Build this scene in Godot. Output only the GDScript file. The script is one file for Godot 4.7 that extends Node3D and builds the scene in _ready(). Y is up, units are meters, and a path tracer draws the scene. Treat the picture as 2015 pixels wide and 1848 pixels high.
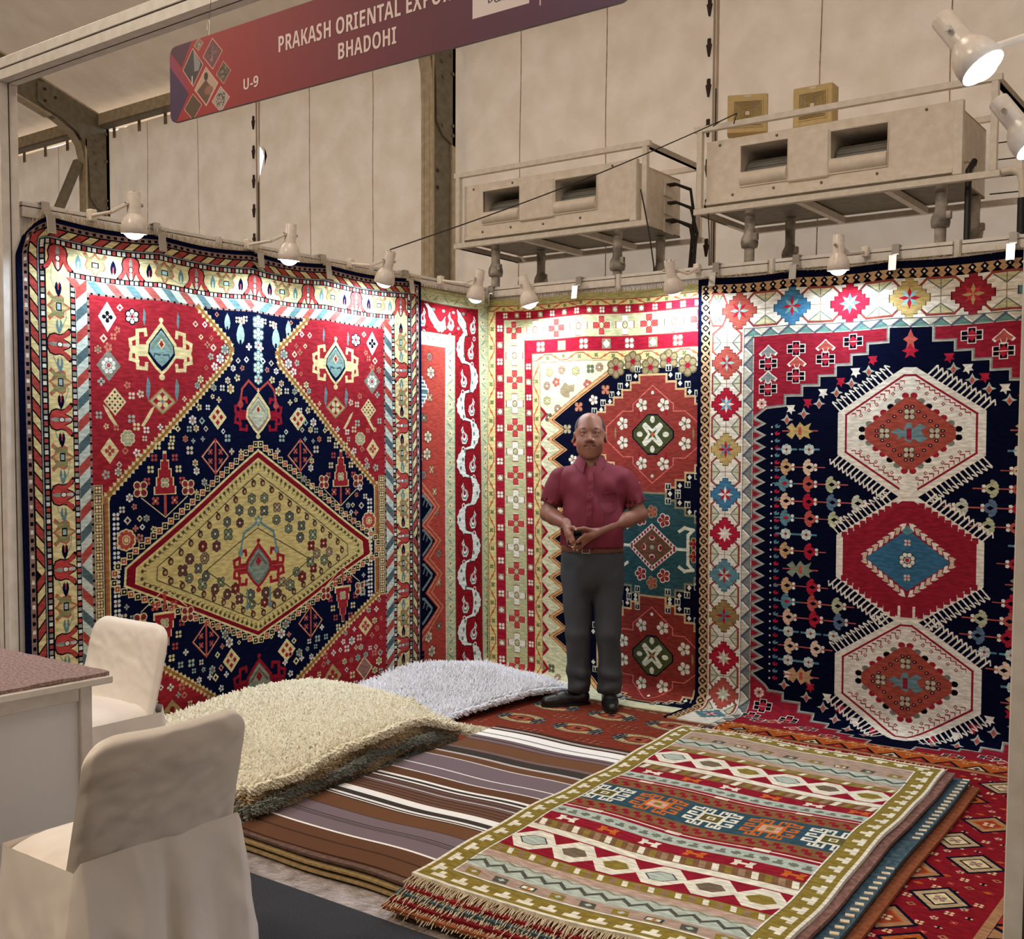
extends Node3D
# A carpet stand in a tented trade hall. Metres; the booth's inner corner is the origin: back wall along +x, left wall along +z.

const WALL_H := 2.40
const MOD_X := 0.93
const MOD_Z := 1.03
const LEFT_END := 3.06
const RIGHT_X := 3.82

var M := {}
var taken := {}
var rng := RandomNumberGenerator.new()

# ---------------------------------------------------------------- naming
func numbered(called: String) -> String:
	if not taken.has(called):
		taken[called] = 0
		return called
	taken[called] += 1
	return "%s_%03d" % [called, taken[called]]

func tag(o: Node, label := "", category := "", group := "", kind := "") -> void:
	if label: o.set_meta("label", label)
	if category: o.set_meta("category", category)
	if group: o.set_meta("group", group)
	if kind: o.set_meta("kind", kind)

func thing(called: String, label: String, category: String, at := Vector3.ZERO, turn := 0.0, group := "") -> Node3D:
	var o := Node3D.new()
	o.name = numbered(called)
	add_child(o)
	o.position = at
	o.rotation.y = turn
	tag(o, label, category, group)
	return o

func mi(called: String, mesh: Mesh, m: Material, parent: Node = null) -> MeshInstance3D:
	var o := MeshInstance3D.new()
	o.mesh = mesh
	o.material_override = m
	if parent == null:
		o.name = numbered(called)
		add_child(o, true)
	else:
		o.name = called
		parent.add_child(o, true)
	return o

func obj(called: String, s: SurfaceTool, m: Material, parent: Node = null) -> MeshInstance3D:
	s.generate_normals()
	return mi(called, s.commit(), m, parent)

func struct(called: String, s: SurfaceTool, m: Material) -> MeshInstance3D:
	var o := obj(called, s, m)
	o.set_meta("kind", "structure")
	return o

func struct_root(called: String) -> Node3D:
	var o := Node3D.new()
	o.name = numbered(called)
	add_child(o)
	o.set_meta("kind", "structure")
	return o

# ---------------------------------------------------------------- meshes
func st() -> SurfaceTool:
	var s := SurfaceTool.new()
	s.begin(Mesh.PRIMITIVE_TRIANGLES)
	return s

func tri(s: SurfaceTool, a: Vector3, b: Vector3, c: Vector3) -> void:
	s.add_vertex(a); s.add_vertex(b); s.add_vertex(c)

func quad(s: SurfaceTool, a: Vector3, b: Vector3, c: Vector3, d: Vector3) -> void:
	s.add_vertex(a); s.add_vertex(b); s.add_vertex(c)
	s.add_vertex(a); s.add_vertex(c); s.add_vertex(d)

# a box with chamfered edges
func box(s: SurfaceTool, c: Vector3, size: Vector3, bev := 0.0, bs := Basis.IDENTITY) -> void:
	s.set_smooth_group(-1)
	var h := size * 0.5
	var b := minf(bev, minf(h.x, minf(h.y, h.z)) * 0.98)
	if b <= 0.0:
		var v := []
		for i in 8:
			v.append(c + bs * Vector3(h.x if i & 1 else -h.x, h.y if i & 2 else -h.y, h.z if i & 4 else -h.z))
		for f in [[0, 2, 3, 1], [4, 5, 7, 6], [0, 4, 6, 2], [1, 3, 7, 5], [0, 1, 5, 4], [2, 6, 7, 3]]:
			quad(s, v[f[3]], v[f[2]], v[f[1]], v[f[0]])
		return
	# faces, edges and corners of a chamfered box, as the hull of 24 points
	var face := func(ax: int, sg: float) -> Array:
		var u := (ax + 1) % 3
		var w := (ax + 2) % 3
		var out := []
		for q in [[-1, -1], [1, -1], [1, 1], [-1, 1]]:
			var p := Vector3.ZERO
			p[ax] = sg * h[ax]
			p[u] = q[0] * (h[u] - b)
			p[w] = q[1] * (h[w] - b)
			out.append(c + bs * p)
		return out
	for ax in 3:
		for sg in [-1.0, 1.0]:
			var p: Array = face.call(ax, sg)
			if sg > 0: quad(s, p[3], p[2], p[1], p[0])
			else: quad(s, p[0], p[1], p[2], p[3])
	for ax in 3:
		var u := (ax + 1) % 3
		var w := (ax + 2) % 3
		for su in [-1.0, 1.0]:
			for sw in [-1.0, 1.0]:
				var e := []
				for k in 4:
					var p := Vector3.ZERO
					p[ax] = (h[ax] - b) * (-1.0 if k == 0 or k == 3 else 1.0)
					p[u] = su * (h[u] if k < 2 else h[u] - b)
					p[w] = sw * (h[w] - b if k < 2 else h[w])
					e.append(c + bs * p)
				if su * sw > 0: quad(s, e[3], e[2], e[1], e[0])
				else: quad(s, e[0], e[1], e[2], e[3])
	for sx in [-1.0, 1.0]:
		for sy in [-1.0, 1.0]:
			for sz in [-1.0, 1.0]:
				var i := h - Vector3.ONE * b
				var a := c + bs * Vector3(sx * h.x, sy * i.y, sz * i.z)
				var d := c + bs * Vector3(sx * i.x, sy * h.y, sz * i.z)
				var g := c + bs * Vector3(sx * i.x, sy * i.y, sz * h.z)
				if sx * sy * sz > 0: tri(s, a, g, d)
				else: tri(s, a, d, g)

func span(s: SurfaceTool, a: Vector3, b: Vector3, bev := 0.0) -> void:   # a box from corner to corner
	box(s, (a + b) * 0.5, (b - a).abs(), bev)

func frame_of(d: Vector3) -> Basis:
	var y := d.normalized()
	var x := y.cross(Vector3.UP if absf(y.y) < 0.95 else Vector3.RIGHT).normalized()
	return Basis(x, y, x.cross(y))

func tube(s: SurfaceTool, pts: Array, r: float, n := 8, caps := true, r_end := -1.0) -> void:
	s.set_smooth_group(0)
	var rings := []
	for i in pts.size():
		var d: Vector3 = (pts[mini(i + 1, pts.size() - 1)] - pts[maxi(i - 1, 0)])
		var f := frame_of(d)
		if i > 0:   # keep the frame from twisting
			var px: Vector3 = rings[i - 1][n]
			var x := (px - f.y * px.dot(f.y)).normalized()
			f = Basis(x, f.y, x.cross(f.y))
		var rr := r if r_end < 0 else lerpf(r, r_end, float(i) / (pts.size() - 1))
		var ring := []
		for k in n:
			var a := TAU * k / n
			ring.append(pts[i] + f.x * cos(a) * rr + f.z * sin(a) * rr)
		ring.append(f.x)
		rings.append(ring)
	for i in pts.size() - 1:
		for k in n:
			var k2 := (k + 1) % n
			quad(s, rings[i][k], rings[i][k2], rings[i + 1][k2], rings[i + 1][k])
	if caps:
		s.set_smooth_group(-1)
		for k in n:
			var k2 := (k + 1) % n
			tri(s, pts[0], rings[0][k2], rings[0][k])
			tri(s, pts[-1], rings[-1][k], rings[-1][k2])

func bar(s: SurfaceTool, a: Vector3, b: Vector3, w: float, h: float, bev := 0.0, up := Vector3.UP) -> void:   # a square bar from a to b
	var y := (b - a).normalized()
	var x := y.cross(up)
	if x.length() < 0.01: x = y.cross(Vector3.RIGHT)
	x = x.normalized()
	box(s, (a + b) * 0.5, Vector3(w, (b - a).length(), h), bev, Basis(x, y, x.cross(y)))

# profile: [radius, height, new_smooth_group?]; a surface of revolution about the local y axis
func lathe(s: SurfaceTool, prof: Array, n: int, xf := Transform3D.IDENTITY, squash := 1.0) -> void:
	var g := 1
	for i in prof.size() - 1:
		if prof[i].size() > 2: g += 1
		s.set_smooth_group(g)
		for k in n:
			var a0 := TAU * k / n
			var a1 := TAU * (k + 1) / n
			var p0: Array = prof[i]
			var p1: Array = prof[i + 1]
			var a := xf * Vector3(p0[0] * cos(a0), p0[1], p0[0] * sin(a0) * squash)
			var b := xf * Vector3(p0[0] * cos(a1), p0[1], p0[0] * sin(a1) * squash)
			var c := xf * Vector3(p1[0] * cos(a1), p1[1], p1[0] * sin(a1) * squash)
			var d := xf * Vector3(p1[0] * cos(a0), p1[1], p1[0] * sin(a0) * squash)
			if p0[0] < 1e-6: tri(s, a, c, d)
			elif p1[0] < 1e-6: tri(s, a, b, c)
			else: quad(s, a, b, c, d)

# a prism: outline in the plane of axes u, v through o, pushed along w
func prism(s: SurfaceTool, o: Vector3, u: Vector3, v: Vector3, w: Vector3, pts: Array) -> void:
	s.set_smooth_group(-1)
	var pv := PackedVector2Array(pts)
	var idx := Geometry2D.triangulate_polygon(pv)
	var flip := (u.cross(v)).dot(w) > 0
	for i in range(0, idx.size(), 3):
		var a := o + u * pv[idx[i]].x + v * pv[idx[i]].y
		var b := o + u * pv[idx[i + 1]].x + v * pv[idx[i + 1]].y
		var c := o + u * pv[idx[i + 2]].x + v * pv[idx[i + 2]].y
		tri(s, a, b, c)
		tri(s, a + w, c + w, b + w)
	for i in pv.size():
		var p := pv[i]
		var q := pv[(i + 1) % pv.size()]
		var a := o + u * p.x + v * p.y
		var b := o + u * q.x + v * q.y
		if flip: quad(s, a, b, b + w, a + w)
		else: quad(s, b, a, a + w, b + w)

# a sheet with thickness. f(u, v) -> Vector3 for u, v in 0..1; uv2 in metres of the given size
func sheet(nu: int, nv: int, f: Callable, thick: float, size: Vector2, closed := true) -> ArrayMesh:
	var top := PackedVector3Array(); var nrm := PackedVector3Array(); var uv := PackedVector2Array(); var uv2 := PackedVector2Array(); var idx := PackedInt32Array()
	var w := nu + 1
	for j in nv + 1:
		for i in nu + 1:
			var u := float(i) / nu
			var v := float(j) / nv
			top.append(f.call(u, v))
			uv.append(Vector2(u, v))
			uv2.append(Vector2(u * size.x, v * size.y))
	for j in nv + 1:
		for i in nu + 1:
			var dx := top[j * w + mini(i + 1, nu)] - top[j * w + maxi(i - 1, 0)]
			var dy := top[mini(j + 1, nv) * w + i] - top[maxi(j - 1, 0) * w + i]
			nrm.append(dy.cross(dx).normalized())
	for j in nv:
		for i in nu:
			var a := j * w + i
			idx.append_array([a, a + 1, a + w + 1, a, a + w + 1, a + w])
	if closed:
		var base := top.size()
		for k in base:
			top.append(top[k] - nrm[k] * thick)
			nrm.append(-nrm[k])
			uv.append(uv[k]); uv2.append(uv2[k])
		for j in nv:
			for i in nu:
				var a := base + j * w + i
				idx.append_array([a, a + w + 1, a + 1, a, a + w, a + w + 1])
		var rim := []
		for i in nu: rim.append([i, i + 1])
		for j in nv: rim.append([j * w + nu, (j + 1) * w + nu])
		for i in nu: rim.append([nv * w + nu - i, nv * w + nu - i - 1])
		for j in nv: rim.append([(nv - j) * w, (nv - j - 1) * w])
		for e in rim:
			var p0: Vector3 = top[e[0]]; var p1: Vector3 = top[e[1]]; var q1: Vector3 = top[base + e[1]]; var q0: Vector3 = top[base + e[0]]
			var nn := (p1 - p0).cross(q0 - p0).normalized()
			var b2 := top.size()
			for q in [[p0, e[0]], [p1, e[1]], [q1, e[1]], [q0, e[0]]]:
				top.append(q[0]); nrm.append(nn)
				var uu: Vector2 = uv[q[1]]
				uv.append(uu.clamp(Vector2(0.004, 0.004), Vector2(0.996, 0.996))); uv2.append(uv2[q[1]])
			idx.append_array([b2, b2 + 2, b2 + 1, b2, b2 + 3, b2 + 2])
	var arr := []
	arr.resize(Mesh.ARRAY_MAX)
	arr[Mesh.ARRAY_VERTEX] = top; arr[Mesh.ARRAY_NORMAL] = nrm; arr[Mesh.ARRAY_TEX_UV] = uv; arr[Mesh.ARRAY_TEX_UV2] = uv2; arr[Mesh.ARRAY_INDEX] = idx
	var m := ArrayMesh.new()
	m.add_surface_from_arrays(Mesh.PRIMITIVE_TRIANGLES, arr)
	return m

# ---------------------------------------------------------------- materials
func rgb(r: int, g: int, b: int) -> Color:
	return Color8(r, g, b)

func mat(c: Color, rough := 0.6, metal := 0.0) -> StandardMaterial3D:
	var m := StandardMaterial3D.new()
	m.albedo_color = c
	m.roughness = rough
	m.metallic = metal
	return m

func noise_tex(size: int, freq: float, lo: Color, hi: Color, kind := FastNoiseLite.TYPE_SIMPLEX_SMOOTH, octaves := 3, seed_ := 1, mid := 0.5) -> NoiseTexture2D:
	var n := FastNoiseLite.new()
	n.noise_type = kind
	n.frequency = freq
	n.fractal_octaves = octaves
	n.seed = seed_
	var t := NoiseTexture2D.new()
	t.width = size; t.height = size
	t.seamless = true
	t.noise = n
	var g := Gradient.new()
	g.set_color(0, lo); g.set_color(1, hi)
	g.set_offset(0, maxf(0.0, mid - 0.35)); g.set_offset(1, minf(1.0, mid + 0.35))
	t.color_ramp = g
	return t

func noise_normal(size: int, freq: float, strength: float, kind := FastNoiseLite.TYPE_SIMPLEX_SMOOTH, octaves := 3, seed_ := 2) -> NoiseTexture2D:
	var n := FastNoiseLite.new()
	n.noise_type = kind
	n.frequency = freq
	n.fractal_octaves = octaves
	n.seed = seed_
	var t := NoiseTexture2D.new()
	t.width = size; t.height = size
	t.seamless = true
	t.noise = n
	t.as_normal_map = true
	t.bump_strength = strength
	return t

# world-mapped grain on a plain colour
func grain(m: StandardMaterial3D, albedo: Texture2D, normal: Texture2D, scale: float, ns := 0.6, world := true) -> StandardMaterial3D:
	m.uv1_triplanar = true
	m.uv1_world_triplanar = world
	m.uv1_scale = Vector3.ONE * scale
	if albedo: m.albedo_texture = albedo
	if normal:
		m.normal_enabled = true
		m.normal_texture = normal
		m.normal_scale = ns
	return m

func rug_mat(im: Image) -> StandardMaterial3D:
	var m := mat(Color.WHITE, 0.95)
	m.albedo_texture = ImageTexture.create_from_image(im)
	m.metallic_specular = 0.06
	m.normal_enabled = true
	m.normal_texture = M.pile_normal
	m.normal_scale = 0.30
	m.detail_enabled = true
	m.detail_blend_mode = BaseMaterial3D.BLEND_MODE_MUL
	m.detail_uv_layer = BaseMaterial3D.DETAIL_UV_2
	m.detail_albedo = M.abrash
	m.uv2_scale = Vector3(0.9, 3.4, 1)
	return m

func make_materials() -> void:
	M.pile_normal = noise_normal(2048, 0.30, 6.0, FastNoiseLite.TYPE_SIMPLEX_SMOOTH, 2, 5)
	M.abrash = noise_tex(512, 0.035, Color(0.80, 0.80, 0.80), Color(1, 1, 1), FastNoiseLite.TYPE_SIMPLEX_SMOOTH, 6, 9)
	var cloth_n := noise_normal(512, 0.06, 5.0, FastNoiseLite.TYPE_SIMPLEX_SMOOTH, 4, 11)
	var fine_n := noise_normal(512, 0.3, 4.0, FastNoiseLite.TYPE_SIMPLEX_SMOOTH, 2, 12)
	var blot := noise_tex(512, 0.012, Color(0.86, 0.84, 0.80), Color(1, 1, 1), FastNoiseLite.TYPE_SIMPLEX_SMOOTH, 5, 13)
	var grime := noise_tex(512, 0.02, Color(0.72, 0.69, 0.64), Color(1, 1, 1), FastNoiseLite.TYPE_SIMPLEX_SMOOTH, 6, 14, 0.42)
	M.fine_n = fine_n
	M.cloth_n = cloth_n
	var faint := noise_tex(512, 0.012, Color(0.94, 0.93, 0.91), Color(1, 1, 1), FastNoiseLite.TYPE_SIMPLEX_SMOOTH, 5, 15)
	M.canvas = grain(mat(rgb(206, 188, 166), 0.75), faint, cloth_n, 0.5, 0.25)
	for q in [M.canvas]:
		q.backlight_enabled = true
		q.backlight = Color(0.64, 0.62, 0.60)
	M.seam = grain(mat(rgb(190, 168, 140), 0.8), grime, null, 0.9)
	M.seam.backlight_enabled = true
	M.seam.backlight = Color(0.55, 0.53, 0.5)
	M.roof = grain(mat(rgb(196, 174, 148), 0.8), faint, cloth_n, 0.4, 0.2)
	M.roof.backlight_enabled = true
	M.roof.backlight = Color(0.50, 0.46, 0.42)
	M.steel = grain(mat(rgb(134, 128, 112), 0.6, 0.1), blot, null, 1.6)
	M.steel_light = grain(mat(rgb(206, 192, 166), 0.55), blot, null, 1.6)
	M.alu = grain(mat(rgb(228, 223, 216), 0.4, 0.1), faint, null, 2.0)
	M.alu_dark = mat(rgb(60, 48, 44), 0.6)
	M.panel = grain(mat(rgb(224, 223, 222), 0.5), null, fine_n, 3.0, 0.05)
	M.white_paint = grain(mat(rgb(236, 228, 217), 0.45), faint, null, 2.6)
	M.unit = grain(mat(rgb(240, 230, 217), 0.55), faint, null, 1.8)
	M.unit_side = M.unit
	M.black = mat(rgb(14, 14, 15), 0.5)
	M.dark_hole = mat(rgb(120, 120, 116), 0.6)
	M.cable = mat(rgb(36, 28, 24), 0.6)
	M.rusty = grain(mat(rgb(70, 52, 44), 0.8), grime, null, 4.0)
	M.chrome = mat(rgb(214, 214, 212), 0.22, 1.0)
	M.lamp_body = grain(mat(rgb(234, 225, 216), 0.28), faint, null, 6.0)
	M.speaker = grain(mat(rgb(216, 192, 136), 0.6), faint, null, 3.0)
	M.speaker_dark = mat(rgb(128, 108, 70), 0.8)
	M.cover = grain(mat(rgb(228, 219, 208), 0.85), null, M.fine_n, 6.0, 0.12, false)
	M.cover.rim_enabled = true
	M.cover.rim = 0.2
	M.aisle = grain(mat(rgb(58, 60, 66), 0.95), noise_tex(512, 0.25, Color(0.6, 0.6, 0.6), Color(1, 1, 1), FastNoiseLite.TYPE_SIMPLEX_SMOOTH, 3, 21), fine_n, 1.5, 0.8)
	M.hall_floor = grain(mat(rgb(120, 112, 102), 0.8), grime, null, 0.6)
	M.yarn = grain(mat(rgb(222, 204, 172), 0.95), blot, null, 4.0)
	M.film = grain(mat(rgb(176, 164, 158), 0.35), grime, cloth_n, 1.4, 0.5)
	M.nail = mat(rgb(196, 150, 130), 0.35)
	M.hair = grain(mat(rgb(44, 38, 36), 0.8), null, fine_n, 20.0, 0.5, false)
	M.yarn_dark = grain(mat(rgb(168, 148, 116), 0.95), blot, null, 4.0)

# ---------------------------------------------------------------- dyed patterns
# paints woven motifs into an Image; coordinates in metres from the rug's upper left corner
class Loom:
	var im: Image
	var k: float
	var m := Transform2D.IDENTITY
	var w: int
	var h: int
	func _init(size: Vector2, ppm: float, c: Color) -> void:
		k = ppm
		w = int(size.x * ppm); h = int(size.y * ppm)
		im = Image.create(w, h, false, Image.FORMAT_RGBA8)
		im.fill(c)
	func at(x: float, y: float, turn := 0.0, sx := 1.0, sy := 1.0) -> void:
		m = Transform2D(turn, Vector2(sx, sy), 0.0, Vector2(x, y))
	func home() -> void:
		m = Transform2D.IDENTITY
	func rect(x0: float, y0: float, x1: float, y1: float, c: Color) -> void:
		var a := int(round(x0 * k)); var b := int(round(y0 * k))
		var e := int(round(x1 * k)); var f := int(round(y1 * k))
		im.fill_rect(Rect2i(a, b, maxi(e - a, 1), maxi(f - b, 1)), c)
	func poly(pts: Array, c: Color) -> void:
		var n := pts.size()
		var xs := PackedFloat32Array(); var ys := PackedFloat32Array()
		xs.resize(n); ys.resize(n)
		var lo := 1e9; var hi := -1e9
		for i in n:
			var q: Vector2 = m * (pts[i] as Vector2)
			xs[i] = q.x * k; ys[i] = q.y * k
			lo = minf(lo, ys[i]); hi = maxf(hi, ys[i])
		var y0 := maxi(int(floor(lo)), 0)
		var y1 := mini(int(ceil(hi)), h - 1)
		for y in range(y0, y1 + 1):
			var yy := y + 0.5
			var hits := PackedFloat32Array()
			var j := n - 1
			for i in n:
				if (ys[i] <= yy) != (ys[j] <= yy):
					hits.append(xs[i] + (yy - ys[i]) / (ys[j] - ys[i]) * (xs[j] - xs[i]))
				j = i
			if hits.size() > 2: hits.sort()
			elif hits.size() == 2 and hits[0] > hits[1]: hits = PackedFloat32Array([hits[1], hits[0]])
			for q in range(0, hits.size() - 1, 2):
				var a := int(round(hits[q])); var b := int(round(hits[q + 1]))
				if b > a: im.fill_rect(Rect2i(a, y, b - a, 1), c)
	func ell(x: float, y: float, rx: float, ry: float, c: Color, n := 0) -> void:
		var q := []
		if n == 0: n = clampi(int(maxf(rx, ry) * k * 1.2), 6, 20)
		for i in n:
			q.append(Vector2(x + rx * cos(TAU * i / n), y + ry * sin(TAU * i / n)))
		poly(q, c)
	func line(a: Vector2, b: Vector2, t: float, c: Color) -> void:
		var d := (b - a).normalized() * t * 0.5
		var e := Vector2(-d.y, d.x)
		poly([a - d + e, b + d + e, b + d - e, a - d - e], c)
	func path(pts: Array, t: float, c: Color, closed := false) -> void:
		for i in pts.size() - (0 if closed else 1):
			line(pts[i], pts[(i + 1) % pts.size()], t, c)
	func dia(x: float, y: float, rx: float, ry: float, c: Color) -> void:
		poly([Vector2(x, y - ry), Vector2(x + rx, y), Vector2(x, y + ry), Vector2(x - rx, y)], c)
	func scaled(pts: Array, x: float, y: float, s: float, sy := 0.0) -> Array:
		var o := []
		for p in pts: o.append(Vector2(x + p.x * s, y + p.y * (sy if sy != 0.0 else s)))
		return o
	func outlined(pts: Array, c: Color, o: Color, t: float) -> void:
		poly(pts, c)
		path(pts, t, o, true)
	# ---- motifs
	func flower(x: float, y: float, r: float, n: int, pc: Color, cc: Color, oc := Color(0, 0, 0, 0)) -> void:
		var pr := 0.40 if n < 5 else (0.36 if n == 5 else 0.31 if n == 6 else 0.25)
		for pass_ in 2:
			if pass_ == 0 and oc.a == 0: continue
			for i in n:
				var a := TAU * (i + 0.5) / n
				var g := r * 0.16 if pass_ == 0 else 0.0
				ell(x + cos(a) * r * 0.66, y + sin(a) * r * 0.66, r * pr + g, r * pr + g, oc if pass_ == 0 else pc, 8)
		ell(x, y, r * 0.35, r * 0.35, pc, 8)
		ell(x, y, r * 0.27, r * 0.27, cc, 6)
	func quad_flower(x: float, y: float, r: float, pc: Color, cc: Color) -> void:
		for q in [Vector2(-1, -1), Vector2(1, -1), Vector2(1, 1), Vector2(-1, 1)]:
			ell(x + q.x * r * 0.5, y + q.y * r * 0.5, r * 0.46, r * 0.46, pc, 6)
		dia(x, y, r * 0.3, r * 0.3, cc)
	func cross_flower(x: float, y: float, r: float, pc: Color, cc: Color) -> void:
		for q in [Vector2(0, -1), Vector2(1, 0), Vector2(0, 1), Vector2(-1, 0)]:
			ell(x + q.x * r * 0.6, y + q.y * r * 0.6, r * 0.36, r * 0.36, pc, 6)
		ell(x, y, r * 0.42, r * 0.42, pc, 6)
		dia(x, y, r * 0.25, r * 0.25, cc)
	func stepped(x: float, y: float, rx: float, ry: float, n: int, c: Color) -> void:
		for i in n:
			var f := (i + 0.5) / n
			var hw := rx * (1.0 - f)
			poly([Vector2(x - hw - rx / n * 0.5, y - ry * (i + 1.0) / n), Vector2(x + hw + rx / n * 0.5, y - ry * (i + 1.0) / n), Vector2(x + hw + rx / n * 0.5, y + ry * (i + 1.0) / n), Vector2(x - hw - rx / n * 0.5, y + ry * (i + 1.0) / n)], c)
	func star(x: float, y: float, r: float, a: Color, b: Color) -> void:
		for i in 8:
			var t0 := TAU * i / 8.0 - TAU / 16
			poly([Vector2(x, y), Vector2(x + cos(t0) * r * 0.5, y + sin(t0) * r * 0.5), Vector2(x + cos(t0 + TAU / 16) * r, y + sin(t0 + TAU / 16) * r), Vector2(x + cos(t0 + TAU / 8) * r * 0.5, y + sin(t0 + TAU / 8) * r * 0.5)], a if i % 2 == 0 else b)

func v2(a: Array) -> Array:
	var o := []
	for i in range(0, a.size(), 2): o.append(Vector2(a[i], a[i + 1]))
	return o

# slanted bars along a band; dir 0 runs along x, 1 along y
func slants(p: Loom, dir: int, a0: float, a1: float, b0: float, b1: float, pitch: float, lean: float, cols: Array, gap: float, mid: float) -> void:
	var n := int((a1 - a0) / pitch)
	for i in n:
		var s := a0 + (i + 0.5) * (a1 - a0) / n
		var l := lean if s < mid else -lean
		var h := pitch * 0.5 - gap
		var q := [Vector2(s - h + l, b0), Vector2(s + h + l, b0), Vector2(s + h - l, b1), Vector2(s - h - l, b1)]
		if dir == 1:
			for j in 4: q[j] = Vector2(q[j].y, q[j].x)
		p.poly(q, cols[i % cols.size()])

func checks(p: Loom, dir: int, a0: float, a1: float, b0: float, b1: float, pitch: float, sq: float, cols: Array) -> void:
	var n := int((a1 - a0) / pitch)
	for i in n:
		var s := a0 + (i + 0.5) * (a1 - a0) / n
		var bm := (b0 + b1) * 0.5
		if dir == 0: p.rect(s - sq * 0.5, bm - sq * 0.5, s + sq * 0.5, bm + sq * 0.5, cols[i % cols.size()])
		else: p.rect(bm - sq * 0.5, s - sq * 0.5, bm + sq * 0.5, s + sq * 0.5, cols[i % cols.size()])

const TULIP := [-.46, -.52, -.2, -.64, .2, -.64, .46, -.52, .56, -.25, .50, 0, .56, .2, .86, .5, .80, .66, .5, .52, .30, .2, .16, .5, 0, .66, -.16, .5, -.30, .2, -.5, .52, -.80, .66, -.86, .5, -.56, .2, -.50, 0, -.56, -.25]
const LILY := [-.75, -.6, -.55, -.72, -.35, -.42, -.15, -.55, 0, -.78, .15, -.55, .35, -.42, .55, -.72, .75, -.6, .5, -.28, .64, .1, .5, .35, .25, .35, 0, .82, -.25, .35, -.5, .35, -.64, .1, -.5, -.28]
const BUD := [0, -1, .35, -.5, .5, 0, .42, .5, .15, .8, .1, .4, -.1, .4, -.15, .8, -.42, .5, -.5, 0, -.35, -.5]
const SPADE := [0, -1.0, .2, -.78, .66, -.24, .72, .18, .48, .5, .26, .76, 0, .98, -.26, .76, -.48, .5, -.72, .18, -.66, -.24, -.2, -.78]

func hooks(p: Loom, x: float, y: float, s: float, c: Color, t: float) -> void:
	for sg in [-1.0, 1.0]:
		var P := func(a: Array) -> Array:
			var o := []
			for i in range(0, a.size(), 2): o.append(Vector2(x + sg * a[i] * s, y + a[i + 1] * s))
			return o
		p.path(P.call([.6, -.1, 1.25, -.1, 1.25, -.78, .85, -.84, .82, -.62]), t, c)
		p.path(P.call([.6, .28, 1.3, .28, 1.25, .88, .82, .92, .8, .7]), t, c)
		p.path(P.call([.6, -.02, 1.55, -.02]), t, c)
		p.path(P.call([.6, .16, 1.55, .16]), t, c)
		p.path(P.call([1.25, -.5, 1.62, -.36, 1.6, -.1]), t, c)
		p.path(P.call([1.25, .6, 1.62, .5, 1.6, .26]), t, c)

func vase(p: Loom, x: float, y: float, s: float, hook: Color, rim: Color, body: Color, dark: Color, heart: Color) -> void:
	hooks(p, x, y, s, hook, s * 0.17)
	p.poly(p.scaled(v2(SPADE), x, y, s * 1.22), rim)
	p.poly(p.scaled(v2(SPADE), x, y + s * .04, s), dark)
	p.poly(p.scaled(v2(SPADE), x, y - s * .02, s * .9, s * .84), body)
	p.path([Vector2(x - s * .5, y - s * .05), Vector2(x, y - s * .62), Vector2(x + s * .5, y - s * .05)], s * .14, rim.lerp(body, .75).darkened(.2))
	p.dia(x, y - s * .22, s * .2, s * .26, rim)
	p.dia(x, y - s * .22, s * .12, s * .17, heart)
	for sg in [-1.0, 1.0]:
		p.path([Vector2(x + sg * s * .1, y + s * .28), Vector2(x + sg * s * .36, y + s * .22), Vector2(x + sg * s * .42, y + s * .4)], s * .07, dark.lerp(body, .5))
	p.ell(x, y + s * 1.28, s * .16, s * .14, rim)
	p.ell(x, y - s * 1.3, s * .12, s * .12, rim)

func far_from(q: Vector2, spots: Array) -> bool:
	for s in spots:
		if q.distance_to(Vector2(s[0], s[1])) < s[2]: return false
	return true

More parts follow.
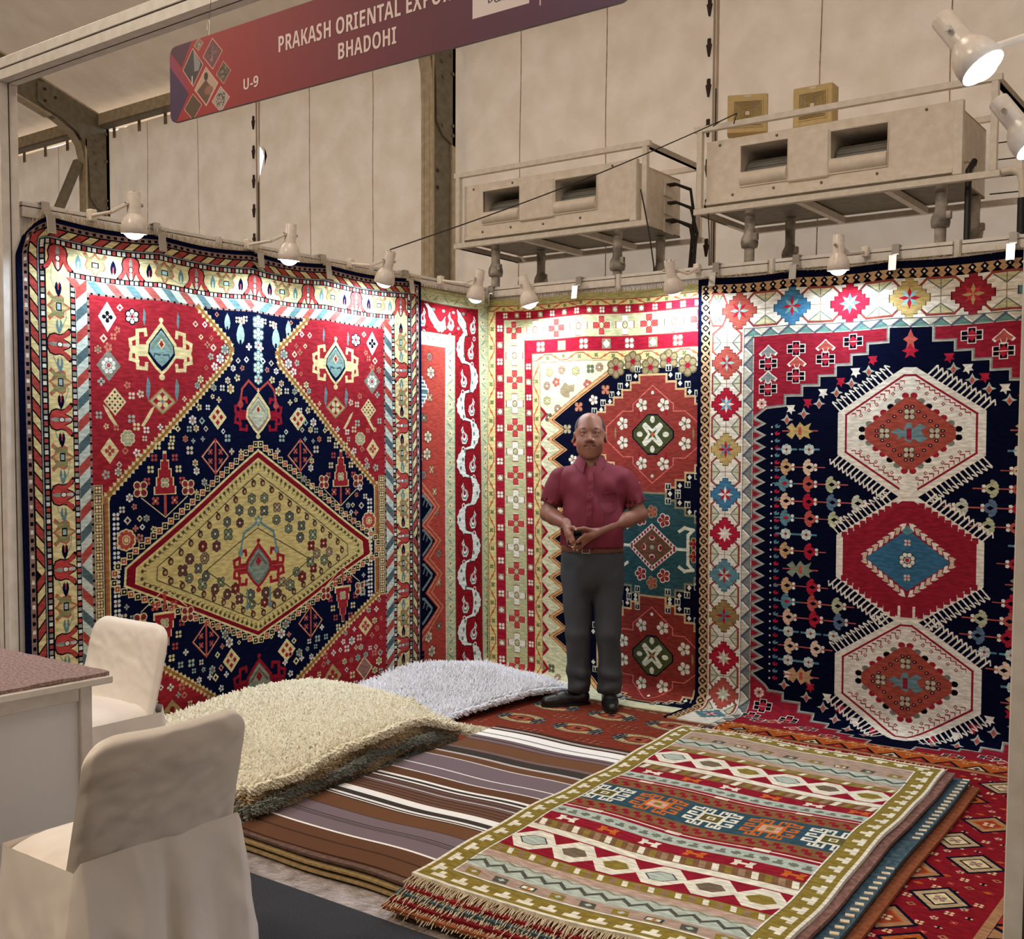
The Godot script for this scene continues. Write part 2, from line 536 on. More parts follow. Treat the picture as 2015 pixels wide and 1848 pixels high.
# ---- the big red and navy rug on the left wall
func rug_left() -> Image:
	var W := 2.42; var L := 2.62
	var nv := rgb(12, 17, 44); var red := rgb(152, 40, 48); var cream := rgb(222, 207, 152); var ivory := rgb(226, 226, 214)
	var teal := rgb(104, 136, 138); var rust := rgb(172, 74, 66); var blk := rgb(20, 18, 26); var taupe := rgb(150, 122, 112); var gold := rgb(158, 112, 62); var olive := rgb(140, 140, 96)
	var p := Loom.new(Vector2(W, L), 690, nv)
	var ty := .92
	var ring := func(d: float, c: Color): p.rect(d, d * ty, W - d, L, c)
	ring.call(.022, taupe)
	for i in 70:
		var s := .04 + i * (W - .08) / 69.0
		p.rect(s - .008, .026, s + .008, .038, blk)
	for i in 76:
		var t := .05 + i * .034
		p.rect(.028, t, .040, t + .016, blk if i % 3 else ivory)
		p.rect(W - .040, t, W - .028, t + .016, blk if i % 3 else ivory)
	ring.call(.044, blk)
	slants(p, 0, .05, W - .05, .050 * ty, .083 * ty, .050, .02, [rust, cream], .004, W * .5)
	slants(p, 1, .05, L, .050, .083, .050, -.02, [rust, cream], .004, 1.48)
	slants(p, 1, .05, L, W - .083, W - .050, .050, .02, [rust, cream], .004, 1.48)
	ring.call(.085, rgb(140, 150, 152))
	ring.call(.091, blk)
	var cc := [ivory, ivory, rust]
	checks(p, 0, .094, W - .094, .093 * ty, .118 * ty, .0235, .0165, cc)
	checks(p, 1, .10, L, .094, .117, .0235, .0165, [ivory, rust, rgb(150, 148, 136)])
	checks(p, 1, .10, L, W - .117, W - .094, .0235, .0165, [ivory, rust, rgb(150, 148, 136)])
	ring.call(.118, blk)
	ring.call(.1205, cream)
	# vine, tulips, lilies and buds of the main border
	var cy := .174 * ty
	for i in 48:
		var a := .14 + i * (W - .28) / 48.0
		var b := a + (W - .28) / 48.0
		p.line(Vector2(a, cy + sin(a * TAU / .345) * .035), Vector2(b, cy + sin(b * TAU / .345) * .035), .005, rgb(168, 180, 158))
		var c := .2 + i * .05
		for xx in [.174, W - .174]:
			p.line(Vector2(xx + sin(c * TAU / .31) * .035, c), Vector2(xx + sin((c + .05) * TAU / .31) * .035, c + .05), .005, rgb(150, 160, 138))
	var tulip := func(x: float, y: float, turn: float):
		p.at(x, y, turn)
		p.poly(p.scaled(v2(TULIP), 0, 0, .084, .088), blk)
		p.poly(p.scaled(v2(TULIP), 0, -.001, .074, .078), rgb(184, 70, 66))
		p.poly(p.scaled(v2(BUD), 0, -.026, .018, .026), rgb(140, 150, 140))
		p.ell(0, .002, .012, .014, blk); p.ell(0, .002, .009, .011, ivory)
		p.poly(v2([-.006, .016, .006, .016, .008, .042, 0, .05, -.008, .042]), rgb(200, 190, 180))
		p.home()
	var lily := func(x: float, y: float, turn: float):
		p.at(x, y, turn)
		p.poly(p.scaled(v2(LILY), 0, 0, .080, .070), rgb(190, 96, 76))
		p.poly(p.scaled(v2(LILY), 0, 0, .069, .060), olive)
		p.poly(v2([0, -.04, .02, -.01, 0, .045, -.02, -.01]), rgb(206, 174, 124))
		p.poly(v2([-.017, -.011, .017, -.011, .017, .013, -.017, .013]), blk)
		p.poly(v2([-.012, -.007, .012, -.007, .012, .009, -.012, .009]), rgb(160, 186, 190))
		p.home()
	var bud := func(x: float, y: float, turn: float, c: Color):
		p.at(x, y, turn)
		p.poly(p.scaled(v2(BUD), 0, 0, .030, .036), c)
		p.poly(v2([-.003, -.006, .003, -.006, .004, .02, -.004, .02]), rust if c == nv else cream)
		p.home()
	for i in 7:
		tulip.call(.174 + i * (W - .348) / 6.0, cy, 0.0)
		if i < 6:
			lily.call(.174 + (i + .5) * (W - .348) / 6.0, cy, 0.0)
			var col := [teal, nv, nv, teal, teal, nv, nv, teal, teal, nv, nv, teal]
			for e in 2: bud.call(.174 + (i + (.27 if e == 0 else .75)) * (W - .348) / 6.0, cy + .004, .0, col[i * 2 + e])
	for i in 8:
		for sd in 2:
			var x := .174 if sd == 0 else W - .174
			var tn := -PI / 2 if sd == 0 else PI / 2
			tulip.call(x, .515 + i * .31, tn)
			lily.call(x, .360 + i * .31, tn)
			bud.call(x, .285 + i * .31, 0.0 if sd else PI, nv if i % 2 == 0 else teal)
			bud.call(x, .438 + i * .31, 0.0 if sd else PI, teal if i % 2 == 0 else nv)
	# inner guards
	p.rect(.226, .226 * ty, W - .226, L, blk)
	checks(p, 0, .228, W - .228, .228 * ty, .250 * ty, .0235, .0165, cc)
	checks(p, 1, .22, L, .228, .250, .0235, .0165, [ivory, rust, rgb(150, 148, 136)])
	checks(p, 1, .22, L, W - .250, W - .228, .0235, .0165, [ivory, rust, rgb(150, 148, 136)])
	p.rect(.251, .251 * ty, W - .251, L, rgb(204, 216, 196))
	slants(p, 0, .23, W - .23, .252 * ty, .305 * ty, .046, -.024, [rust.lightened(.1), rgb(208, 220, 200), teal, rgb(208, 220, 200)], .0, W * .5)
	slants(p, 1, .25, L, .252, .305, .046, .024, [rust, rgb(198, 208, 196), rgb(84, 104, 108), rgb(198, 208, 196)], .0, 1.48)
	slants(p, 1, .25, L, W - .305, W - .252, .046, -.024, [rust, rgb(198, 208, 196), rgb(84, 104, 108), rgb(198, 208, 196)], .0, 1.48)
	p.rect(.305, .305 * ty, W - .305, L, taupe)
	checks(p, 0, .31, W - .31, .280, .289, .034, .010, [blk])
	checks(p, 1, .29, L, .306, .314, .034, .010, [blk])
	checks(p, 1, .29, L, W - .314, W - .306, .034, .010, [blk])
	p.rect(.314, .289, W - .314, L, nv)
	# red corners with a gold zigzag edge
	var ul := v2([.314, .289, .875, .289, 1.050, .44, 1.066, .474, 1.050, .53, .40, 1.135, .365, 1.165, .365, 1.10, .314, 1.10])
	var ll := v2([.314, 1.76, .36, 1.745, .905, 2.10, 1.05, 2.20, 1.05, 2.62, .314, 2.62])
	var mirror := func(a: Array) -> Array:
		var o := []
		for q in a: o.append(Vector2(W - q.x, q.y))
		return o
	for sd in 2:
		for reg in [ul, ll]:
			var q: Array = reg if sd == 0 else mirror.call(reg)
			p.poly(q, red)
			var edge := q.slice(1, 6) if reg == ul else q.slice(1, 4)
			if reg == ul: edge.append(q[6])
			p.path(edge, .030, gold)
			for i in edge.size() - 1:
				var a: Vector2 = edge[i]; var b: Vector2 = edge[i + 1]
				var n := maxi(int(a.distance_to(b) / .026), 1)
				var d := (b - a).normalized(); var e := Vector2(-d.y, d.x)
				for j in n:
					var c := a.lerp(b, (j + .5) / n)
					p.poly([c + e * .024, c + d * .010 + e * .008, c + e * .002, c - d * .010 + e * .008], cream)
					p.poly([c - e * .024, c + d * .012 - e * .012, c - e * .006, c - d * .012 - e * .012], cream)
		var ox := 0.0 if sd == 0 else W
		var sg := 1.0 if sd == 0 else -1.0
		# check strip and gold lines beside the red
		p.rect(minf(ox + sg * .316, ox + sg * .362), 1.10, maxf(ox + sg * .316, ox + sg * .362), 1.76, rgb(196, 180, 130))
		for i in 16:
			var t := 1.12 + i * .041
			p.poly(p.scaled(v2([-1, -1, 1, -1, 1, 1, -1, 1]), ox + sg * .339, t, .017), rgb(96, 70, 60))
			p.quad_flower(ox + sg * .339, t, .015, cream, red)
		p.rect(minf(ox + sg * .366, ox + sg * .392), 1.16, maxf(ox + sg * .366, ox + sg * .392), 1.745, gold)
		p.rect(minf(ox + sg * .371, ox + sg * .376), 1.16, maxf(ox + sg * .371, ox + sg * .376), 1.745, rust)
		p.rect(minf(ox + sg * .388, ox + sg * .394), 1.16, maxf(ox + sg * .388, ox + sg * .394), 1.745, cream)
		for i in 13: p.quad_flower(ox + sg * .425, 1.24 + i * .042, .019, ivory, nv if i % 3 else rust)
	# central diamond
	var C := Vector2(1.232, 1.5)
	var dm := v2([1.232, .964, 1.985, 1.452, 1.992, 1.525, 1.232, 1.872, .474, 1.545, .480, 1.470])
	var inset := func(f: float) -> Array:
		var o := []
		for q in dm: o.append(C + (q - C) * f)
		return o
	var chain: Array = inset.call(1.085)
	for i in 6:
		var a: Vector2 = chain[i]; var b: Vector2 = chain[(i + 1) % 6]
		var n := maxi(int(a.distance_to(b) / .036), 1)
		for j in n: 
			var c := a.lerp(b, (j + .5) / n)
			p.poly(p.scaled(v2([-1, -1, 1, -1, 1, 1, -1, 1]), c.x, c.y, .016), cream)
			p.poly(p.scaled(v2([-1, -1, 1, -1, 1, 1, -1, 1]), c.x, c.y, .011), rust if j % 2 else blk)
			p.dia(c.x, c.y, .006, .006, cream)
	p.path(inset.call(1.012), .012, cream, true)
	p.poly(dm, rgb(128, 24, 34))
	p.poly(inset.call(.945), cream)
	p.poly(inset.call(.935), rgb(206, 186, 122))
	var dots: Array = inset.call(.90)
	for i in 6:
		var a: Vector2 = dots[i]; var b: Vector2 = dots[(i + 1) % 6]
		var n := maxi(int(a.distance_to(b) / .030), 1)
		for j in n:
			var c := a.lerp(b, (j + .5) / n)
			p.dia(c.x, c.y, .010, .011, rgb(84, 78, 50))
			p.line(c, c + (C - c).normalized() * .020, .004, rgb(84, 78, 50))
	p.path(inset.call(.80), .005, rgb(90, 84, 60), true)
	rng.seed = 31
	var small := [rgb(120, 34, 40), rgb(88, 100, 96), rgb(150, 130, 108), rgb(96, 60, 62), rgb(112, 128, 104)]
	for f in [[.745, 15], [.62, 0], [.5, 0]]:
		var rg: Array = inset.call(f[0])
		for i in 6:
			var a: Vector2 = rg[i]; var b: Vector2 = rg[(i + 1) % 6]
			var n := maxi(int(a.distance_to(b) / (.066 if f[1] else .085)), 1)
			for j in n:
				var c := a.lerp(b, (j + .5) / n)
				if f[1]:
					p.ell(c.x, c.y, .015, .017, rgb(74, 50, 44)); p.ell(c.x + .002, c.y + .002, .008, .009, rgb(176, 140, 96))
					p.line(c + Vector2(.008, -.012), c + Vector2(-.012, -.022), .006, rgb(74, 50, 44))
				else:
					p.flower(c.x, c.y, .023 + rng.randf() * .006, [4, 6, 8][rng.randi() % 3], small[rng.randi() % 5], rgb(216, 196, 150), rgb(74, 56, 44))
	p.path(v2([1.232, 1.34, 1.56, 1.52, 1.232, 1.72, .90, 1.52]), .005, rgb(80, 72, 52), true)
	vase(p, 1.235, 1.525, .094, red, red, rgb(132, 146, 130), rgb(104, 120, 112), red)
	for sg in [-1.0, 1.0]:
		p.path([Vector2(1.235 + sg * .02, 1.32), Vector2(1.235 + sg * .09, 1.36), Vector2(1.235 + sg * .11, 1.44)], .012, teal)
		p.ell(1.235 + sg * .11, 1.455, .014, .02, teal)
		p.line(Vector2(1.235 + sg * .07, 1.64), Vector2(1.235 + sg * .07, 1.72), .010, teal)
		p.ell(1.235 + sg * .07, 1.725, .012, .016, teal)
	p.flower(1.235, 1.305, .028, 6, teal, cream)
	# vases
	var busy := []
	for x in [.669, W - .669]:
		vase(p, x, .502, .098, cream, cream, rgb(128, 158, 152), nv, red)
		busy.append([x, .502, .22])
		for sg in [-1.0, 1.0]:
			p.poly(p.scaled(v2([0, -1, .5, -.4, .4, .3, .1, 1, -.3, .4, -.2, -.3]), x + sg * .075, .68, .03, .055), teal)
			p.poly(p.scaled(v2([0, -1, .5, -.4, .4, .3, .1, 1, -.3, .4, -.2, -.3]), x + sg * .088, .365, .02, .04), teal)
		p.dia(x, .735, .075, .062, gold); p.dia(x, .735, .066, .054, rgb(176, 166, 128)); p.dia(x, .735, .05, .04, red)
		p.flower(x, .735, .034, 4, cream, teal)
		busy.append([x, .735, .085])
	vase(p, 1.232, .778, .088, rgb(146, 30, 44), cream, rgb(190, 196, 170), rgb(150, 130, 110), red)
	busy.append([1.232, .778, .20])
	vase(p, 1.235, 2.10, .096, rgb(140, 30, 42), rgb(140, 30, 42), rgb(150, 156, 132), rgb(100, 110, 100), red)
	busy.append([1.235, 2.1, .2])
	# stem with blossoms on the navy
	for e in [[.335, .036], [.393, .034], [.445, .026], [.500, .030], [.555, .032], [.610, .026]]:
		p.flower(1.232, e[0], e[1], 6, rgb(196, 214, 198), rust if e[1] < .03 else cream, rgb(70, 96, 100))
		busy.append([1.232, e[0], .05])
	for sg in [-1.0, 1.0]:
		p.poly(p.scaled(v2(BUD), 1.232 + sg * .11, .40, .05, .06), rgb(160, 184, 170))
		p.flower(1.232 + sg * .10, .335, .02, 5, rgb(210, 190, 160), rust)
		p.poly(p.scaled(v2(BUD), 1.232 + sg * .19, .345, .036, .046), rgb(160, 184, 170))
		p.path([Vector2(1.232 + sg * .01, .66), Vector2(1.232 + sg * .06, .62), Vector2(1.232 + sg * .10, .66), Vector2(1.232 + sg * .11, .72)], .012, rust)
		p.ell(1.232 + sg * .11, .735, .018, .018, rust)
		busy.append([1.232 + sg * .11, .40, .07]); busy.append([1.232 + sg * .19, .345, .05]); busy.append([1.232 + sg * .08, .67, .06])
	# trees and crossed diamonds on the navy, each with its mirror image
	var tree := func(x: float, y: float, up: float):
		var tr := v2([-.15, -1, .15, -1, .15, -.6, .35, -.6, .35, -.2, .55, -.2, .55, .2, .72, .2, .72, .62, .9, .62, .9, 1, -.9, 1, -.9, .62, -.72, .62, -.72, .2, -.55, .2, -.55, -.2, -.35, -.2, -.35, -.6, -.15, -.6])
		p.poly(p.scaled(tr, x, y, .066, .098 * up), cream)
		p.poly(p.scaled(tr, x, y + .004, .056, .090 * up), red)
		p.flower(x, y + .045 * up, .022, 4, rgb(160, 164, 140), cream, cream)
		p.rect(x - .007, minf(y + .098 * up, y + .19 * up), x + .007, maxf(y + .098 * up, y + .19 * up), rust)
		for sg in [-1.0, 1.0]:
			for j in 5:
				var fx: float = x + sg * (.035 + j * .019)
				var fy: float = y + (-.12 + j * .052) * up
				p.quad_flower(fx, fy, .018, rust if j % 2 else cream, nv)
			p.path([Vector2(x, y + .2 * up), Vector2(x + sg * .12, y + .11 * up)], .005, cream)
			p.flower(x + sg * .125, y + .07 * up, .036, 4, rgb(130, 44, 52), cream, cream)
			p.flower(x + sg * .05, y + .125 * up, .022, 4, rust, cream)
	var xdia := func(x: float, y: float):
		p.dia(x, y, .088, .088, rust); p.dia(x, y, .081, .081, cream); p.dia(x, y, .076, .076, nv)
		p.rect(x - .006, y - .082, x + .006, y + .082, rust)
		for q in [Vector2(-1, -1), Vector2(1, -1), Vector2(1, 1), Vector2(-1, 1)]:
			p.quad_flower(x + q.x * .032, y + q.y * .022, .015, rust, cream)
	for sd in 2:
		var mx := func(x: float) -> float: return x if sd == 0 else 2.464 - x
		tree.call(mx.call(.675), 1.055, 1.0)
		tree.call(mx.call(.665), 1.78, -1.0)
		xdia.call(mx.call(.965), .985)
		xdia.call(mx.call(.90), 1.845)
		p.flower(mx.call(.475), 1.345, .048, 10, rust, cream, cream)
		p.dia(mx.call(.98), .80, .056, .06, cream)
		for q in [Vector2(0, -.025), Vector2(.022, 0), Vector2(0, .025), Vector2(-.022, 0)]: p.dia(mx.call(.98) + q.x, .80 + q.y, .013, .014, red)
		p.dia(mx.call(1.06), 1.97, .056, .06, cream)
		for q in [Vector2(0, -.025), Vector2(.022, 0), Vector2(0, .025), Vector2(-.022, 0)]: p.dia(mx.call(1.06) + q.x, 1.97 + q.y, .013, .014, red)
		busy.append_array([[mx.call(.675), 1.10, .17], [mx.call(.665), 1.74, .17], [mx.call(.965), .985, .10], [mx.call(.90), 1.845, .10], [mx.call(.475), 1.345, .06], [mx.call(.98), .8, .07], [mx.call(1.06), 1.97, .07]])
		# set pieces on the red corners
		var bx := func(x: float) -> float: return x if sd == 0 else W - x
		p.dia(bx.call(.40), .375, .044, .066, ivory); p.cross_flower(bx.call(.40), .375, .028, blk, ivory)
		p.flower(bx.call(.522), .365, .034, 6, ivory, red, blk)
		p.dia(bx.call(.402), .585, .060, .070, rgb(136, 132, 116)); p.flower(bx.call(.402), .585, .040, 8, ivory, rust)
		p.dia(bx.call(.43), .742, .056, .062, cream)
		for a in 4:
			for b in 4:
				var qx: float = bx.call(.43) + (a - b) * .013
				p.dia(qx, .742 + (a + b - 3) * .014, .006, .006, red if (a + b) % 2 else blk)
		p.dia(bx.call(.40), .955, .046, .056, cream); p.cross_flower(bx.call(.40), .955, .026, rust, cream)
		p.flower(bx.call(.49), .90, .036, 8, rgb(160, 164, 140), cream, cream)
		for sg in [-1.0, 1.0]:
			var hx: float = bx.call(.50 + sg * .085)
			p.poly(p.scaled(v2([-1, .8, -.6, .9, 0, .1, .5, -.6, 1, -.9, .7, -.3, .3, .3, -.3, 1]), hx, .80, .045 * sg, .05), cream)
		busy.append_array([[bx.call(.40), .375, .07], [bx.call(.522), .365, .05], [bx.call(.402), .585, .075], [bx.call(.43), .742, .07], [bx.call(.40), .955, .065], [bx.call(.49), .9, .05], [bx.call(.585), .8, .055], [bx.call(.415), .8, .055]])
		p.dia(bx.call(.46), 1.92, .05, .055, cream); p.cross_flower(bx.call(.46), 1.92, .03, rust, cream)
		p.dia(bx.call(.70), 2.16, .066, .07, rgb(176, 156, 100)); p.cross_flower(bx.call(.70), 2.16, .04, red, cream)
		p.dia(bx.call(.47), 2.15, .06, .066, cream); p.dia(bx.call(.47), 2.15, .05, .056, rgb(150, 110, 100))
		busy.append_array([[bx.call(.46), 1.92, .06], [bx.call(.70), 2.16, .08], [bx.call(.47), 2.15, .07]])
	# the small flowers between them, mirrored about the middle
	rng.seed = 77
	var pu := PackedVector2Array(ul); var pl := PackedVector2Array(ll); var pd := PackedVector2Array(inset.call(1.13))
	var tones := [cream, ivory, rgb(160, 178, 160), rgb(186, 122, 96), rgb(206, 196, 170)]
	for j in 44:
		for i in 18:
			var q := Vector2(.35 + i * .0535 + rng.randf_range(-.012, .012) + (.026 if j % 2 else 0.0), .32 + j * .049 + rng.randf_range(-.010, .010))
			var inr := Geometry2D.is_point_in_polygon(q, pu) or Geometry2D.is_point_in_polygon(q, pl)
			var kind := rng.randi() % 5
			var tone: Color = tones[rng.randi() % 5]
			var r := rng.randf_range(.013, .021)
			if q.x > 1.21 or Geometry2D.is_point_in_polygon(q, pd) or (q.x < .45 and q.y > 1.1 and q.y < 1.76): continue
			if not far_from(q, busy): continue
			var clear := true
			for e in [ul, ll]:
				for n in e.size():
					if q.distance_to(Geometry2D.get_closest_point_to_segment(q, e[n], e[(n + 1) % e.size()])) < .032: clear = false
			if not clear: continue
			var fill := red if inr else nv
			for xx in [q.x, W - q.x]:
				if kind == 0: p.flower(xx, q.y, r * 1.35, 6, tone, rust if not inr else teal, fill.darkened(.4))
				elif kind == 1: p.quad_flower(xx, q.y, r, tone, fill)
				elif kind == 2: p.cross_flower(xx, q.y, r, tone, rust if not inr else nv)
				elif kind == 3: p.dia(xx, q.y, r, r, tone); p.dia(xx, q.y, r * .45, r * .45, fill)
				else: p.flower(xx, q.y, r, 5, tone, fill)
	return p.im

# ---- the navy rug with three hexagons on the back wall
func stepped_rosette(p: Loom, x: float, y: float, r: float, c: Color, a: Color, b: Color) -> void:
	p.stepped(x, y, r * 1.06, r * 1.06, 5, c.darkened(.45))
	p.stepped(x, y, r, r, 5, c)
	p.star(x, y, r * .56, a, b)

func rug_right() -> Image:
	var W := 2.26; var L := 2.62
	var nv := rgb(10, 13, 34); var red := rgb(142, 34, 48); var ivory := rgb(230, 222, 204); var tan_ := rgb(190, 152, 110); var blk := rgb(14, 12, 22)
	var teal := rgb(92, 132, 138); var rust := rgb(176, 84, 72); var blue := rgb(66, 116, 146); var mus := rgb(186, 160, 100); var grey := rgb(128, 132, 128); var brick := rgb(140, 66, 58); var crim := rgb(168, 34, 52)
	var p := Loom.new(Vector2(W, L), 700, nv)
	# hourglass guard
	p.rect(.020, .036, W - .020, L, tan_)
	for i in 41:
		var s := .045 + i * .0545
		p.dia(s, .054, .019, .020, blk); p.dia(s, .054, .007, .008, ivory)
		p.poly(v2([s - .024, .084, s, .062, s + .024, .084]), blk)
	for i in 46:
		var t := .10 + i * .0545
		for x in [.046, W - .046]:
			p.dia(x, t, .022, .019, blk); p.dia(x, t, .011, .010, tan_)
			p.poly(v2([x - .026, t + .012, x - .012, t + .027, x - .026, t + .042]), blk)
			p.poly(v2([x + .026, t + .012, x + .012, t + .027, x + .026, t + .042]), blk)
	p.rect(.078, .084, W - .078, L, ivory)
	# white border: rosettes linked by hexagons
	var link := func(x: float, y: float, turn: float, hl: float, hw: float, c: Color, d: Color):
		p.at(x, y, turn)
		for sg in [-1.0, 1.0]:
			p.path(v2([-hl, sg * hw * .42, -hl * .55, sg * hw, hl * .55, sg * hw, hl, sg * hw * .42]), .011, c)
			p.poly(v2([-hl * .55, sg * hw * .94, hl * .55, sg * hw * .94, 0, sg * hw * .38]), d)
			p.path(v2([-hl * .5, sg * hw * .9, 0, sg * hw * .4, hl * .5, sg * hw * .9]), .006, rgb(104, 116, 108))
			p.line(Vector2(0, sg * hw * .4), Vector2(0, sg * hw * .95), .004, rgb(104, 116, 108))
		p.line(Vector2(0, -hw * .5), Vector2(0, hw * .5), .004, rgb(150, 130, 104))
		p.line(Vector2(-hl, 0), Vector2(hl, 0), .004, rgb(150, 130, 104))
		p.home()
	var tops := [.241, .531, .831, 1.122, 1.413, 1.705, 2.0]
	var topc := [[rust, rgb(140, 180, 160), crim], [blue, crim, rgb(120, 170, 160)], [crim, rgb(90, 160, 180), rgb(236, 130, 120)], [mus, crim, rgb(140, 186, 190)], [rgb(150, 44, 54), mus, rgb(190, 60, 70)], [teal, ivory, crim], [mus, crim, teal]]
	link.call(.118, .17, 0.0, .05, .085, rust, rgb(206, 190, 140))
	for i in tops.size():
		if i < tops.size() - 1: link.call((tops[i] + tops[i + 1]) * .5, .175, 0.0, .115, .086, brick, rgb(200, 190, 146))
	var lefts := [.452, .672, .912, 1.152, 1.362, 1.584, 1.803, 2.03, 2.226, 2.42]
	var leftc := [[rust, rgb(140, 180, 160), crim], [crim, ivory, rgb(110, 160, 180)], [mus, crim, rgb(120, 130, 150)], [blue, ivory, crim], [crim, ivory, ivory], [teal, crim, rgb(190, 200, 170)], [rgb(150, 122, 74), crim, teal], [crim, ivory, rgb(180, 170, 140)], [rust, ivory, rgb(190, 200, 170)], [teal, ivory, crim]]
	for x in [.172, W - .172]:
		link.call(x, .345, PI / 2, .085, .082, rust, rgb(210, 206, 176))
		for i in lefts.size() - 1: link.call(x, (lefts[i] + lefts[i + 1]) * .5, PI / 2, .09, .082, brick, rgb(200, 196, 160))
		for i in lefts.size(): stepped_rosette(p, x, lefts[i], .083, leftc[i][0], leftc[i][1], leftc[i][2])
	for i in tops.size(): stepped_rosette(p, tops[i], .178, .094, topc[i][0], topc[i][1], topc[i][2])
	# zigzag guard
	p.rect(.268, .272, W - .268, L, grey.darkened(.35))
	p.rect(.272, .276, W - .272, L, rgb(196, 188, 166))
	var zig := func(dir: int, a0: float, a1: float, b0: float, b1: float):
		var n := int((a1 - a0) / .095)
		for i in n:
			var s := a0 + i * (a1 - a0) / n
			var e := (a1 - a0) / n
			var z := func(x: float, y: float) -> Vector2: return Vector2(a0 + x - a0, y) if dir == 0 else Vector2(y, x)
			p.poly([z.call(s, b1), z.call(s + e * .5, b0), z.call(s + e, b1)], rgb(98, 136, 122) if dir == 0 else rgb(120, 124, 118))
			p.line(z.call(s, b1), z.call(s + e * .5, b0), .011, rgb(84, 90, 104))
			p.line(z.call(s + e * .5, b0), z.call(s + e, b1), .011, rgb(84, 90, 104))
			p.line(z.call(s + e * .62, b0 + (b1 - b0) * .1), z.call(s + e * .98, b0 + (b1 - b0) * .85), .008, ivory)
	zig.call(0, .275, W - .275, .278, .314)
	zig.call(1, .32, L, .274, .322)
	zig.call(1, .32, L, W - .322, W - .274)
	p.rect(.325, .318, W - .325, L, red)
	# stepped navy field outlined in grey
	var cx := 1.13
	var half := [[.10, .319], [.10, .392], [.20, .392], [.20, .442], [.28, .442], [.28, .49], [.36, .49], [.36, .542], [.445, .542], [.445, .59], [.535, .59], [.535, .64], [.625, .64], [.625, .69], [.73, .70]]
	var left := []
	for q in half: left.append(Vector2(cx - q[0], q[1]))
	var zz := 22
	for i in zz + 1:
		var t := .745 + i * (2.09 - .745) / zz
		left.append(Vector2(cx - .79, t))
		if i < zz: left.append(Vector2(cx - .73, t + (2.09 - .745) / zz * .5))
	left.append_array(v2([cx - .72, 2.14, cx - .70, 2.165, cx - .62, 2.17, cx - .62, 2.21, cx - .53, 2.21, cx - .53, 2.255, cx - .45, 2.255, cx - .45, 2.30, cx - .36, 2.30, cx - .36, 2.345, cx - .28, 2.345, cx - .28, 2.39, cx - .20, 2.39, cx - .20, 2.43, cx - .1, 2.43, cx - .1, 2.5]))
	var all := left.duplicate()
	for i in range(left.size() - 1, -1, -1): all.append(Vector2(2 * cx - left[i].x, left[i].y))
	p.path(all, .028, grey)
	p.path(all, .014, rgb(176, 172, 152))
	p.poly(all, nv)
	# figures in the red corners
	var spider := func(x: float, y: float):
		p.rect(x - .05, y - .024, x + .05, y + .024, ivory); p.rect(x - .045, y - .020, x + .045, y + .020, blk)
		p.rect(x - .02, y - .038, x + .02, y + .038, ivory); p.rect(x - .016, y - .034, x + .016, y + .034, blk)
		p.dia(x, y, .026, .03, crim); p.rect(x - .05, y - .002, x + .05, y + .002, ivory)
	var arrow := func(x: float, y: float, c: Color):
		p.poly(p.scaled(v2([0, -1, .4, -.45, 1.1, .3, .8, .7, .35, .35, .2, 1, -.2, 1, -.35, .35, -.8, .7, -1.1, .3, -.4, -.45]), x, y, .048, .036), ivory)
		p.poly(p.scaled(v2([0, -1, .4, -.45, 1.1, .3, .8, .7, .35, .35, .2, 1, -.2, 1, -.35, .35, -.8, .7, -1.1, .3, -.4, -.45]), x, y, .038, .028), c)
	for q in [[.405, .464], [.405, .595], [.555, .395], [.555, .535], [.71, .452], [.85, .37], [.40, 2.26], [.56, 2.33], [.44, 2.40], [.7, 2.42], [.36, 2.34], [.84, 2.5]]:
		spider.call(q[0], q[1]); spider.call(2 * cx - q[0], q[1])
	for q in [[.405, .40, grey], [.405, .533, grey], [.71, .385, rust], [.56, .463, rust], [.5, 2.38, rust], [.64, 2.45, rust]]:
		arrow.call(q[0], q[1], q[2]); arrow.call(2 * cx - q[0], q[1], q[2])
	p.flower(.372, .672, .03, 8, ivory, red, rust); p.flower(2 * cx - .372, .672, .03, 8, ivory, red, rust)
	p.flower(.375, 2.19, .03, 8, ivory, red, rust)
	# little plants along the steps
	var plant := func(x: float, y: float, c: Color, sg: float):
		p.poly(p.scaled(v2([0, -1, .35, -.2, 1, .1, .4, .3, 0, 1, -.4, .3, -1, .1, -.35, -.2]), x, y, .034, .03), rgb(178, 184, 170))
		p.dia(x, y + .006, .012, .018, rust)
		p.poly(p.scaled(v2([-1, -1, .9, -1, .6, -.3, 1, .2, .3, .2, .2, .9, -.3, .3, -.9, .4, -.5, -.3]), x - sg * .02, y - .046, .026, .026), c)
	for sd in [-1.0, 1.0]:
		for q in [[.20, .50, 1], [.285, .555, 0], [.36, .60, 1], [.45, .655, 0], [.53, .705, 1], [.62, .735, 0], [.62, 2.11, 0], [.50, 2.16, 1], [.41, 2.2, 0], [.34, 2.25, 1], [.26, 2.3, 0], [.16, 2.34, 1]]:
			plant.call(cx + sd * q[0], q[1] + .02, crim if q[2] else ivory, sd)
	p.poly(p.scaled(v2([0, -1, .4, -.3, 1, .0, .4, .3, .6, 1, 0, .6, -.6, 1, -.4, .3, -1, 0, -.4, -.3]), cx, .375, .036, .05), rust)
	p.poly(p.scaled(v2([0, -1, .4, -.3, 1, .0, .4, .3, .6, 1, 0, .6, -.6, 1, -.4, .3, -1, 0, -.4, -.3]), cx, .43, .042, .036), crim)
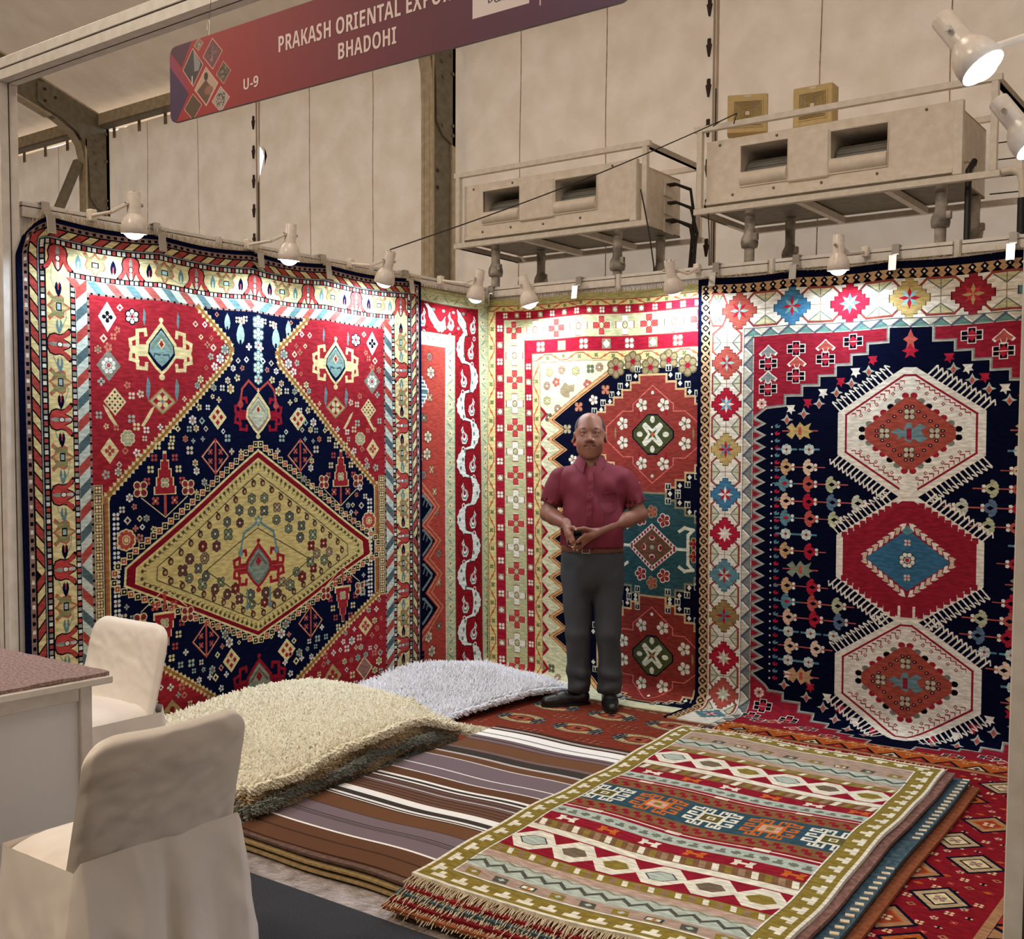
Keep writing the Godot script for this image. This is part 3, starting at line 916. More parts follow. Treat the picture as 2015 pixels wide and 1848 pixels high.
	# birds along the zigzag, and rows of lying flowers
	for sd in [-1.0, 1.0]:
		for i in 36:
			var t := .79 + i * .0375
			var c := teal if i % 2 == 0 else crim
			p.poly(p.scaled(v2([-.2, -.2, .5, -.7, .3, -.1, 1, -.3, .8, .4, 0, .5]), cx + sd * .68, t, -sd * .026, .020), c)
			p.ell(cx + sd * .70, t + .004, .006, .006, ivory, 5)
		var bloom := func(x: float, y: float, a: Color, b: Color, big: bool):
			var r := .046 if big else .036
			p.line(Vector2(x - r * 2.0, y), Vector2(x + r * 2.0, y), .006, b)
			if big:
				p.poly(p.scaled(v2([-1.6, -.4, -.9, -.9, -.5, -.3, .0, -1, .5, -.5, 1.3, -.9, 1.0, -.2, 1.5, .1, 1.0, .3, 1.2, .9, .5, .6, 0, 1, -.5, .3, -.9, .9, -1.6, .4, -1, 0]), x, y, r, r), a)
				p.rect(x - .008, y - .02, x + .008, y + .02, rust)
			else:
				p.ell(x + sd * r * .1, y, r * .62, r * .72, a, 8)
				for k in 7:
					var an := -1.35 + k * .45
					p.ell(x + sd * r * .2 + cos(an) * r * .7 * sd, y + sin(an) * r * .95, r * .34, r * .30, a, 6)
				p.ell(x - sd * r * .7, y - r * .3, r * .3, r * .26, ivory, 5); p.ell(x - sd * r * .7, y + r * .3, r * .3, r * .26, ivory, 5)
				p.dia(x + sd * r * .25, y, r * .5, r * .3, blk if a != teal else crim)
		var cross_ := func(x: float, y: float):
			p.cross_flower(x, y, .032, rgb(160, 186, 180), nv); p.quad_flower(x, y, .026, rgb(206, 206, 190), crim)
		var rows := [[.815, [[-.55, mus, 1]]], [.91, [[-.62, teal, 2], [-.50, teal, 2]]], [1.00, [[-.61, tan_, 0], [-.49, rgb(220, 190, 160), 0]]], [1.085, [[-.62, teal, 0], [-.49, rust, 0], [-.37, rgb(180, 180, 140), 0]]],
			[1.175, [[-.61, rgb(220, 180, 150), 0], [-.49, crim, 0], [-.365, rgb(90, 110, 130), 0], [-.235, rgb(190, 190, 170), 0]]], [1.262, [[-.61, teal, 0], [-.48, rust, 0], [-.355, rgb(176, 178, 140), 0]]],
			[1.345, [[-.62, teal, 2], [-.51, teal, 2]]], [1.43, [[-.61, tan_, 0], [-.48, crim, 0]]], [1.525, [[-.54, rgb(128, 136, 116), 1]]], [1.612, [[-.60, tan_, 0], [-.465, crim, 0]]],
			[1.695, [[-.60, teal, 0], [-.46, rust, 0], [-.33, rgb(176, 176, 140), 0]]], [1.775, [[-.59, rgb(220, 180, 150), 0], [-.45, crim, 0], [-.32, rgb(90, 110, 130), 0]]], [1.85, [[-.60, teal, 2], [-.48, teal, 2], [-.36, teal, 2]]],
			[1.925, [[-.58, rgb(220, 186, 150), 0], [-.44, rgb(224, 196, 170), 0]]], [2.0, [[-.60, teal, 2], [-.49, teal, 2]]], [2.075, [[-.53, tan_, 1]]]]
		for row in rows:
			for q in row[1]:
				if q[2] == 2:
					p.line(Vector2(cx + sd * -q[0] - .05, row[0]), Vector2(cx + sd * -q[0] + .05, row[0]), .010, teal)
					cross_.call(cx - sd * q[0] * 1.0, row[0])
				else: bloom.call(cx - sd * q[0], row[0], q[1], rust if q[1] != teal else teal, q[2] == 1)
	# the chain of three hexagons
	var mids := [.828, 1.442, 2.04]
	for i in 3:
		var y: float = mids[i]
		var hw := .352; var fl := .105; var hh := .318
		var hexa := func(f: float) -> Array:
			return v2([cx - .03 * f, y - hh * f, cx + .03 * f, y - hh * f, cx + hw * f, y - fl * f, cx + hw * f, y + fl * f, cx + .03 * f, y + hh * f, cx - .03 * f, y + hh * f, cx - hw * f, y + fl * f, cx - hw * f, y - fl * f])
		var outer: Array = hexa.call(1.0)
		for e in [[1, 2], [3, 4], [5, 6], [7, 0]]:
			var a: Vector2 = outer[e[0]]; var b: Vector2 = outer[e[1]]
			var d := (b - a).normalized(); var n := Vector2(-d.y, d.x)
			if n.dot(a - Vector2(cx, y)) < 0: n = -n
			for j in 15:
				var c := a.lerp(b, (j + .4) / 15.0)
				if (j < 2 and e[0] in [1, 5] or j > 12 and e[0] in [3, 7]) and absf(c.x - cx) < .07: continue
				var sl := Vector2(.010 * signf(n.x), -.004 * signf(n.y))
				p.poly([c, c + d * .008, c + d * .010 + n * .050 + sl, c + d * .022 + n * .034 + sl, c + d * .026 + n * .040 + sl, c + d * .008 + n * .062 + sl, c + d * .001 + n * .056 + sl], ivory)
		p.poly(outer, ivory)
		if i == 1:
			p.poly(hexa.call(.90), red)
			# stepped edge of the red
			for sx in [-1.0, 1.0]:
				for sy in [-1.0, 1.0]:
					for j in 9:
						var f := (j + .5) / 9.0
						p.rect(cx + sx * lerpf(.05, .325, f) - .014, y + sy * lerpf(.275, .10, f) - .014, cx + sx * lerpf(.05, .325, f) + .014, y + sy * lerpf(.275, .10, f) + .014, red)
			for sx in [-1.0, 1.0]:
				for sy in [-1.0, 1.0]:
					for j in 8:
						var f := j / 7.0
						var q := Vector2(cx + sx * lerpf(.02, .205, f), y + sy * lerpf(.165, .015, f))
						p.poly(p.scaled(v2([-.6, .6, -.2, -.8, .5, -1, .3, -.2, .9, .1, .2, .5]), q.x, q.y, .024 * sx, .024 * -sy * -1.0), ivory if j % 2 == 0 else rgb(206, 190, 160))
			p.poly(v2([cx, y - .15, cx + .2, y, cx, y + .15, cx - .2, y]), blue.darkened(.1))
			p.poly(v2([cx, y - .17, cx + .03, y - .14, cx, y - .12, cx - .03, y - .14]), teal)
			p.flower(cx, y, .042, 8, ivory, crim, rgb(60, 80, 90)); p.flower(cx, y - .085, .018, 4, rgb(220, 190, 170), crim); p.flower(cx, y + .085, .018, 4, rgb(220, 190, 170), crim)
		else:
			p.path(hexa.call(.88), .010, red, true)
			var zl: Array = hexa.call(.80)
			for e in [[1, 2], [3, 4], [5, 6], [7, 0]]:
				var a: Vector2 = zl[e[0]]; var b: Vector2 = zl[e[1]]
				for j in 11:
					var c := a.lerp(b, (j + .5) / 11.0)
					p.rect(c.x - .012, c.y - .009, c.x + .012, c.y - .004, red); p.rect(c.x + .008, c.y - .009, c.x + .012, c.y + .010, red)
				for j in 6:
					var c: Vector2 = (a.lerp(b, (j + .5) / 6.0) - Vector2(cx, y)) * .90 + Vector2(cx, y)
					p.dia(c.x, c.y, .010, .010, brick); p.dia(c.x, c.y, .005, .005, ivory)
			for sx in [-1.0, 1.0]:
				for sy in [-1.0, 1.0]:
					for j in 7:
						var f := j / 6.0
						var q := Vector2(cx + sx * lerpf(.02, .228, f), y + sy * lerpf(.182, .02, f))
						p.ell(q.x, q.y, .018, .015, [rgb(150, 36, 48), rgb(120, 122, 110), blk, rgb(150, 36, 48)][j % 4], 7)
			p.poly(v2([cx - .02, y - .175, cx + .02, y - .175, cx + .215, y - .025, cx + .215, y + .025, cx + .02, y + .175, cx - .02, y + .175, cx - .215, y + .025, cx - .215, y - .025]), rgb(160, 74, 60))
			var inn := v2([cx, y - .14, cx + .17, y, cx, y + .14, cx - .17, y])
			for e in 4:
				var a: Vector2 = inn[e]; var b: Vector2 = inn[(e + 1) % 4]
				for j in 6:
					var c := a.lerp(b, (j + .5) / 6.0)
					p.ell(c.x, c.y, .011, .009, blk, 6); p.ell(c.x, c.y, .006, .005, rust.lightened(.3), 5)
			p.poly(p.scaled(v2([-1.6, -.1, -.9, -.5, -.5, -.2, -.2, -1, .2, -1, .3, -.4, .9, -.9, 1.5, -.6, 1.0, -.3, 1.2, .2, 1.6, .5, .9, .9, .4, .5, .1, .9, -.3, .7, -.5, .3, -1.1, .6, -.9, .2]), cx, y, .055, .052), rgb(106, 134, 136))
			p.rect(cx - .012, y - .022, cx + .012, y + .03, red)
			for q in [Vector2(0, -.092), Vector2(.118, 0), Vector2(0, .092), Vector2(-.118, 0)]:
				p.flower(cx + q.x, y + q.y, .028, 4, rgb(186, 180, 150), crim, rgb(90, 70, 60)); p.dia(cx + q.x, y + q.y, .006, .006, blk)
		# necks between the hexagons
		if i < 2:
			var ny: float = (y + mids[i + 1]) * .5
			p.rect(cx - .042, ny - .075, cx + .042, ny + .075, ivory); p.rect(cx - .028, ny - .11, cx + .028, ny + .11, ivory if i == 0 else red)
			p.rect(cx - .026, ny - (.0 if i == 0 else .12), cx + .026, ny + (.12 if i == 0 else .0), red)
	return p.im

# ---- the cream rug with crosses beside the corner
func rug_middle() -> Image:
	var W := 1.60; var L := 2.55
	var yel := rgb(222, 204, 140); var red := rgb(160, 30, 48); var ol := rgb(196, 194, 146); var cream := rgb(226, 222, 182); var ivory := rgb(236, 234, 214); var nv := rgb(14, 16, 36)
	var brick := rgb(156, 70, 58); var green := rgb(108, 116, 72); var org := rgb(196, 106, 66); var tealg := rgb(52, 84, 88); var ora := rgb(216, 166, 110); var brown := rgb(120, 60, 46)
	var p := Loom.new(Vector2(W, L), 700, rgb(176, 168, 112))
	var ring := func(d: float, t: float, c: Color): p.rect(d, t, W, L, c)
	var vine := func(dir: int, a0: float, a1: float, b: float, hw: float):
		var n := int((a1 - a0) / .11)
		for i in n:
			var s := a0 + (i + .5) * (a1 - a0) / n
			var sg := 1.0 if i % 2 == 0 else -1.0
			var z := func(x: float, y: float) -> Vector2: return Vector2(x, b + y) if dir == 0 else Vector2(b + y, x)
			p.path([z.call(s - .055, sg * hw * .8), z.call(s - .03, sg * hw * .8), z.call(s - .012, sg * hw * .2), z.call(s + .012, -sg * hw * .2), z.call(s + .03, -sg * hw * .8), z.call(s + .055, -sg * hw * .8)], .005, brick)
			p.poly([z.call(s - .018, sg * hw * .5), z.call(s + .004, sg * hw * .35), z.call(s + .018, -sg * hw * .5), z.call(s - .004, -sg * hw * .35)], org)
			var c: Vector2 = z.call(s + .055, sg * hw * .15)
			p.flower(c.x, c.y, hw * .62, 4, green, ivory, rgb(200, 190, 120))
			p.dia(c.x, c.y, hw * .14, hw * .2, nv)
	var strip := func(dir: int, a0: float, a1: float, b0: float, b1: float):
		var h := b1 - b0
		var n := int((a1 - a0) / (h * 1.02))
		for i in n:
			var s := a0 + (i + .5) * (a1 - a0) / n
			var c := Vector2(s, (b0 + b1) * .5) if dir == 0 else Vector2((b0 + b1) * .5, s)
			if i % 4 == 1:
				p.poly(p.scaled(v2([-1, -1, 1, -1, 1, 1, -1, 1]), c.x, c.y, h * .44), brick)
				for q in [Vector2(-1, -1), Vector2(1, -1), Vector2(1, 1), Vector2(-1, 1)]: p.ell(c.x + q.x * h * .21, c.y + q.y * h * .21, h * .2, h * .2, ivory, 6)
			elif i % 4 == 3:
				p.poly(p.scaled(v2([-1, -1, 1, -1, 1, 1, -1, 1]), c.x, c.y, h * .40), rgb(150, 140, 104))
				p.dia(c.x, c.y, h * .34, h * .34, ivory); p.ell(c.x + h * .12, c.y + h * .1, h * .17, h * .15, ivory, 6)
	ring.call(.012, .040, brick); ring.call(.016, .044, yel)
	vine.call(0, .02, W, .058, .018); vine.call(1, .07, L, .041, .024)
	ring.call(.070, .073, brick); ring.call(.074, .076, red)
	strip.call(0, .08, W, .078, .120); strip.call(1, .10, L, .078, .128)
	ring.call(.130, .122, brick); ring.call(.134, .126, ol)
	var crs := func(x: float, y: float, isred: bool, hx: float, hy: float):
		var a := v2([-.34, -1, .34, -1, .34, -.34, 1, -.34, 1, .34, .34, .34, .34, 1, -.34, 1, -.34, .34, -1, .34, -1, -.34, -.34, -.34])
		p.poly(p.scaled(a, x, y, hx * 1.2, hy * 1.12), ivory if isred else brick); p.poly(p.scaled(a, x, y, hx * 1.1, hy * 1.04), brick if isred else ivory)
		p.poly(p.scaled(a, x, y, hx, hy * .95), rgb(192, 72, 66) if isred else ivory)
		p.path([Vector2(x - hx * .34, y - hy * .34), Vector2(x + hx * .34, y + hy * .34)], .004, ivory if isred else ol)
		p.path([Vector2(x + hx * .34, y - hy * .34), Vector2(x - hx * .34, y + hy * .34)], .004, ivory if isred else ol)
		p.ell(x, y, .018, .022, brown); p.ell(x, y, .014, .018, ol)
	for i in 9: crs.call(.208 + i * .157, .189, i % 2 == 0, .052, .052)
	for i in 15: crs.call(.210, .343 + i * .147, i % 2 == 1, .053, .056)
	ring.call(.284, .252, brick); ring.call(.288, .256, red)
	strip.call(0, .29, W, .258, .330); strip.call(1, .34, L, .290, .336)
	ring.call(.338, .332, brick); ring.call(.342, .336, yel)
	vine.call(0, .345, W, .362, .022); vine.call(1, .39, L, .369, .022)
	ring.call(.397, .388, brick); ring.call(.400, .392, cream)
	# scattered small flowers in the pale corner
	for q in [[.47, .45, 0], [.56, .44, 1], [.66, .45, 0], [.76, .44, 2], [.45, .53, 1], [.52, .51, 3], [.45, .62, 0], [.53, .67, 1], [.46, .72, 2], [.74, .53, 3], [.82, .43, 1], [.47, 2.23, 2], [.53, 2.28, 1], [.46, 2.36, 0]]:
		p.flower(q[0], q[1], .026, [6, 8, 4, 5][q[2]], [rgb(190, 180, 120), rgb(170, 130, 110), rgb(100, 108, 84), rgb(196, 90, 80)][q[2]], ivory, rgb(140, 130, 90))
	p.poly(p.scaled(v2([-1, -.2, -.3, -1, .2, -.6, 1, -.7, .9, .2, .3, .3, .3, 1, -.4, .9, -1, .4]), .60, .56, .052, .046), rgb(160, 142, 108))
	# navy field, its step band and zigzag edge
	var cx := 1.175
	var nz := 12
	var edge := [Vector2(.93, .44), Vector2(.49, .735)]
	for i in nz:
		var t := .735 + i * .118
		edge.append(Vector2(.59, t + .059))
		if i < nz - 1: edge.append(Vector2(.49, t + .118))
	edge.append(Vector2(.98, 2.43))
	var field := edge.duplicate()
	field.append_array([Vector2(W, 2.43), Vector2(W, .44)])
	# dark red teeth against the guard
	for i in 14:
		var t := .70 + i * .118
		p.poly(v2([.401, t - .05, .452, t, .401, t + .05]), red); p.poly(v2([.401, t - .026, .428, t, .401, t + .026]), rgb(150, 130, 90))
	var shift := func(d: float) -> Array:
		var o := []
		for q in edge: o.append(q + Vector2(d, 0))
		return o
	p.path(shift.call(-.030), .014, brown); p.path(shift.call(-.014), .026, ora); p.path(shift.call(.002), .012, brown)
	p.poly(field, nv)
	p.path(shift.call(.006), .006, ora)
	# blossoms over the top
	for i in 6:
		var x := .93 + i * .115
		var y := .40 + (.035 if i % 2 == 0 else 0.0)
		p.flower(x, y, .056, 6, rgb(160, 142, 104), rgb(150, 30, 40), rgb(110, 96, 66)); p.ell(x, y, .018, .018, red, 6)
	# stepped medallions down the middle
	var medal := func(y: float, hw: float, hh: float, c: Color, line_c: Color):
		var n := 6
		for pass_ in 2:
			var g := .012 if pass_ == 0 else 0.0
			for i in n:
				var w2 := hw * (1.0 - (i * .78) / (n - 1)) + g
				var h2 := hh * (.36 + .64 * i / (n - 1)) + g
				p.rect(cx - w2, y - h2, cx + w2, y + h2, line_c if pass_ == 0 else c)
	medal.call(.813, .37, .33, rgb(150, 62, 54), rgb(216, 180, 130))
	medal.call(1.447, .37, .30, tealg, rgb(150, 140, 110))
	medal.call(2.06, .37, .33, rgb(140, 56, 48), rgb(216, 180, 130))
	for y in [.813, 2.06]:
		p.path(v2([cx, y - .275, cx + .13, y - .17, cx + .13, y - .13, cx + .20, y - .13, cx + .31, y - .04, cx + .31, y + .04, cx + .20, y + .13, cx + .13, y + .13, cx + .13, y + .17, cx, y + .275, cx - .13, y + .17, cx - .13, y + .13, cx - .20, y + .13, cx - .31, y + .04, cx - .31, y - .04, cx - .20, y - .13, cx - .13, y - .13, cx - .13, y - .17]), .006, rgb(220, 120, 104), true)
		p.poly(v2([cx - .03, y - .115, cx + .03, y - .115, cx + .135, y - .02, cx + .135, y + .02, cx + .03, y + .115, cx - .03, y + .115, cx - .135, y + .02, cx - .135, y - .02]), nv)
		p.poly(v2([cx - .03, y - .107, cx + .03, y - .107, cx + .127, y - .018, cx + .127, y + .018, cx + .03, y + .107, cx - .03, y + .107, cx - .127, y + .018, cx - .127, y - .018]), rgb(78, 84, 50))
		for a in 4:
			p.at(cx, y, a * PI / 2)
			p.ell(0, -.084, .015, .02, ivory); p.poly(v2([0, -.03, .045, -.068, .06, -.06, .03, -.03, 0, -.012, -.03, -.03, -.06, -.06, -.045, -.068]), ivory)
			p.home()
		p.ell(cx, y, .012, .012, org)
		for q in [[-.07, -.165], [.07, -.165], [-.20, -.06], [.20, -.06], [-.20, .05], [.20, .05], [-.07, .165], [.07, .165]]:
			p.flower(cx + q[0], y + q[1], .038, 5, ivory, rgb(110, 110, 70))
			p.poly(p.scaled(v2([0, -1, .5, 0, 0, 1, -.5, 0]), cx + q[0] * 1.25, y + q[1] + (.045 if q[1] < 0 else -.045), .014, .026), red if absf(q[0]) < .1 else rgb(150, 134, 90))
		p.ell(cx, y - .235, .011, .011, ivory, 6); p.ell(cx, y + .235, .011, .011, ivory, 6)
	# the green medallion
	var my := 1.447
	p.poly(v2([cx, my - .135, cx + .165, my, cx, my + .135, cx - .165, my]), ivory)
	p.poly(v2([cx, my - .105, cx + .128, my, cx, my + .105, cx - .128, my]), rgb(120, 82, 62))
	for i in 4:
		var a: Vector2 = Vector2(cx, my) + [Vector2(0, -.12), Vector2(.147, 0), Vector2(0, .12), Vector2(-.147, 0)][i]
		var b: Vector2 = Vector2(cx, my) + [Vector2(.147, 0), Vector2(0, .12), Vector2(-.147, 0), Vector2(0, -.12)][i]
		for j in 8:
			var c := a.lerp(b, (j + .5) / 8.0)
			p.rect(c.x - .006, c.y - .008, c.x + .006, c.y + .008, red)
		p.at(cx, my, i * PI / 2)
		p.ell(0, -.052, .02, .014, ivory, 8); p.ell(0, -.055, .015, .01, red, 8)
		p.home()
	p.ell(cx, my, .014, .014, rgb(160, 170, 150), 8)
	for sg in [-1.0, 1.0]:
		for tg in [-1.0, 1.0]:
			p.path([Vector2(cx + sg * .16, my), Vector2(cx + sg * .22, my), Vector2(cx + sg * .22, my + tg * .08), Vector2(cx + sg * .25, my + tg * .11), Vector2(cx + sg * .20, my + tg * .12), Vector2(cx + sg * .17, my + tg * .10)], .018, ivory)
			p.flower(cx + sg * .075, my + tg * .155, .036, 5, rgb(150, 50, 50), org, ivory)
			p.flower(cx + sg * .26, my + tg * .035, .032, 5, rgb(150, 50, 50), red, rgb(200, 180, 130))
		p.flower(cx, my + sg * .20, .034, 5, rgb(170, 90, 70), org, rgb(170, 160, 120))
	# key-shaped figures on the navy around the medallions
	for y in [.813, 1.447, 2.06]:
		for sx in [-1.0, 1.0]:
			for sy in [-1.0, 1.0]:
				for j in 6:
					var x: float = cx + sx * (.10 + j * .058)
					var t: float = y + sy * ((.37 if y != 1.447 else .345) - j * .048)
					p.rect(x - .018, t - .019, x + .018, t + .019, rgb(206, 206, 186)); p.rect(x - .012, t - .010, x + .014, t + .014, nv)
					p.rect(x - .003, t - .014, x + .004, t + .010, rgb(206, 206, 186))
					p.dia(x + sx * .012, t + sy * -.040, .014, .016, ivory)
	for q in [[.68, .66, 0], [.60, .79, 1], [.66, .86, 2], [.74, .74, 1], [.64, .97, 3], [.66, 1.1, 1], [.78, .62, 3], [.86, .56, 0], [.63, 1.25, 3], [.68, 2.0, 1], [.72, 2.1, 2], [.68, 1.9, 3]]:
		p.flower(q[0], q[1], .03, [4, 4, 5, 5][q[2]], [rgb(196, 130, 100), rgb(176, 174, 140), rgb(190, 90, 76), ivory][q[2]], org, rgb(60, 40, 36))
	return p.im

# ---- the rust rug with the paisley border at the end of the left wall
func rug_corner() -> Image:
	var W := .78; var L := 2.5
	var pale := rgb(196, 200, 160); var rust := rgb(176, 72, 60); var red := rgb(138, 26, 34); var ivory := rgb(230, 232, 220); var teal := rgb(92, 126, 128); var nv := rgb(14, 16, 34); var sage := rgb(110, 130, 116)
	var p := Loom.new(Vector2(W, L), 700, rgb(178, 176, 130))
	p.rect(0, .02, .70, L, pale)
	var leaf := func(dir: int, a0: float, a1: float, b: float, hw: float):
		var n := int((a1 - a0) / .085)
		for i in n:
			var s := a0 + (i + .5) * (a1 - a0) / n
			var sg := 1.0 if i % 2 == 0 else -1.0
			var z := func(x: float, y: float) -> Vector2: return Vector2(x, b + y) if dir == 0 else Vector2(b + y, x)
			p.poly([z.call(s - .04, sg * hw), z.call(s - .018, sg * hw * .4), z.call(s + .006, -sg * hw * .9), z.call(s - .012, -sg * hw * .3)], sage)
			var c: Vector2 = z.call(s + .030, 0)
			p.flower(c.x, c.y, hw * .72, 5, rgb(226, 216, 170), rgb(90, 40, 34))
	leaf.call(0, .0, .66, .048, .022); leaf.call(1, .08, L, .652, .028)
	p.rect(0, .074, .612, L, rgb(120, 130, 100)); p.rect(0, .078, .608, L, red)
	var wv := []
	for i in 90: wv.append(Vector2(.502 - .060 * sin((.239 + i * .026 - .325) / .172 * PI + PI * .5), .239 + i * .026))
	p.path(wv, .066, rgb(70, 30, 28)); p.path(wv, .058, ivory)
	for i in 88:
		if i % 2: p.ell(wv[i].x + (.012 if i % 4 == 1 else -.012), wv[i].y, .009, .014, sage, 6)
	wv = []
	for i in 22: wv.append(Vector2(i * .026, .165 + .045 * cos(i * .026 / .13 * PI)))
	p.path(wv, .060, rgb(70, 30, 28)); p.path(wv, .052, ivory)
	for i in 21:
		if i % 2: p.ell(wv[i].x, wv[i].y, .014, .009, sage, 6)
	# paisleys in red lobes on the ivory vine
	var lobe := func(x: float, y: float, sg: float):
		var o := []
		for q in [[-.9, -1.0], [.1, -1.12], [.85, -.6], [1.05, .0], [.85, .7], [.1, 1.1], [-.9, .9], [-1.1, .2], [-1.1, -.4]]: o.append(Vector2(x + q[0] * .055 * sg, y + q[1] * .078))
		p.poly(o, rgb(70, 30, 28))
		var o2 := []
		for q in o: o2.append(Vector2(x, y) + (q - Vector2(x, y)) * .93)
		p.poly(o2, red)
		var drop := [[.2, -.95], [.55, -.5], [.3, -.1], [.55, .3], [.3, .85], [-.3, .9], [-.65, .4], [-.5, -.1], [0, -.35], [.1, -.6]]
		for f in [[1.0, ivory], [.82, sage], [.62, ivory], [.36, red]]:
			var d := []
			for q in drop: d.append(Vector2(x + sg * .004 + q[0] * .046 * sg * f[0], y + .006 + q[1] * .06 * f[0]))
			p.poly(d, f[1])
		p.ell(x + sg * .012, y + .088, .013, .015, ivory, 8); p.ell(x + sg * .012, y + .088, .008, .009, red, 6)
	for i in 14:
		var t := .325 + i * .172
		var sg := 1.0 if i % 2 == 0 else -1.0
		lobe.call(.502 + sg * .030, t, sg)
	lobe.call(.10, .165, 1.0); lobe.call(.36, .165, -1.0); lobe.call(.555, .17, 1.0)
	for j in 7: p.ell(.2 + j * .045, .115 + (j % 2) * .09, .016, .010, sage, 6)
	p.rect(0, .250, .396, L, rgb(120, 130, 100)); p.rect(0, .254, .392, L, pale)
	leaf.call(0, 0, .33, .288, .022); leaf.call(1, .33, L, .352, .028)
	p.rect(0, .322, .313, L, ivory); p.rect(0, .328, .307, L, rust)
	# teal half diamond, navy teeth, small figures
	for i in 9:
		var f := i / 9.0
		p.rect(0, .40 + f * .20, .02 + f * .145, .80 - f * .20, ivory)
		p.rect(0, .41 + f * .20, .012 + f * .145, .79 - f * .20, teal)
	for q in [[.16, .395, 0], [.17, .485, 1], [.16, .63, 2], [.105, .75, 3], [.14, .86, 1], [.13, .96, 1], [.05, .89, 4], [.06, .98, 1], [.17, 1.05, 2], [.10, 1.08, 0], [.20, 1.18, 2], [.22, 1.30, 0], [.24, 1.55, 0], [.24, 1.72, 2], [.17, 1.85, 0], [.16, 1.93, 4], [.14, 2.03, 1], [.05, 2.03, 1], [.08, 2.13, 4], [.17, 2.12, 1], [.24, 1.98, 3], [.06, 2.2, 0], [.2, 2.24, 3]]:
		p.flower(q[0], q[1], .036 if q[2] == 1 else .026, [8, 6, 4, 4, 4][q[2]], [rgb(130, 140, 130), rgb(214, 206, 176), rgb(176, 150, 110), rgb(110, 120, 100), nv][q[2]], [rust, rgb(110, 120, 100), ivory, ivory, ivory][q[2]], rust.darkened(.3))
	var zz := [Vector2(0, 1.12)]
	for i in 4:
		zz.append(Vector2(.19 + .012 * i, 1.27 + i * .20)); zz.append(Vector2(.07 + .02 * i, 1.37 + i * .20))
	zz[-1] = Vector2(0, 2.05)
	for e in [[.065, rgb(196, 132, 96)], [.050, rust], [.026, rgb(206, 150, 110)], [.014, rust], [0.0, nv]]:
		var o := [Vector2(0, 1.12 - e[0] * 1.2)]
		for i in range(1, zz.size() - 1): o.append(zz[i] + Vector2(e[0] * (1.0), 0))
		o.append(Vector2(0, 2.05 + e[0] * 1.2))
		p.poly(o, e[1])
	for i in 4:
		var c := Vector2(.085, 1.27 + i * .20)
		p.path([c + Vector2(-.07, -.085), c + Vector2(.02, -.065), c + Vector2(.085, -.005)], .016, rgb(120, 134, 130)); p.path([c + Vector2(-.06, .075), c + Vector2(.01, .075), c + Vector2(.08, .01)], .016, rgb(120, 134, 130))
		for j in 4:
			p.line(c + Vector2(-.03 + j * .026, -.066 + j * .012), c + Vector2(-.04 + j * .026, -.040 + j * .012), .010, rgb(96, 110, 112))
		if i % 3 != 0: p.flower(c.x - .03, c.y, .024, 4, rgb(120, 134, 130), nv)
	return p.im

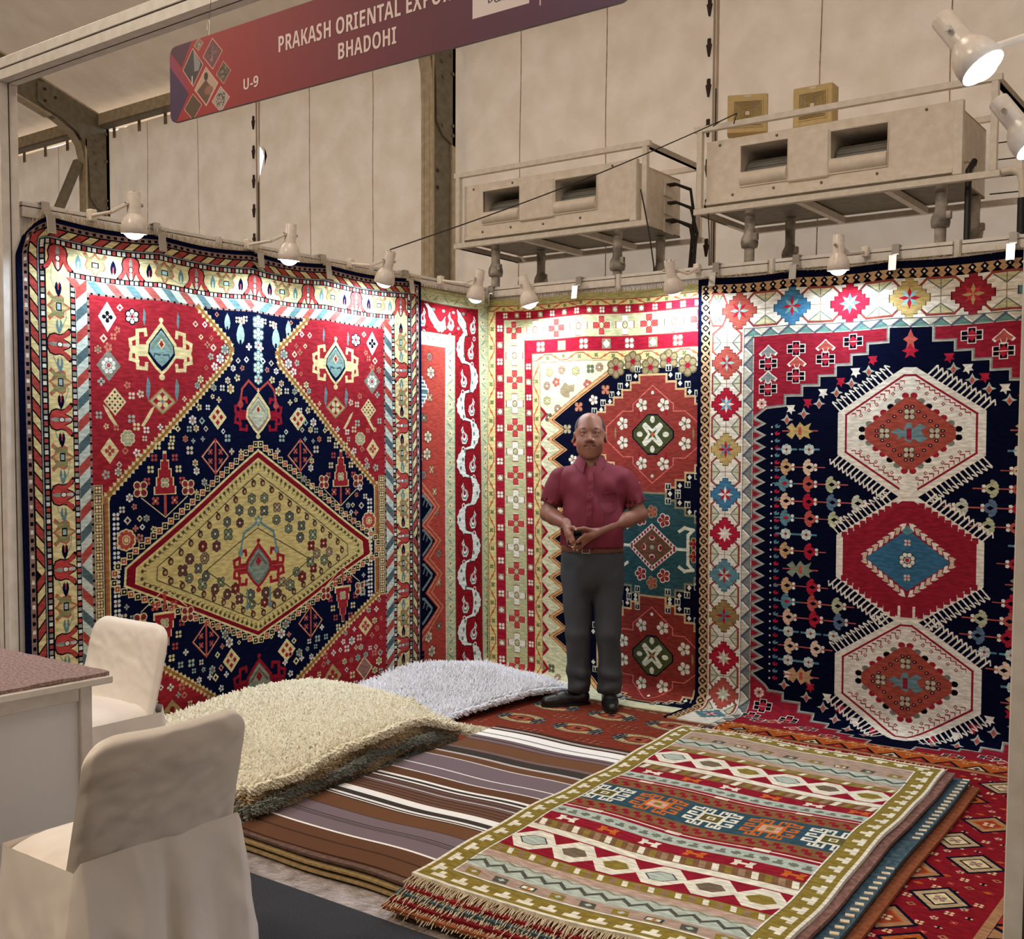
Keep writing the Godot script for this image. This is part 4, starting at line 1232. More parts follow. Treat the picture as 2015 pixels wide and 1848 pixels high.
# ---- flat rugs and piles on the floor
func rug_kilim() -> Image:
	var W := 1.20; var L := 2.14
	var ol := rgb(142, 122, 56); var white := rgb(236, 228, 206); var red := rgb(146, 34, 48); var teal := rgb(54, 82, 94); var pale := rgb(184, 194, 178); var mauve := rgb(178, 152, 134); var brown := rgb(126, 92, 62); var org := rgb(200, 104, 44); var dk := rgb(88, 88, 76); var slate := rgb(66, 76, 80)
	var p := Loom.new(Vector2(W, L), 760, white)
	p.rect(.012, .014, W - .012, L - .014, ol)
	p.rect(.092, .098, W - .092, L - .098, dk); p.rect(.095, .101, W - .095, L - .101, white); p.rect(.101, .108, W - .101, L - .108, mauve)
	var x0 := .101; var x1 := W - .101; var c := L * .5 + .035
	rng.seed = 5
	var band := func(d0: float, d1: float, col: Color):
		p.rect(x0, c - d1, x1, c - d0, col); p.rect(x0, c + d0, x1, c + d1, col)
	band.call(.74, .78, rgb(190, 160, 142))
	band.call(.785, .87, pale)
	band.call(.68, .74, ol)
	band.call(.49, .68, red)
	band.call(.455, .495, white)
	band.call(.395, .455, brown)
	band.call(.325, .395, red)
	band.call(.245, .325, pale)
	band.call(.195, .245, red)
	band.call(.105, .195, rgb(134, 96, 60))
	for sg in [-1.0, 1.0]:
		# zigzag on the pale band
		var z := []
		for i in 27: z.append(Vector2(x0 + i * (x1 - x0) / 26.0, c + sg * (.815 if i % 2 else .845)))
		p.path(z, .013, dk)
		z = []
		for i in 27: z.append(Vector2(x0 + i * (x1 - x0) / 26.0, c + sg * (.785 if i % 2 else .80)))
		p.path(z, .008, rgb(150, 140, 116))
		for i in 9:
			var x := x0 + (i + .5) * (x1 - x0) / 9.0
			p.poly(v2([x - .03, c + sg * .885, x + .025, c + sg * .885, x + .035, c + sg * .92, x - .02, c + sg * .92]), [ol, dk, ol][i % 3]); p.dia(x + .004, c + sg * .90, .014, .010, pale)
			if i % 4 == 2: p.rect(x - .03, c + sg * .90 - .012, x + .03, c + sg * .90 + .012, slate); p.rect(x - .024, c + sg * .90 - .008, x + .02, c + sg * .90 + .008, white); p.dia(x, c + sg * .90, .010, .008, org)
		# slanted dashes
		for i in 22:
			var x := x0 + (i + .5) * (x1 - x0) / 22.0
			p.poly(v2([x - .014, c + sg * .69, x + .006, c + sg * .69, x + .020, c + sg * .73, x, c + sg * .73]), white if i % 2 else rgb(150, 120, 96))
			p.poly(v2([x - .016, c + sg * .40, x + .008, c + sg * .40, x + .022, c + sg * .45, x - .002, c + sg * .45]), [white, ol, rgb(160, 128, 100)][i % 3])
		# white lattice of diamonds on red
		var n := 6
		for i in n + 1:
			var x := x0 + .085 + i * .168
			p.poly(v2([x - .095, c + sg * .585, x - .030, c + sg * .502, x + .030, c + sg * .502, x + .095, c + sg * .585, x + .030, c + sg * .668, x - .030, c + sg * .668]), white)
			var f: Color = [pale, rgb(120, 104, 84), ol][i % 3]
			if i % 3 == 0: p.poly(v2([x - .058, c + sg * .585, x - .024, c + sg * .545, x + .024, c + sg * .545, x + .058, c + sg * .585, x + .024, c + sg * .625, x - .024, c + sg * .625]), slate)
			p.poly(v2([x - .052, c + sg * .585, x - .021, c + sg * .549, x + .021, c + sg * .549, x + .052, c + sg * .585, x + .021, c + sg * .621, x - .021, c + sg * .621]), f)
		# stepped figures on red, stepped pale band
		for i in 6:
			var x := x0 + .09 + i * .172
			var col := white if i % 2 == 0 else org
			p.poly(p.scaled(v2([-1, -.7, -.3, -.7, -.3, -.3, .4, -.3, .4, -.7, 1, -.7, .8, 0, 1, .7, .3, .7, .3, .2, -.4, .2, -.4, .7, -1, .7, -.8, 0]), x, c + sg * .36, .040, .030), col)
		for i in 20:
			var x := x0 + (i + .5) * (x1 - x0) / 20.0
			p.rect(x - .018, c + sg * .285 - .008 + .012 * (i % 2), x + .018, c + sg * .285 + .008 + .012 * (i % 2), rgb(118, 122, 106))
			p.rect(x - .008, c + sg * .285 - .016, x + .010, c + sg * .285 + .016, rgb(118, 122, 106))
			p.poly(p.scaled(v2([-1, -1, 0, -1, .2, 0, 1, 0, 1, 1, 0, 1, -.2, 0, -1, 0]), x, c + sg * .15, .022, .026), red)
		p.rect(x0, c + sg * .218 - .004, x1, c + sg * .218 + .004, white)
		for i in 3: p.rect(x0 + .1 + i * .33, c + sg * .218 - .012, x0 + .16 + i * .33, c + sg * .218 + .012, white)
	p.rect(x0, c - .105, x1, c + .105, teal)
	# hooked medallions on the teal band
	for i in 5:
		var x := x0 + .058 + i * .228
		var col := white if i % 2 == 0 else org
		p.rect(x - .052, c - .042, x + .052, c + .042, col)
		for sx in [-1.0, 1.0]:
			for k in 3:
				var y := c - .048 + k * .048
				p.path([Vector2(x + sx * .05, y), Vector2(x + sx * .095, y), Vector2(x + sx * .095, y - .022), Vector2(x + sx * .072, y - .022)], .012, col)
			for k in 2:
				var xx: float = x + sx * (.016 + k * .030)
				for sy in [-1.0, 1.0]: p.path([Vector2(xx, c + sy * .04), Vector2(xx, c + sy * .082), Vector2(xx + sx * .018, c + sy * .082), Vector2(xx + sx * .018, c + sy * .066)], .010, col)
		p.rect(x - .038, c - .030, x + .038, c + .030, rgb(98, 92, 52) if i % 2 == 0 else rgb(214, 166, 140)); p.rect(x - .016, c - .014, x + .016, c + .014, white if i % 2 == 0 else ol); p.rect(x - .009, c - .008, x + .009, c + .008, ol)
	for q in [[0, 0, W, .101], [0, L - .101, W, L], [0, 0, .095, L], [W - .095, 0, W, L]]: p.rect(q[0], q[1], q[2], q[3], white)
	for q in [[.012, .014, W - .012, .098], [.012, L - .098, W - .012, L - .014], [.012, .014, .092, L - .014], [W - .092, .014, W - .012, L - .014]]: p.rect(q[0], q[1], q[2], q[3], ol)
	p.path(v2([.093, .0985, W - .093, .0985, W - .093, L - .0985, .093, L - .0985]), .003, dk, true)
	# stepped white tees in the border
	var tee := func(x: float, y: float, turn: float):
		p.at(x, y, turn)
		p.poly(v2([-.030, .020, -.030, .000, -.011, .000, -.011, -.024, .011, -.024, .011, .000, .030, .000, .030, .020]), white)
		p.home()
	for i in 13: 
		tee.call(.085 + i * .086, .052, PI)
		tee.call(.085 + i * .086, L - .052, 0.0)
	for i in 23:
		tee.call(.050, .10 + i * .0885, PI * .5 + (PI if i % 1 else 0.0))
		tee.call(W - .050, .10 + i * .0885, -PI * .5)
	return p.im

func rug_stripes() -> Image:
	var L := 1.70
	var br := rgb(96, 66, 48); var wh := rgb(236, 232, 224); var lav := rgb(116, 100, 104); var dk := rgb(64, 58, 54); var db := rgb(66, 46, 36)
	var p := Loom.new(Vector2(.32, L), 600, br)
	var rows := [[0, db], [.034, wh], [.040, db], [.046, wh], [.052, db], [.074, wh], [.142, dk], [.150, wh], [.196, dk], [.204, lav], [.222, db], [.232, lav], [.262, br], [.275, rgb(110, 76, 54)], [.40, lav], [.422, br], [.43, dk], [.497, wh], [.503, dk], [.508, wh], [.514, rgb(104, 72, 52)], [.576, wh], [.584, lav], [.724, wh], [.731, lav], [.812, wh], [.820, br], [.896, wh], [.917, dk], [.938, wh], [.952, rgb(92, 70, 60)], [1.00, lav], [1.006, wh], [1.012, lav], [1.02, br], [1.125, wh], [1.172, dk], [1.206, wh], [1.222, dk], [1.232, wh], [1.238, db], [1.246, rgb(106, 72, 50)], [1.346, dk], [1.352, lav], [1.424, dk], [1.430, lav], [1.440, dk], [1.445, lav], [1.452, dk], [1.457, lav], [1.54, wh], [1.552, br], [1.62, db], [1.628, br]]
	for i in rows.size():
		var t: float = rows[i][0]
		p.rect(0, t, .32, rows[i + 1][0] if i + 1 < rows.size() else L, rows[i][1])
	for i in 12: p.rect(0, .958 + i * .0135, .32, .962 + i * .0135, lav if i % 2 else db)
	return p.im

func rug_bokhara() -> Image:
	var W := 1.30; var L := 1.36
	var base := rgb(132, 60, 44); var nv := rgb(22, 30, 58); var cr := rgb(186, 168, 112); var br := rgb(112, 70, 52); var tl := rgb(112, 130, 126); var dk := rgb(70, 40, 34)
	var p := Loom.new(Vector2(W, L), 620, br)
	rng.seed = 12
	for i in 900:
		var x := rng.randf() * W; var y := rng.randf() * L
		p.rect(x, y, x + .014, y + .006, [dk, rgb(150, 104, 84), rgb(130, 60, 46)][rng.randi() % 3])
	p.rect(0, .30, W - .17, L, base)
	for j in 5:
		for i in 6:
			var x := -.02 + i * .352; var y := .48 + j * .33 - .0
			# small brown figures between the guls
			var xb := x + .176
			if xb < W - .2:
				for k in 7: p.rect(xb - .07 + k * .02, y + .165 - .028, xb - .06 + k * .02, y + .165 + .028, br if k % 2 else rgb(176, 100, 80))
				p.rect(xb - .075, y + .160, xb + .075, y + .168, dk)
			if x > W - .25: continue
			p.ell(x, y, .142, .088, tl); p.ell(x, y, .134, .081, cr)
			p.ell(x, y, .078, .055, base); p.rect(x - .045, y - .032, x + .045, y + .032, rgb(170, 90, 70)); p.rect(x - .018, y - .016, x + .018, y + .016, dk)
			for sg in [-1.0, 1.0]:
				for q in [[.105, -.03], [.105, .03], [.125, 0], [.088, 0]]:
					p.flower(x + sg * q[0], y + q[1], .024, 4, nv, tl)
				for k in 4: p.ell(x + sg * (.02 + k * .022), y - .066, .008, .006, rgb(150, 110, 80), 5); p.ell(x + sg * (.02 + k * .022), y + .066, .008, .006, rgb(150, 110, 80), 5)
	# border at the right with navy figures
	p.rect(W - .17, 0, W, L, br)
	for i in 8:
		var y := .08 + i * .17
		p.dia(W - .085, y, .062, .068, nv); p.dia(W - .085, y, .05, .055, tl); p.dia(W - .085, y, .042, .046, nv); p.flower(W - .085, y, .028, 4, rgb(176, 96, 76), tl)
	for i in 20: p.rect(W - .165, i * .07, W - .155, i * .07 + .04, cr); 
	for i in 16: p.rect(i * .08, .28, i * .08 + .05, .292, rgb(190, 150, 110))
	return p.im

func rug_orange() -> Image:
	var W := 1.86; var L := 2.75
	var org := rgb(176, 88, 38); var red := rgb(128, 26, 34); var nv := rgb(22, 20, 34); var cr := rgb(216, 192, 146); var tan_ := rgb(164, 120, 84); var dk := rgb(60, 24, 22)
	var p := Loom.new(Vector2(W, L), 560, org)
	for i in 60: p.rect(i * .031, .012, i * .031 + .014, .026, cr if i % 2 else dk)
	for j in 88:
		for x in [.012, W - .026]: p.rect(x, j * .031, x + .014, j * .031 + .014, cr if j % 2 else dk)
	p.rect(.04, .036, W - .04, .042, cr)
	# black and cream triangles along the border
	for i in 15:
		var x := .06 + i * .125
		p.poly(v2([x, .165, x + .062, .075, x + .125, .165]), nv); p.poly(v2([x + .022, .158, x + .062, .095, x + .102, .158]), cr if i % 3 == 0 else rgb(156, 40, 40)); p.dia(x + .062, .138, .016, .018, nv if i % 3 == 0 else org)
		p.flower(x, .075, .016, 4, rgb(210, 150, 90), nv)
	for j in 21:
		var y := .1 + j * .125
		for sg in [0, 1]:
			var o := .165 if sg == 0 else W - .165
			var e := .075 if sg == 0 else W - .075
			p.poly(v2([o, y, e, y + .062, o, y + .125]), nv); p.poly(v2([o, y + .022, lerpf(o, e, .72), y + .062, o, y + .102]), rgb(156, 40, 40) if j % 2 else tan_)
	p.rect(.165, .172, W - .165, L, dk); p.rect(.168, .176, W - .168, L, tan_); p.rect(.20, .205, W - .20, L, red)
	rng.seed = 8
	for j in 40:
		for i in 24:
			var x := .235 + i * .06 + (.03 if j % 2 else 0.0); var y := .235 + j * .062
			if x > W - .22: continue
			match (i * 3 + j * 5) % 7:
				0: p.quad_flower(x, y, .016, cr, red)
				1: p.dia(x, y, .018, .016, tan_); p.dia(x, y, .009, .008, red)
				2: p.flower(x, y, .015, 5, rgb(206, 170, 140), nv)
				3: p.rect(x - .012, y - .004, x + .012, y + .004, cr); p.rect(x - .004, y - .012, x + .004, y + .012, nv)
				4: p.dia(x, y, .02, .012, org)
				5: p.flower(x, y, .014, 4, rgb(170, 60, 56), cr)
	# large diamonds
	for q in [[1.30, .62, 0], [1.46, .90, 1], [1.40, 1.16, 2], [1.52, 1.36, 2], [1.36, 1.55, 1], [1.28, 1.74, 0], [1.5, 1.75, 2], [1.4, 2.0, 1], [1.25, 2.2, 2], [1.52, 2.15, 0], [1.4, .36, 2], [1.55, .5, 0]]:
		p.dia(q[0], q[1], .105, .115, nv); p.dia(q[0], q[1], .088, .097, [org, tan_, rgb(176, 150, 112)][q[2]]); p.dia(q[0], q[1], .058, .064, [nv, org, nv][q[2]]); p.dia(q[0], q[1], .048, .054, [org, rgb(150, 60, 40), cr][q[2]]); p.quad_flower(q[0], q[1], .022, [nv, cr, rgb(140, 120, 110)][q[2]], red)
	return p.im

# ---------------------------------------------------------------- camera, sky, hall light
func add_camera() -> void:
	var cam := Camera3D.new()
	cam.name = "camera"
	cam.projection = Camera3D.PROJECTION_FRUSTUM
	cam.near = 0.05
	cam.far = 120.0
	cam.size = 1848.0 / 2200.0 * cam.near
	cam.frustum_offset = Vector2(0.0, 76.0 / 2200.0 * cam.near)
	add_child(cam)
	cam.position = Vector3(4.2994, 1.4322, 5.5039)
	cam.basis = Basis(Vector3.UP, 0.6415) * Basis(Vector3.RIGHT, -atan(125.0 / 2200.0)) * Basis(Vector3.BACK, 0.0051)
	cam.current = true

func add_light() -> void:
	var e := Environment.new()
	e.background_mode = Environment.BG_SKY
	var sky := Sky.new()
	var sm := ProceduralSkyMaterial.new()
	sm.sky_top_color = Color(0.72, 0.80, 0.92)
	sm.sky_horizon_color = Color(0.92, 0.94, 0.96)
	sm.ground_bottom_color = Color(0.5, 0.48, 0.45)
	sm.ground_horizon_color = Color(0.8, 0.8, 0.8)
	sky.sky_material = sm
	e.sky = sky
	e.background_energy_multiplier = 6.5
	e.tonemap_mode = Environment.TONE_MAPPER_LINEAR
	e.tonemap_exposure = 1.08
	e.sdfgi_enabled = true
	e.ssao_enabled = true
	e.ssil_enabled = true
	var we := WorldEnvironment.new()
	we.name = "world_environment"
	we.environment = e
	add_child(we)
	# unseen square hall lamps under the roof, inferred from the warm light overhead
	for q in HALL_LAMPS:
		hall_lamp(Vector3(q[0], q[1], q[2]), q[3], q[4])

const HALL_LAMPS := [[1.6, 5.9, 2.6, 0.45, "square hall lamp above the middle of the carpet stand"], [6.0, 6.3, 4.4, 0.6, "square hall lamp above the aisle beside the right wall"], [-3.4, 5.9, 2.6, 0.8, "square hall lamp behind the left wall of the stand"], [1.2, 5.9, 7.4, 2.7, "square hall lamp above the aisle facing the stand"], [-4.5, 5.9, 7.4, 1.4, "square hall lamp farthest along the aisle"]]
const HALL_E := 8.0

func hall_lamp(at: Vector3, k: float, label: String) -> void:
	var t := thing("hall_lamp", label, "lamp", at, 0.0, "hall lamps under the roof")
	var s := st()
	box(s, Vector3(0, 0.05, 0), Vector3(1.26, 0.08, 1.26), 0.01)
	obj("housing", s, M.white_paint, t)
	s = st()
	box(s, Vector3(0, 0.004, 0), Vector3(1.2, 0.012, 1.2))
	var g := mat(Color.WHITE, 0.5)
	g.emission_enabled = true
	g.emission = Color(1.0, 0.93, 0.84)
	g.emission_energy_multiplier = 2.0
	obj("glowing_panel", s, g, t)
	s = st()
	for x in [-0.5, 0.5]: tube(s, [Vector3(x, 0.09, 0), Vector3(x * 0.4, 0.9, 0)], 0.006, 5)
	obj("suspension_cable", s, M.steel, t)
	var l := AreaLight3D.new()
	l.name = "hall_light"
	l.area_size = Vector2(1.2, 1.2)
	l.light_energy = HALL_E * k
	l.light_color = Color(1.0, 0.93, 0.85)
	l.shadow_enabled = true
	l.area_range = 40.0
	l.area_attenuation = 2.0
	l.rotation.x = -PI / 2
	l.position.y = -0.01
	t.add_child(l)

# ---------------------------------------------------------------- the tent hall
const TENT_Z := -1.95
const ROOF_K := 0.327
func roof_y(z: float) -> float:
	return 5.13 + ROOF_K * (z + 1.95) if z < 8.0 else 5.13 + ROOF_K * (9.95 - (z - 8.0))

func build_hall() -> void:
	var s := st()
	span(s, Vector3(-20, -0.12, -2.2), Vector3(12, 0.0, 18.2))
	struct("floor", s, M.hall_floor)
	# aisle carpet in front of the stand
	s = st()
	span(s, Vector3(-6, 0.0, 3.10), Vector3(10, 0.006, 9.0))
	var ac := obj("aisle_carpet", s, M.aisle)
	tag(ac, "dark charcoal aisle carpet laid in front of the stand", "carpet")
	# the back wall of the tent: canvas lengths laced together
	var w := struct_root("wall_back")
	var joints := [-12.0, -9.6, -6.95, -4.40, -1.95, 0.55, 3.15, 5.7, 8.2, 12.0]
	for i in joints.size() - 1:
		var a: float = joints[i]; var b: float = joints[i + 1]
		var laced_l := i % 2 == 1   # lacing falls between the columns
		var f := func(u: float, v: float) -> Vector3:
			var y := lerpf(4.895, 0.0, v)
			var x := lerpf(a - 0.012, b + 0.012, u)
			if i == 3 and u < 0.02 and y > 4.02 and y < 4.36: x += 0.085 * (1.0 - absf(y - 4.27) / 0.25) if y < 4.27 else 0.085 * clampf((4.36 - y) / 0.09, 0, 1)
			var z := TENT_Z + 0.010 * sin(x * 5.3 + y * 0.6) + 0.006 * sin(x * 11.0 - y * 1.7)
			var ds := minf(absf(x + 1.95), minf(absf(x + 6.95), absf(x - 3.15)))
			if ds < 0.6: z += 0.022 * (1.0 - ds / 0.6) * sin((x * 3.0 + y) * 9.0) * clampf((y - 2.6) / 2.0, 0.0, 1.0)
			return Vector3(x, y, z - (0.006 if i % 2 else 0.0))
		mi("canvas_length", sheet(56, 90, f, 0.0, Vector2(b - a, 4.9), false), M.canvas, w)
		# welded seams
		for k in [0.30, 0.63]:
			var sx: float = lerpf(a, b, k)
			s = st()
			var q := []
			for j in 24: q.append(Vector3(sx + 0.004 * sin(j), 4.88 - j * 0.21, TENT_Z + 0.010 * sin(sx * 5.3 + (4.88 - j * 0.21) * 0.6) + 0.006 * sin(sx * 11.0 - (4.88 - j * 0.21) * 1.7) + 0.003))
			s.set_smooth_group(0)
			for j in q.size() - 1: quad(s, q[j] + Vector3(0.004, 0, 0), q[j] - Vector3(0.004, 0, 0), q[j + 1] - Vector3(0.004, 0, 0), q[j + 1] + Vector3(0.004, 0, 0))
			obj("weld_seam", s, M.seam, w)
		if laced_l:
			continue
		# eyelet straps and the lacing flap at the right edge
		if i + 1 < joints.size() - 1 and (i == 2 or i == 4):
			s = st()
			span(s, Vector3(b - 0.022, 0.0, TENT_Z + 0.012), Vector3(b - 0.006, 4.85, TENT_Z + 0.016))
			obj("lacing_flap", s, M.canvas, w)
			for j in 12:
				var y := 4.62 - j * 0.285
				s = st()
				box(s, Vector3(b - 0.05, y, TENT_Z + 0.022), Vector3(0.030, 0.05, 0.014), 0.005)
				prism(s, Vector3(b - 0.05, y - 0.02, TENT_Z + 0.018), Vector3.RIGHT, Vector3.UP, Vector3(0, 0, 0.012), [Vector2(-0.022, 0), Vector2(0.022, 0), Vector2(0.006, -0.085), Vector2(-0.006, -0.085)])
				obj("buckle", s, M.rusty, w)
			s = st()
			span(s, Vector3(b - 0.002, 0.0, TENT_Z + 0.004), Vector3(b + 0.004, 4.0, TENT_Z + 0.012))
			obj("lacing_cord", s, M.cable, w)
	# straps that hold the canvas up across the slit of daylight
	for i in 44:
		s = st()
		var x := -11.4 + i * 0.46
		span(s, Vector3(x, 4.80, TENT_Z + 0.012), Vector3(x + 0.05, 4.98, TENT_Z + 0.02))
		obj("strap", s, M.seam, w)
	# other walls of the hall, outside the frame
	s = st(); span(s, Vector3(-20, 0, 18.0), Vector3(12, 5.4, 18.1)); struct("wall_front", s, M.canvas)
	s = st(); prism(s, Vector3(-20.1, 0, 0), Vector3(0, 0, 1), Vector3.UP, Vector3(0.1, 0, 0), [Vector2(-2.2, 0), Vector2(18.2, 0), Vector2(18.2, 5.2), Vector2(8, 8.6), Vector2(-2.2, 5.2)]); struct("wall_west", s, M.canvas)
	s = st(); prism(s, Vector3(12, 0, 0), Vector3(0, 0, 1), Vector3.UP, Vector3(0.1, 0, 0), [Vector2(-2.2, 0), Vector2(18.2, 0), Vector2(18.2, 5.2), Vector2(8, 8.6), Vector2(-2.2, 5.2)]); struct("wall_east", s, M.canvas)
	# roof membrane
	s = st()
	for q in [[-2.25, 8.0], [8.0, 18.25]]: quad(s, Vector3(-20.2, roof_y(q[0]), q[0]), Vector3(12.2, roof_y(q[0]), q[0]), Vector3(12.2, roof_y(q[1]), q[1]), Vector3(-20.2, roof_y(q[1]), q[1]))
	struct("ceiling", s, M.roof)
	# eave beam
	var t := thing("eave_beam", "grey aluminium eave beam running along the top of the canvas wall", "beam", Vector3(0, 4.98, -1.86))
	s = st(); span(s, Vector3(-20, -0.055, -0.05), Vector3(12, 0.075, 0.05), 0.006); obj("beam", s, M.steel_light, t)
	s = st(); span(s, Vector3(-20, -0.075, -0.06), Vector3(12, -0.055, 0.055)); obj("lower_lip", s, M.steel, t)
	for x in [-12.0, -6.95, -1.945, 3.15, 8.2]: portal(x)
	# a brace leaning against the left column's foot, and a small gate frame behind the wall
	t = thing("diagonal_brace", "dark steel diagonal brace leaning on the bracketed tent column", "brace", Vector3(-6.95, 0, -1.5))
	s = st(); bar(s, Vector3(0.0, 4.50, -0.10), Vector3(0.0, 3.0, 0.56), 0.07, 0.09, 0.005); obj("strut", s, M.steel, t)
	t = thing("tube_frame", "thin brown tube frame standing behind the left wall", "frame", Vector3(-1.05, 0, 1.28))
	s = st()
	tube(s, [Vector3(-0.9, 2.56, 0.50), Vector3(0, 2.58, 0)], 0.012, 6); obj("top_rail", s, M.steel, t)
	for q in [[0.0, 0.0], [-0.28, 0.155]]:
		s = st(); tube(s, [Vector3(q[0], 0.0, q[1]), Vector3(q[0], 2.575, q[1])], 0.011, 6); obj("upright", s, M.steel, t)

func portal(x: float) -> void:
	var labels := {-6.95: "steel tent column with a curved knee bracket under the rafter", -1.945: "tall steel tent column between the two air conditioners and the laced canvas", -12.0: "steel tent column far along the canvas wall", 3.15: "steel tent column hidden behind the larger air conditioner", 8.2: "steel tent column beyond the right end of the stand"}
	var t := thing("tent_column", labels[x], "column", Vector3(x, 0, -1.80))
	var hw := 0.065
	var s := st()
	span(s, Vector3(-hw, 0, 0.13), Vector3(hw, 4.75, 0.155), 0.004)
	for q in [-0.03, 0.03]: span(s, Vector3(q - 0.003, 0, 0.155), Vector3(q + 0.003, 4.7, 0.159))
	obj("front_flange", s, M.steel_light, t)
	s = st(); span(s, Vector3(-hw + 0.02, 0, -0.10), Vector3(hw - 0.02, 4.95, 0.13)); obj("web", s, M.steel, t)
	s = st(); span(s, Vector3(-hw, 0, -0.145), Vector3(hw, 4.95, -0.10), 0.004); obj("rear_flange", s, M.steel_light, t)
	# rafter
	var r0 := Vector3(0, 5.02, -0.12); var dir := Vector3(0, ROOF_K, 1).normalized()
	var up := dir.cross(Vector3.RIGHT).normalized()
	if up.y < 0: up = -up
	s = st()
	var len_ := 10.2
	box(s, r0 + dir * len_ * 0.5 - up * 0.16, Vector3(0.09, 0.30, len_), 0.0, Basis(Vector3.RIGHT, up, Vector3.RIGHT.cross(up)))
	obj("rafter_web", s, M.steel, t)
	for q in [-0.005, -0.315]:
		s = st()
		box(s, r0 + dir * (len_ * 0.5 + (0.3 if q < -0.1 else 0.0)) + up * q, Vector3(0.13, 0.022, len_ - (0.6 if q < -0.1 else 0.0)), 0.003, Basis(Vector3.RIGHT, up, Vector3.RIGHT.cross(up)))
		obj("rafter_flange", s, M.steel_light, t)
	# knee gusset: a curved plate between column and rafter
	var prof := [Vector2(-0.14, 3.95), Vector2(0.02, 4.02), Vector2(0.10, 4.12), Vector2(0.11, 4.45), Vector2(0.14, 4.66), Vector2(0.24, 4.80), Vector2(0.42, 4.90), Vector2(0.62, 4.97), Vector2(0.70, 5.02), Vector2(0.70, 5.22), Vector2(0.60, 5.24), Vector2(-0.14, 5.0)]
	s = st(); prism(s, Vector3(0.047, 0, 0), Vector3(0, 0, 1), Vector3.UP, Vector3(0.018, 0, 0), prof); obj("gusset_plate", s, M.steel, t)
	s = st(); prism(s, Vector3(-0.047, 0, 0), Vector3(0, 0, 1), Vector3.UP, Vector3(-0.018, 0, 0), prof); obj("gusset_plate", s, M.steel, t)
	# the curved inner flange
	s = st()
	s.set_smooth_group(0)
	var cur := [Vector2(0.155, 4.30), Vector2(0.16, 4.50), Vector2(0.20, 4.68), Vector2(0.30, 4.80), Vector2(0.48, 4.89), Vector2(0.75, 4.985)]
	for i in cur.size() - 1:
		var a := Vector3(-hw, cur[i].y, cur[i].x); var b := Vector3(-hw, cur[i + 1].y, cur[i + 1].x)
		quad(s, a, b, b + Vector3(hw * 2, 0, 0), a + Vector3(hw * 2, 0, 0))
	obj("knee_flange", s, M.steel_light, t)
	for q in [[0.62, 5.16], [0.50, 5.10], [0.62, 5.04], [-0.10, 4.85], [-0.08, 4.70], [-0.10, 4.55], [0.02, 4.75], [0.04, 4.62], [0.02, 4.5], [-0.1, 4.12], [-0.1, 4.04], [0.03, 4.10]]:
		s = st(); lathe(s, [[0.0, 0.012], [0.015, 0.012, 1], [0.016, 0.0]], 8, Transform3D(Basis(Vector3.BACK, -PI / 2), Vector3(0.065, q[1], q[0]))); obj("bolt", s, M.rusty if q[0] > 0.3 else M.steel, t)
	for y in [3.72, 3.58, 2.82, 2.68]:
		s = st(); lathe(s, [[0.0, 0.004], [0.018, 0.004]], 8, Transform3D(Basis(Vector3.BACK, -PI / 2), Vector3(hw - 0.02, y, 0.07))); obj("bolt_hole", s, M.black, t)

# ---------------------------------------------------------------- the booth: aluminium posts, rails and white panels
func wall_run(root: Node3D, origin: Vector3, along: Vector3, inward: Vector3, mods: Array, skip_last_post := false) -> void:
	var x := 0.0
	for i in mods.size() + 1:
		if not (skip_last_post and i == mods.size()):
			var s := st()
			lathe(s, [[0.0, 0.0], [0.021, 0.0, 1], [0.021, WALL_H + 0.004, 1], [0.0, WALL_H + 0.004]], 8, Transform3D(Basis(Vector3.UP, PI / 8), origin + along * x - inward * 0.02))
			for sg in [-1.0, 1.0]:
				var c: Vector3 = origin + along * (x + sg * 0.009) + inward * 0.0005 + Vector3(0, WALL_H * 0.5, 0)
				box(s, c, Vector3(0.003, WALL_H, 0.002) if absf(along.x) > 0.5 else Vector3(0.002, WALL_H, 0.003))
			obj("post", s, M.alu, root)
		if i == mods.size(): break
		var m: float = mods[i]
		var a := origin + along * (x + 0.021); var b := origin + along * (x + m - 0.021)
		var s2 := st()
		span(s2, a - inward * 0.018 + Vector3(0, 0.03, 0), b - inward * 0.022 + Vector3(0, WALL_H - 0.06, 0)); obj("panel", s2, M.panel, root)
		for y in [[WALL_H - 0.062, WALL_H - 0.021], [WALL_H - 0.017, WALL_H]]:
			s2 = st(); span(s2, a - inward * 0.036 + Vector3(0, y[0], 0), b - inward * 0.004 + Vector3(0, y[1], 0), 0.0015); obj("rail", s2, M.alu, root)
		s2 = st(); span(s2, a - inward * 0.03 + Vector3(0, WALL_H - 0.022, 0), b - inward * 0.008 + Vector3(0, WALL_H - 0.016, 0)); obj("rail_groove", s2, M.alu_dark, root)
		s2 = st(); span(s2, a - inward * 0.036, b - inward * 0.004 + Vector3(0, 0.05, 0), 0.0015); obj("foot_rail", s2, M.alu, root)
		x += m

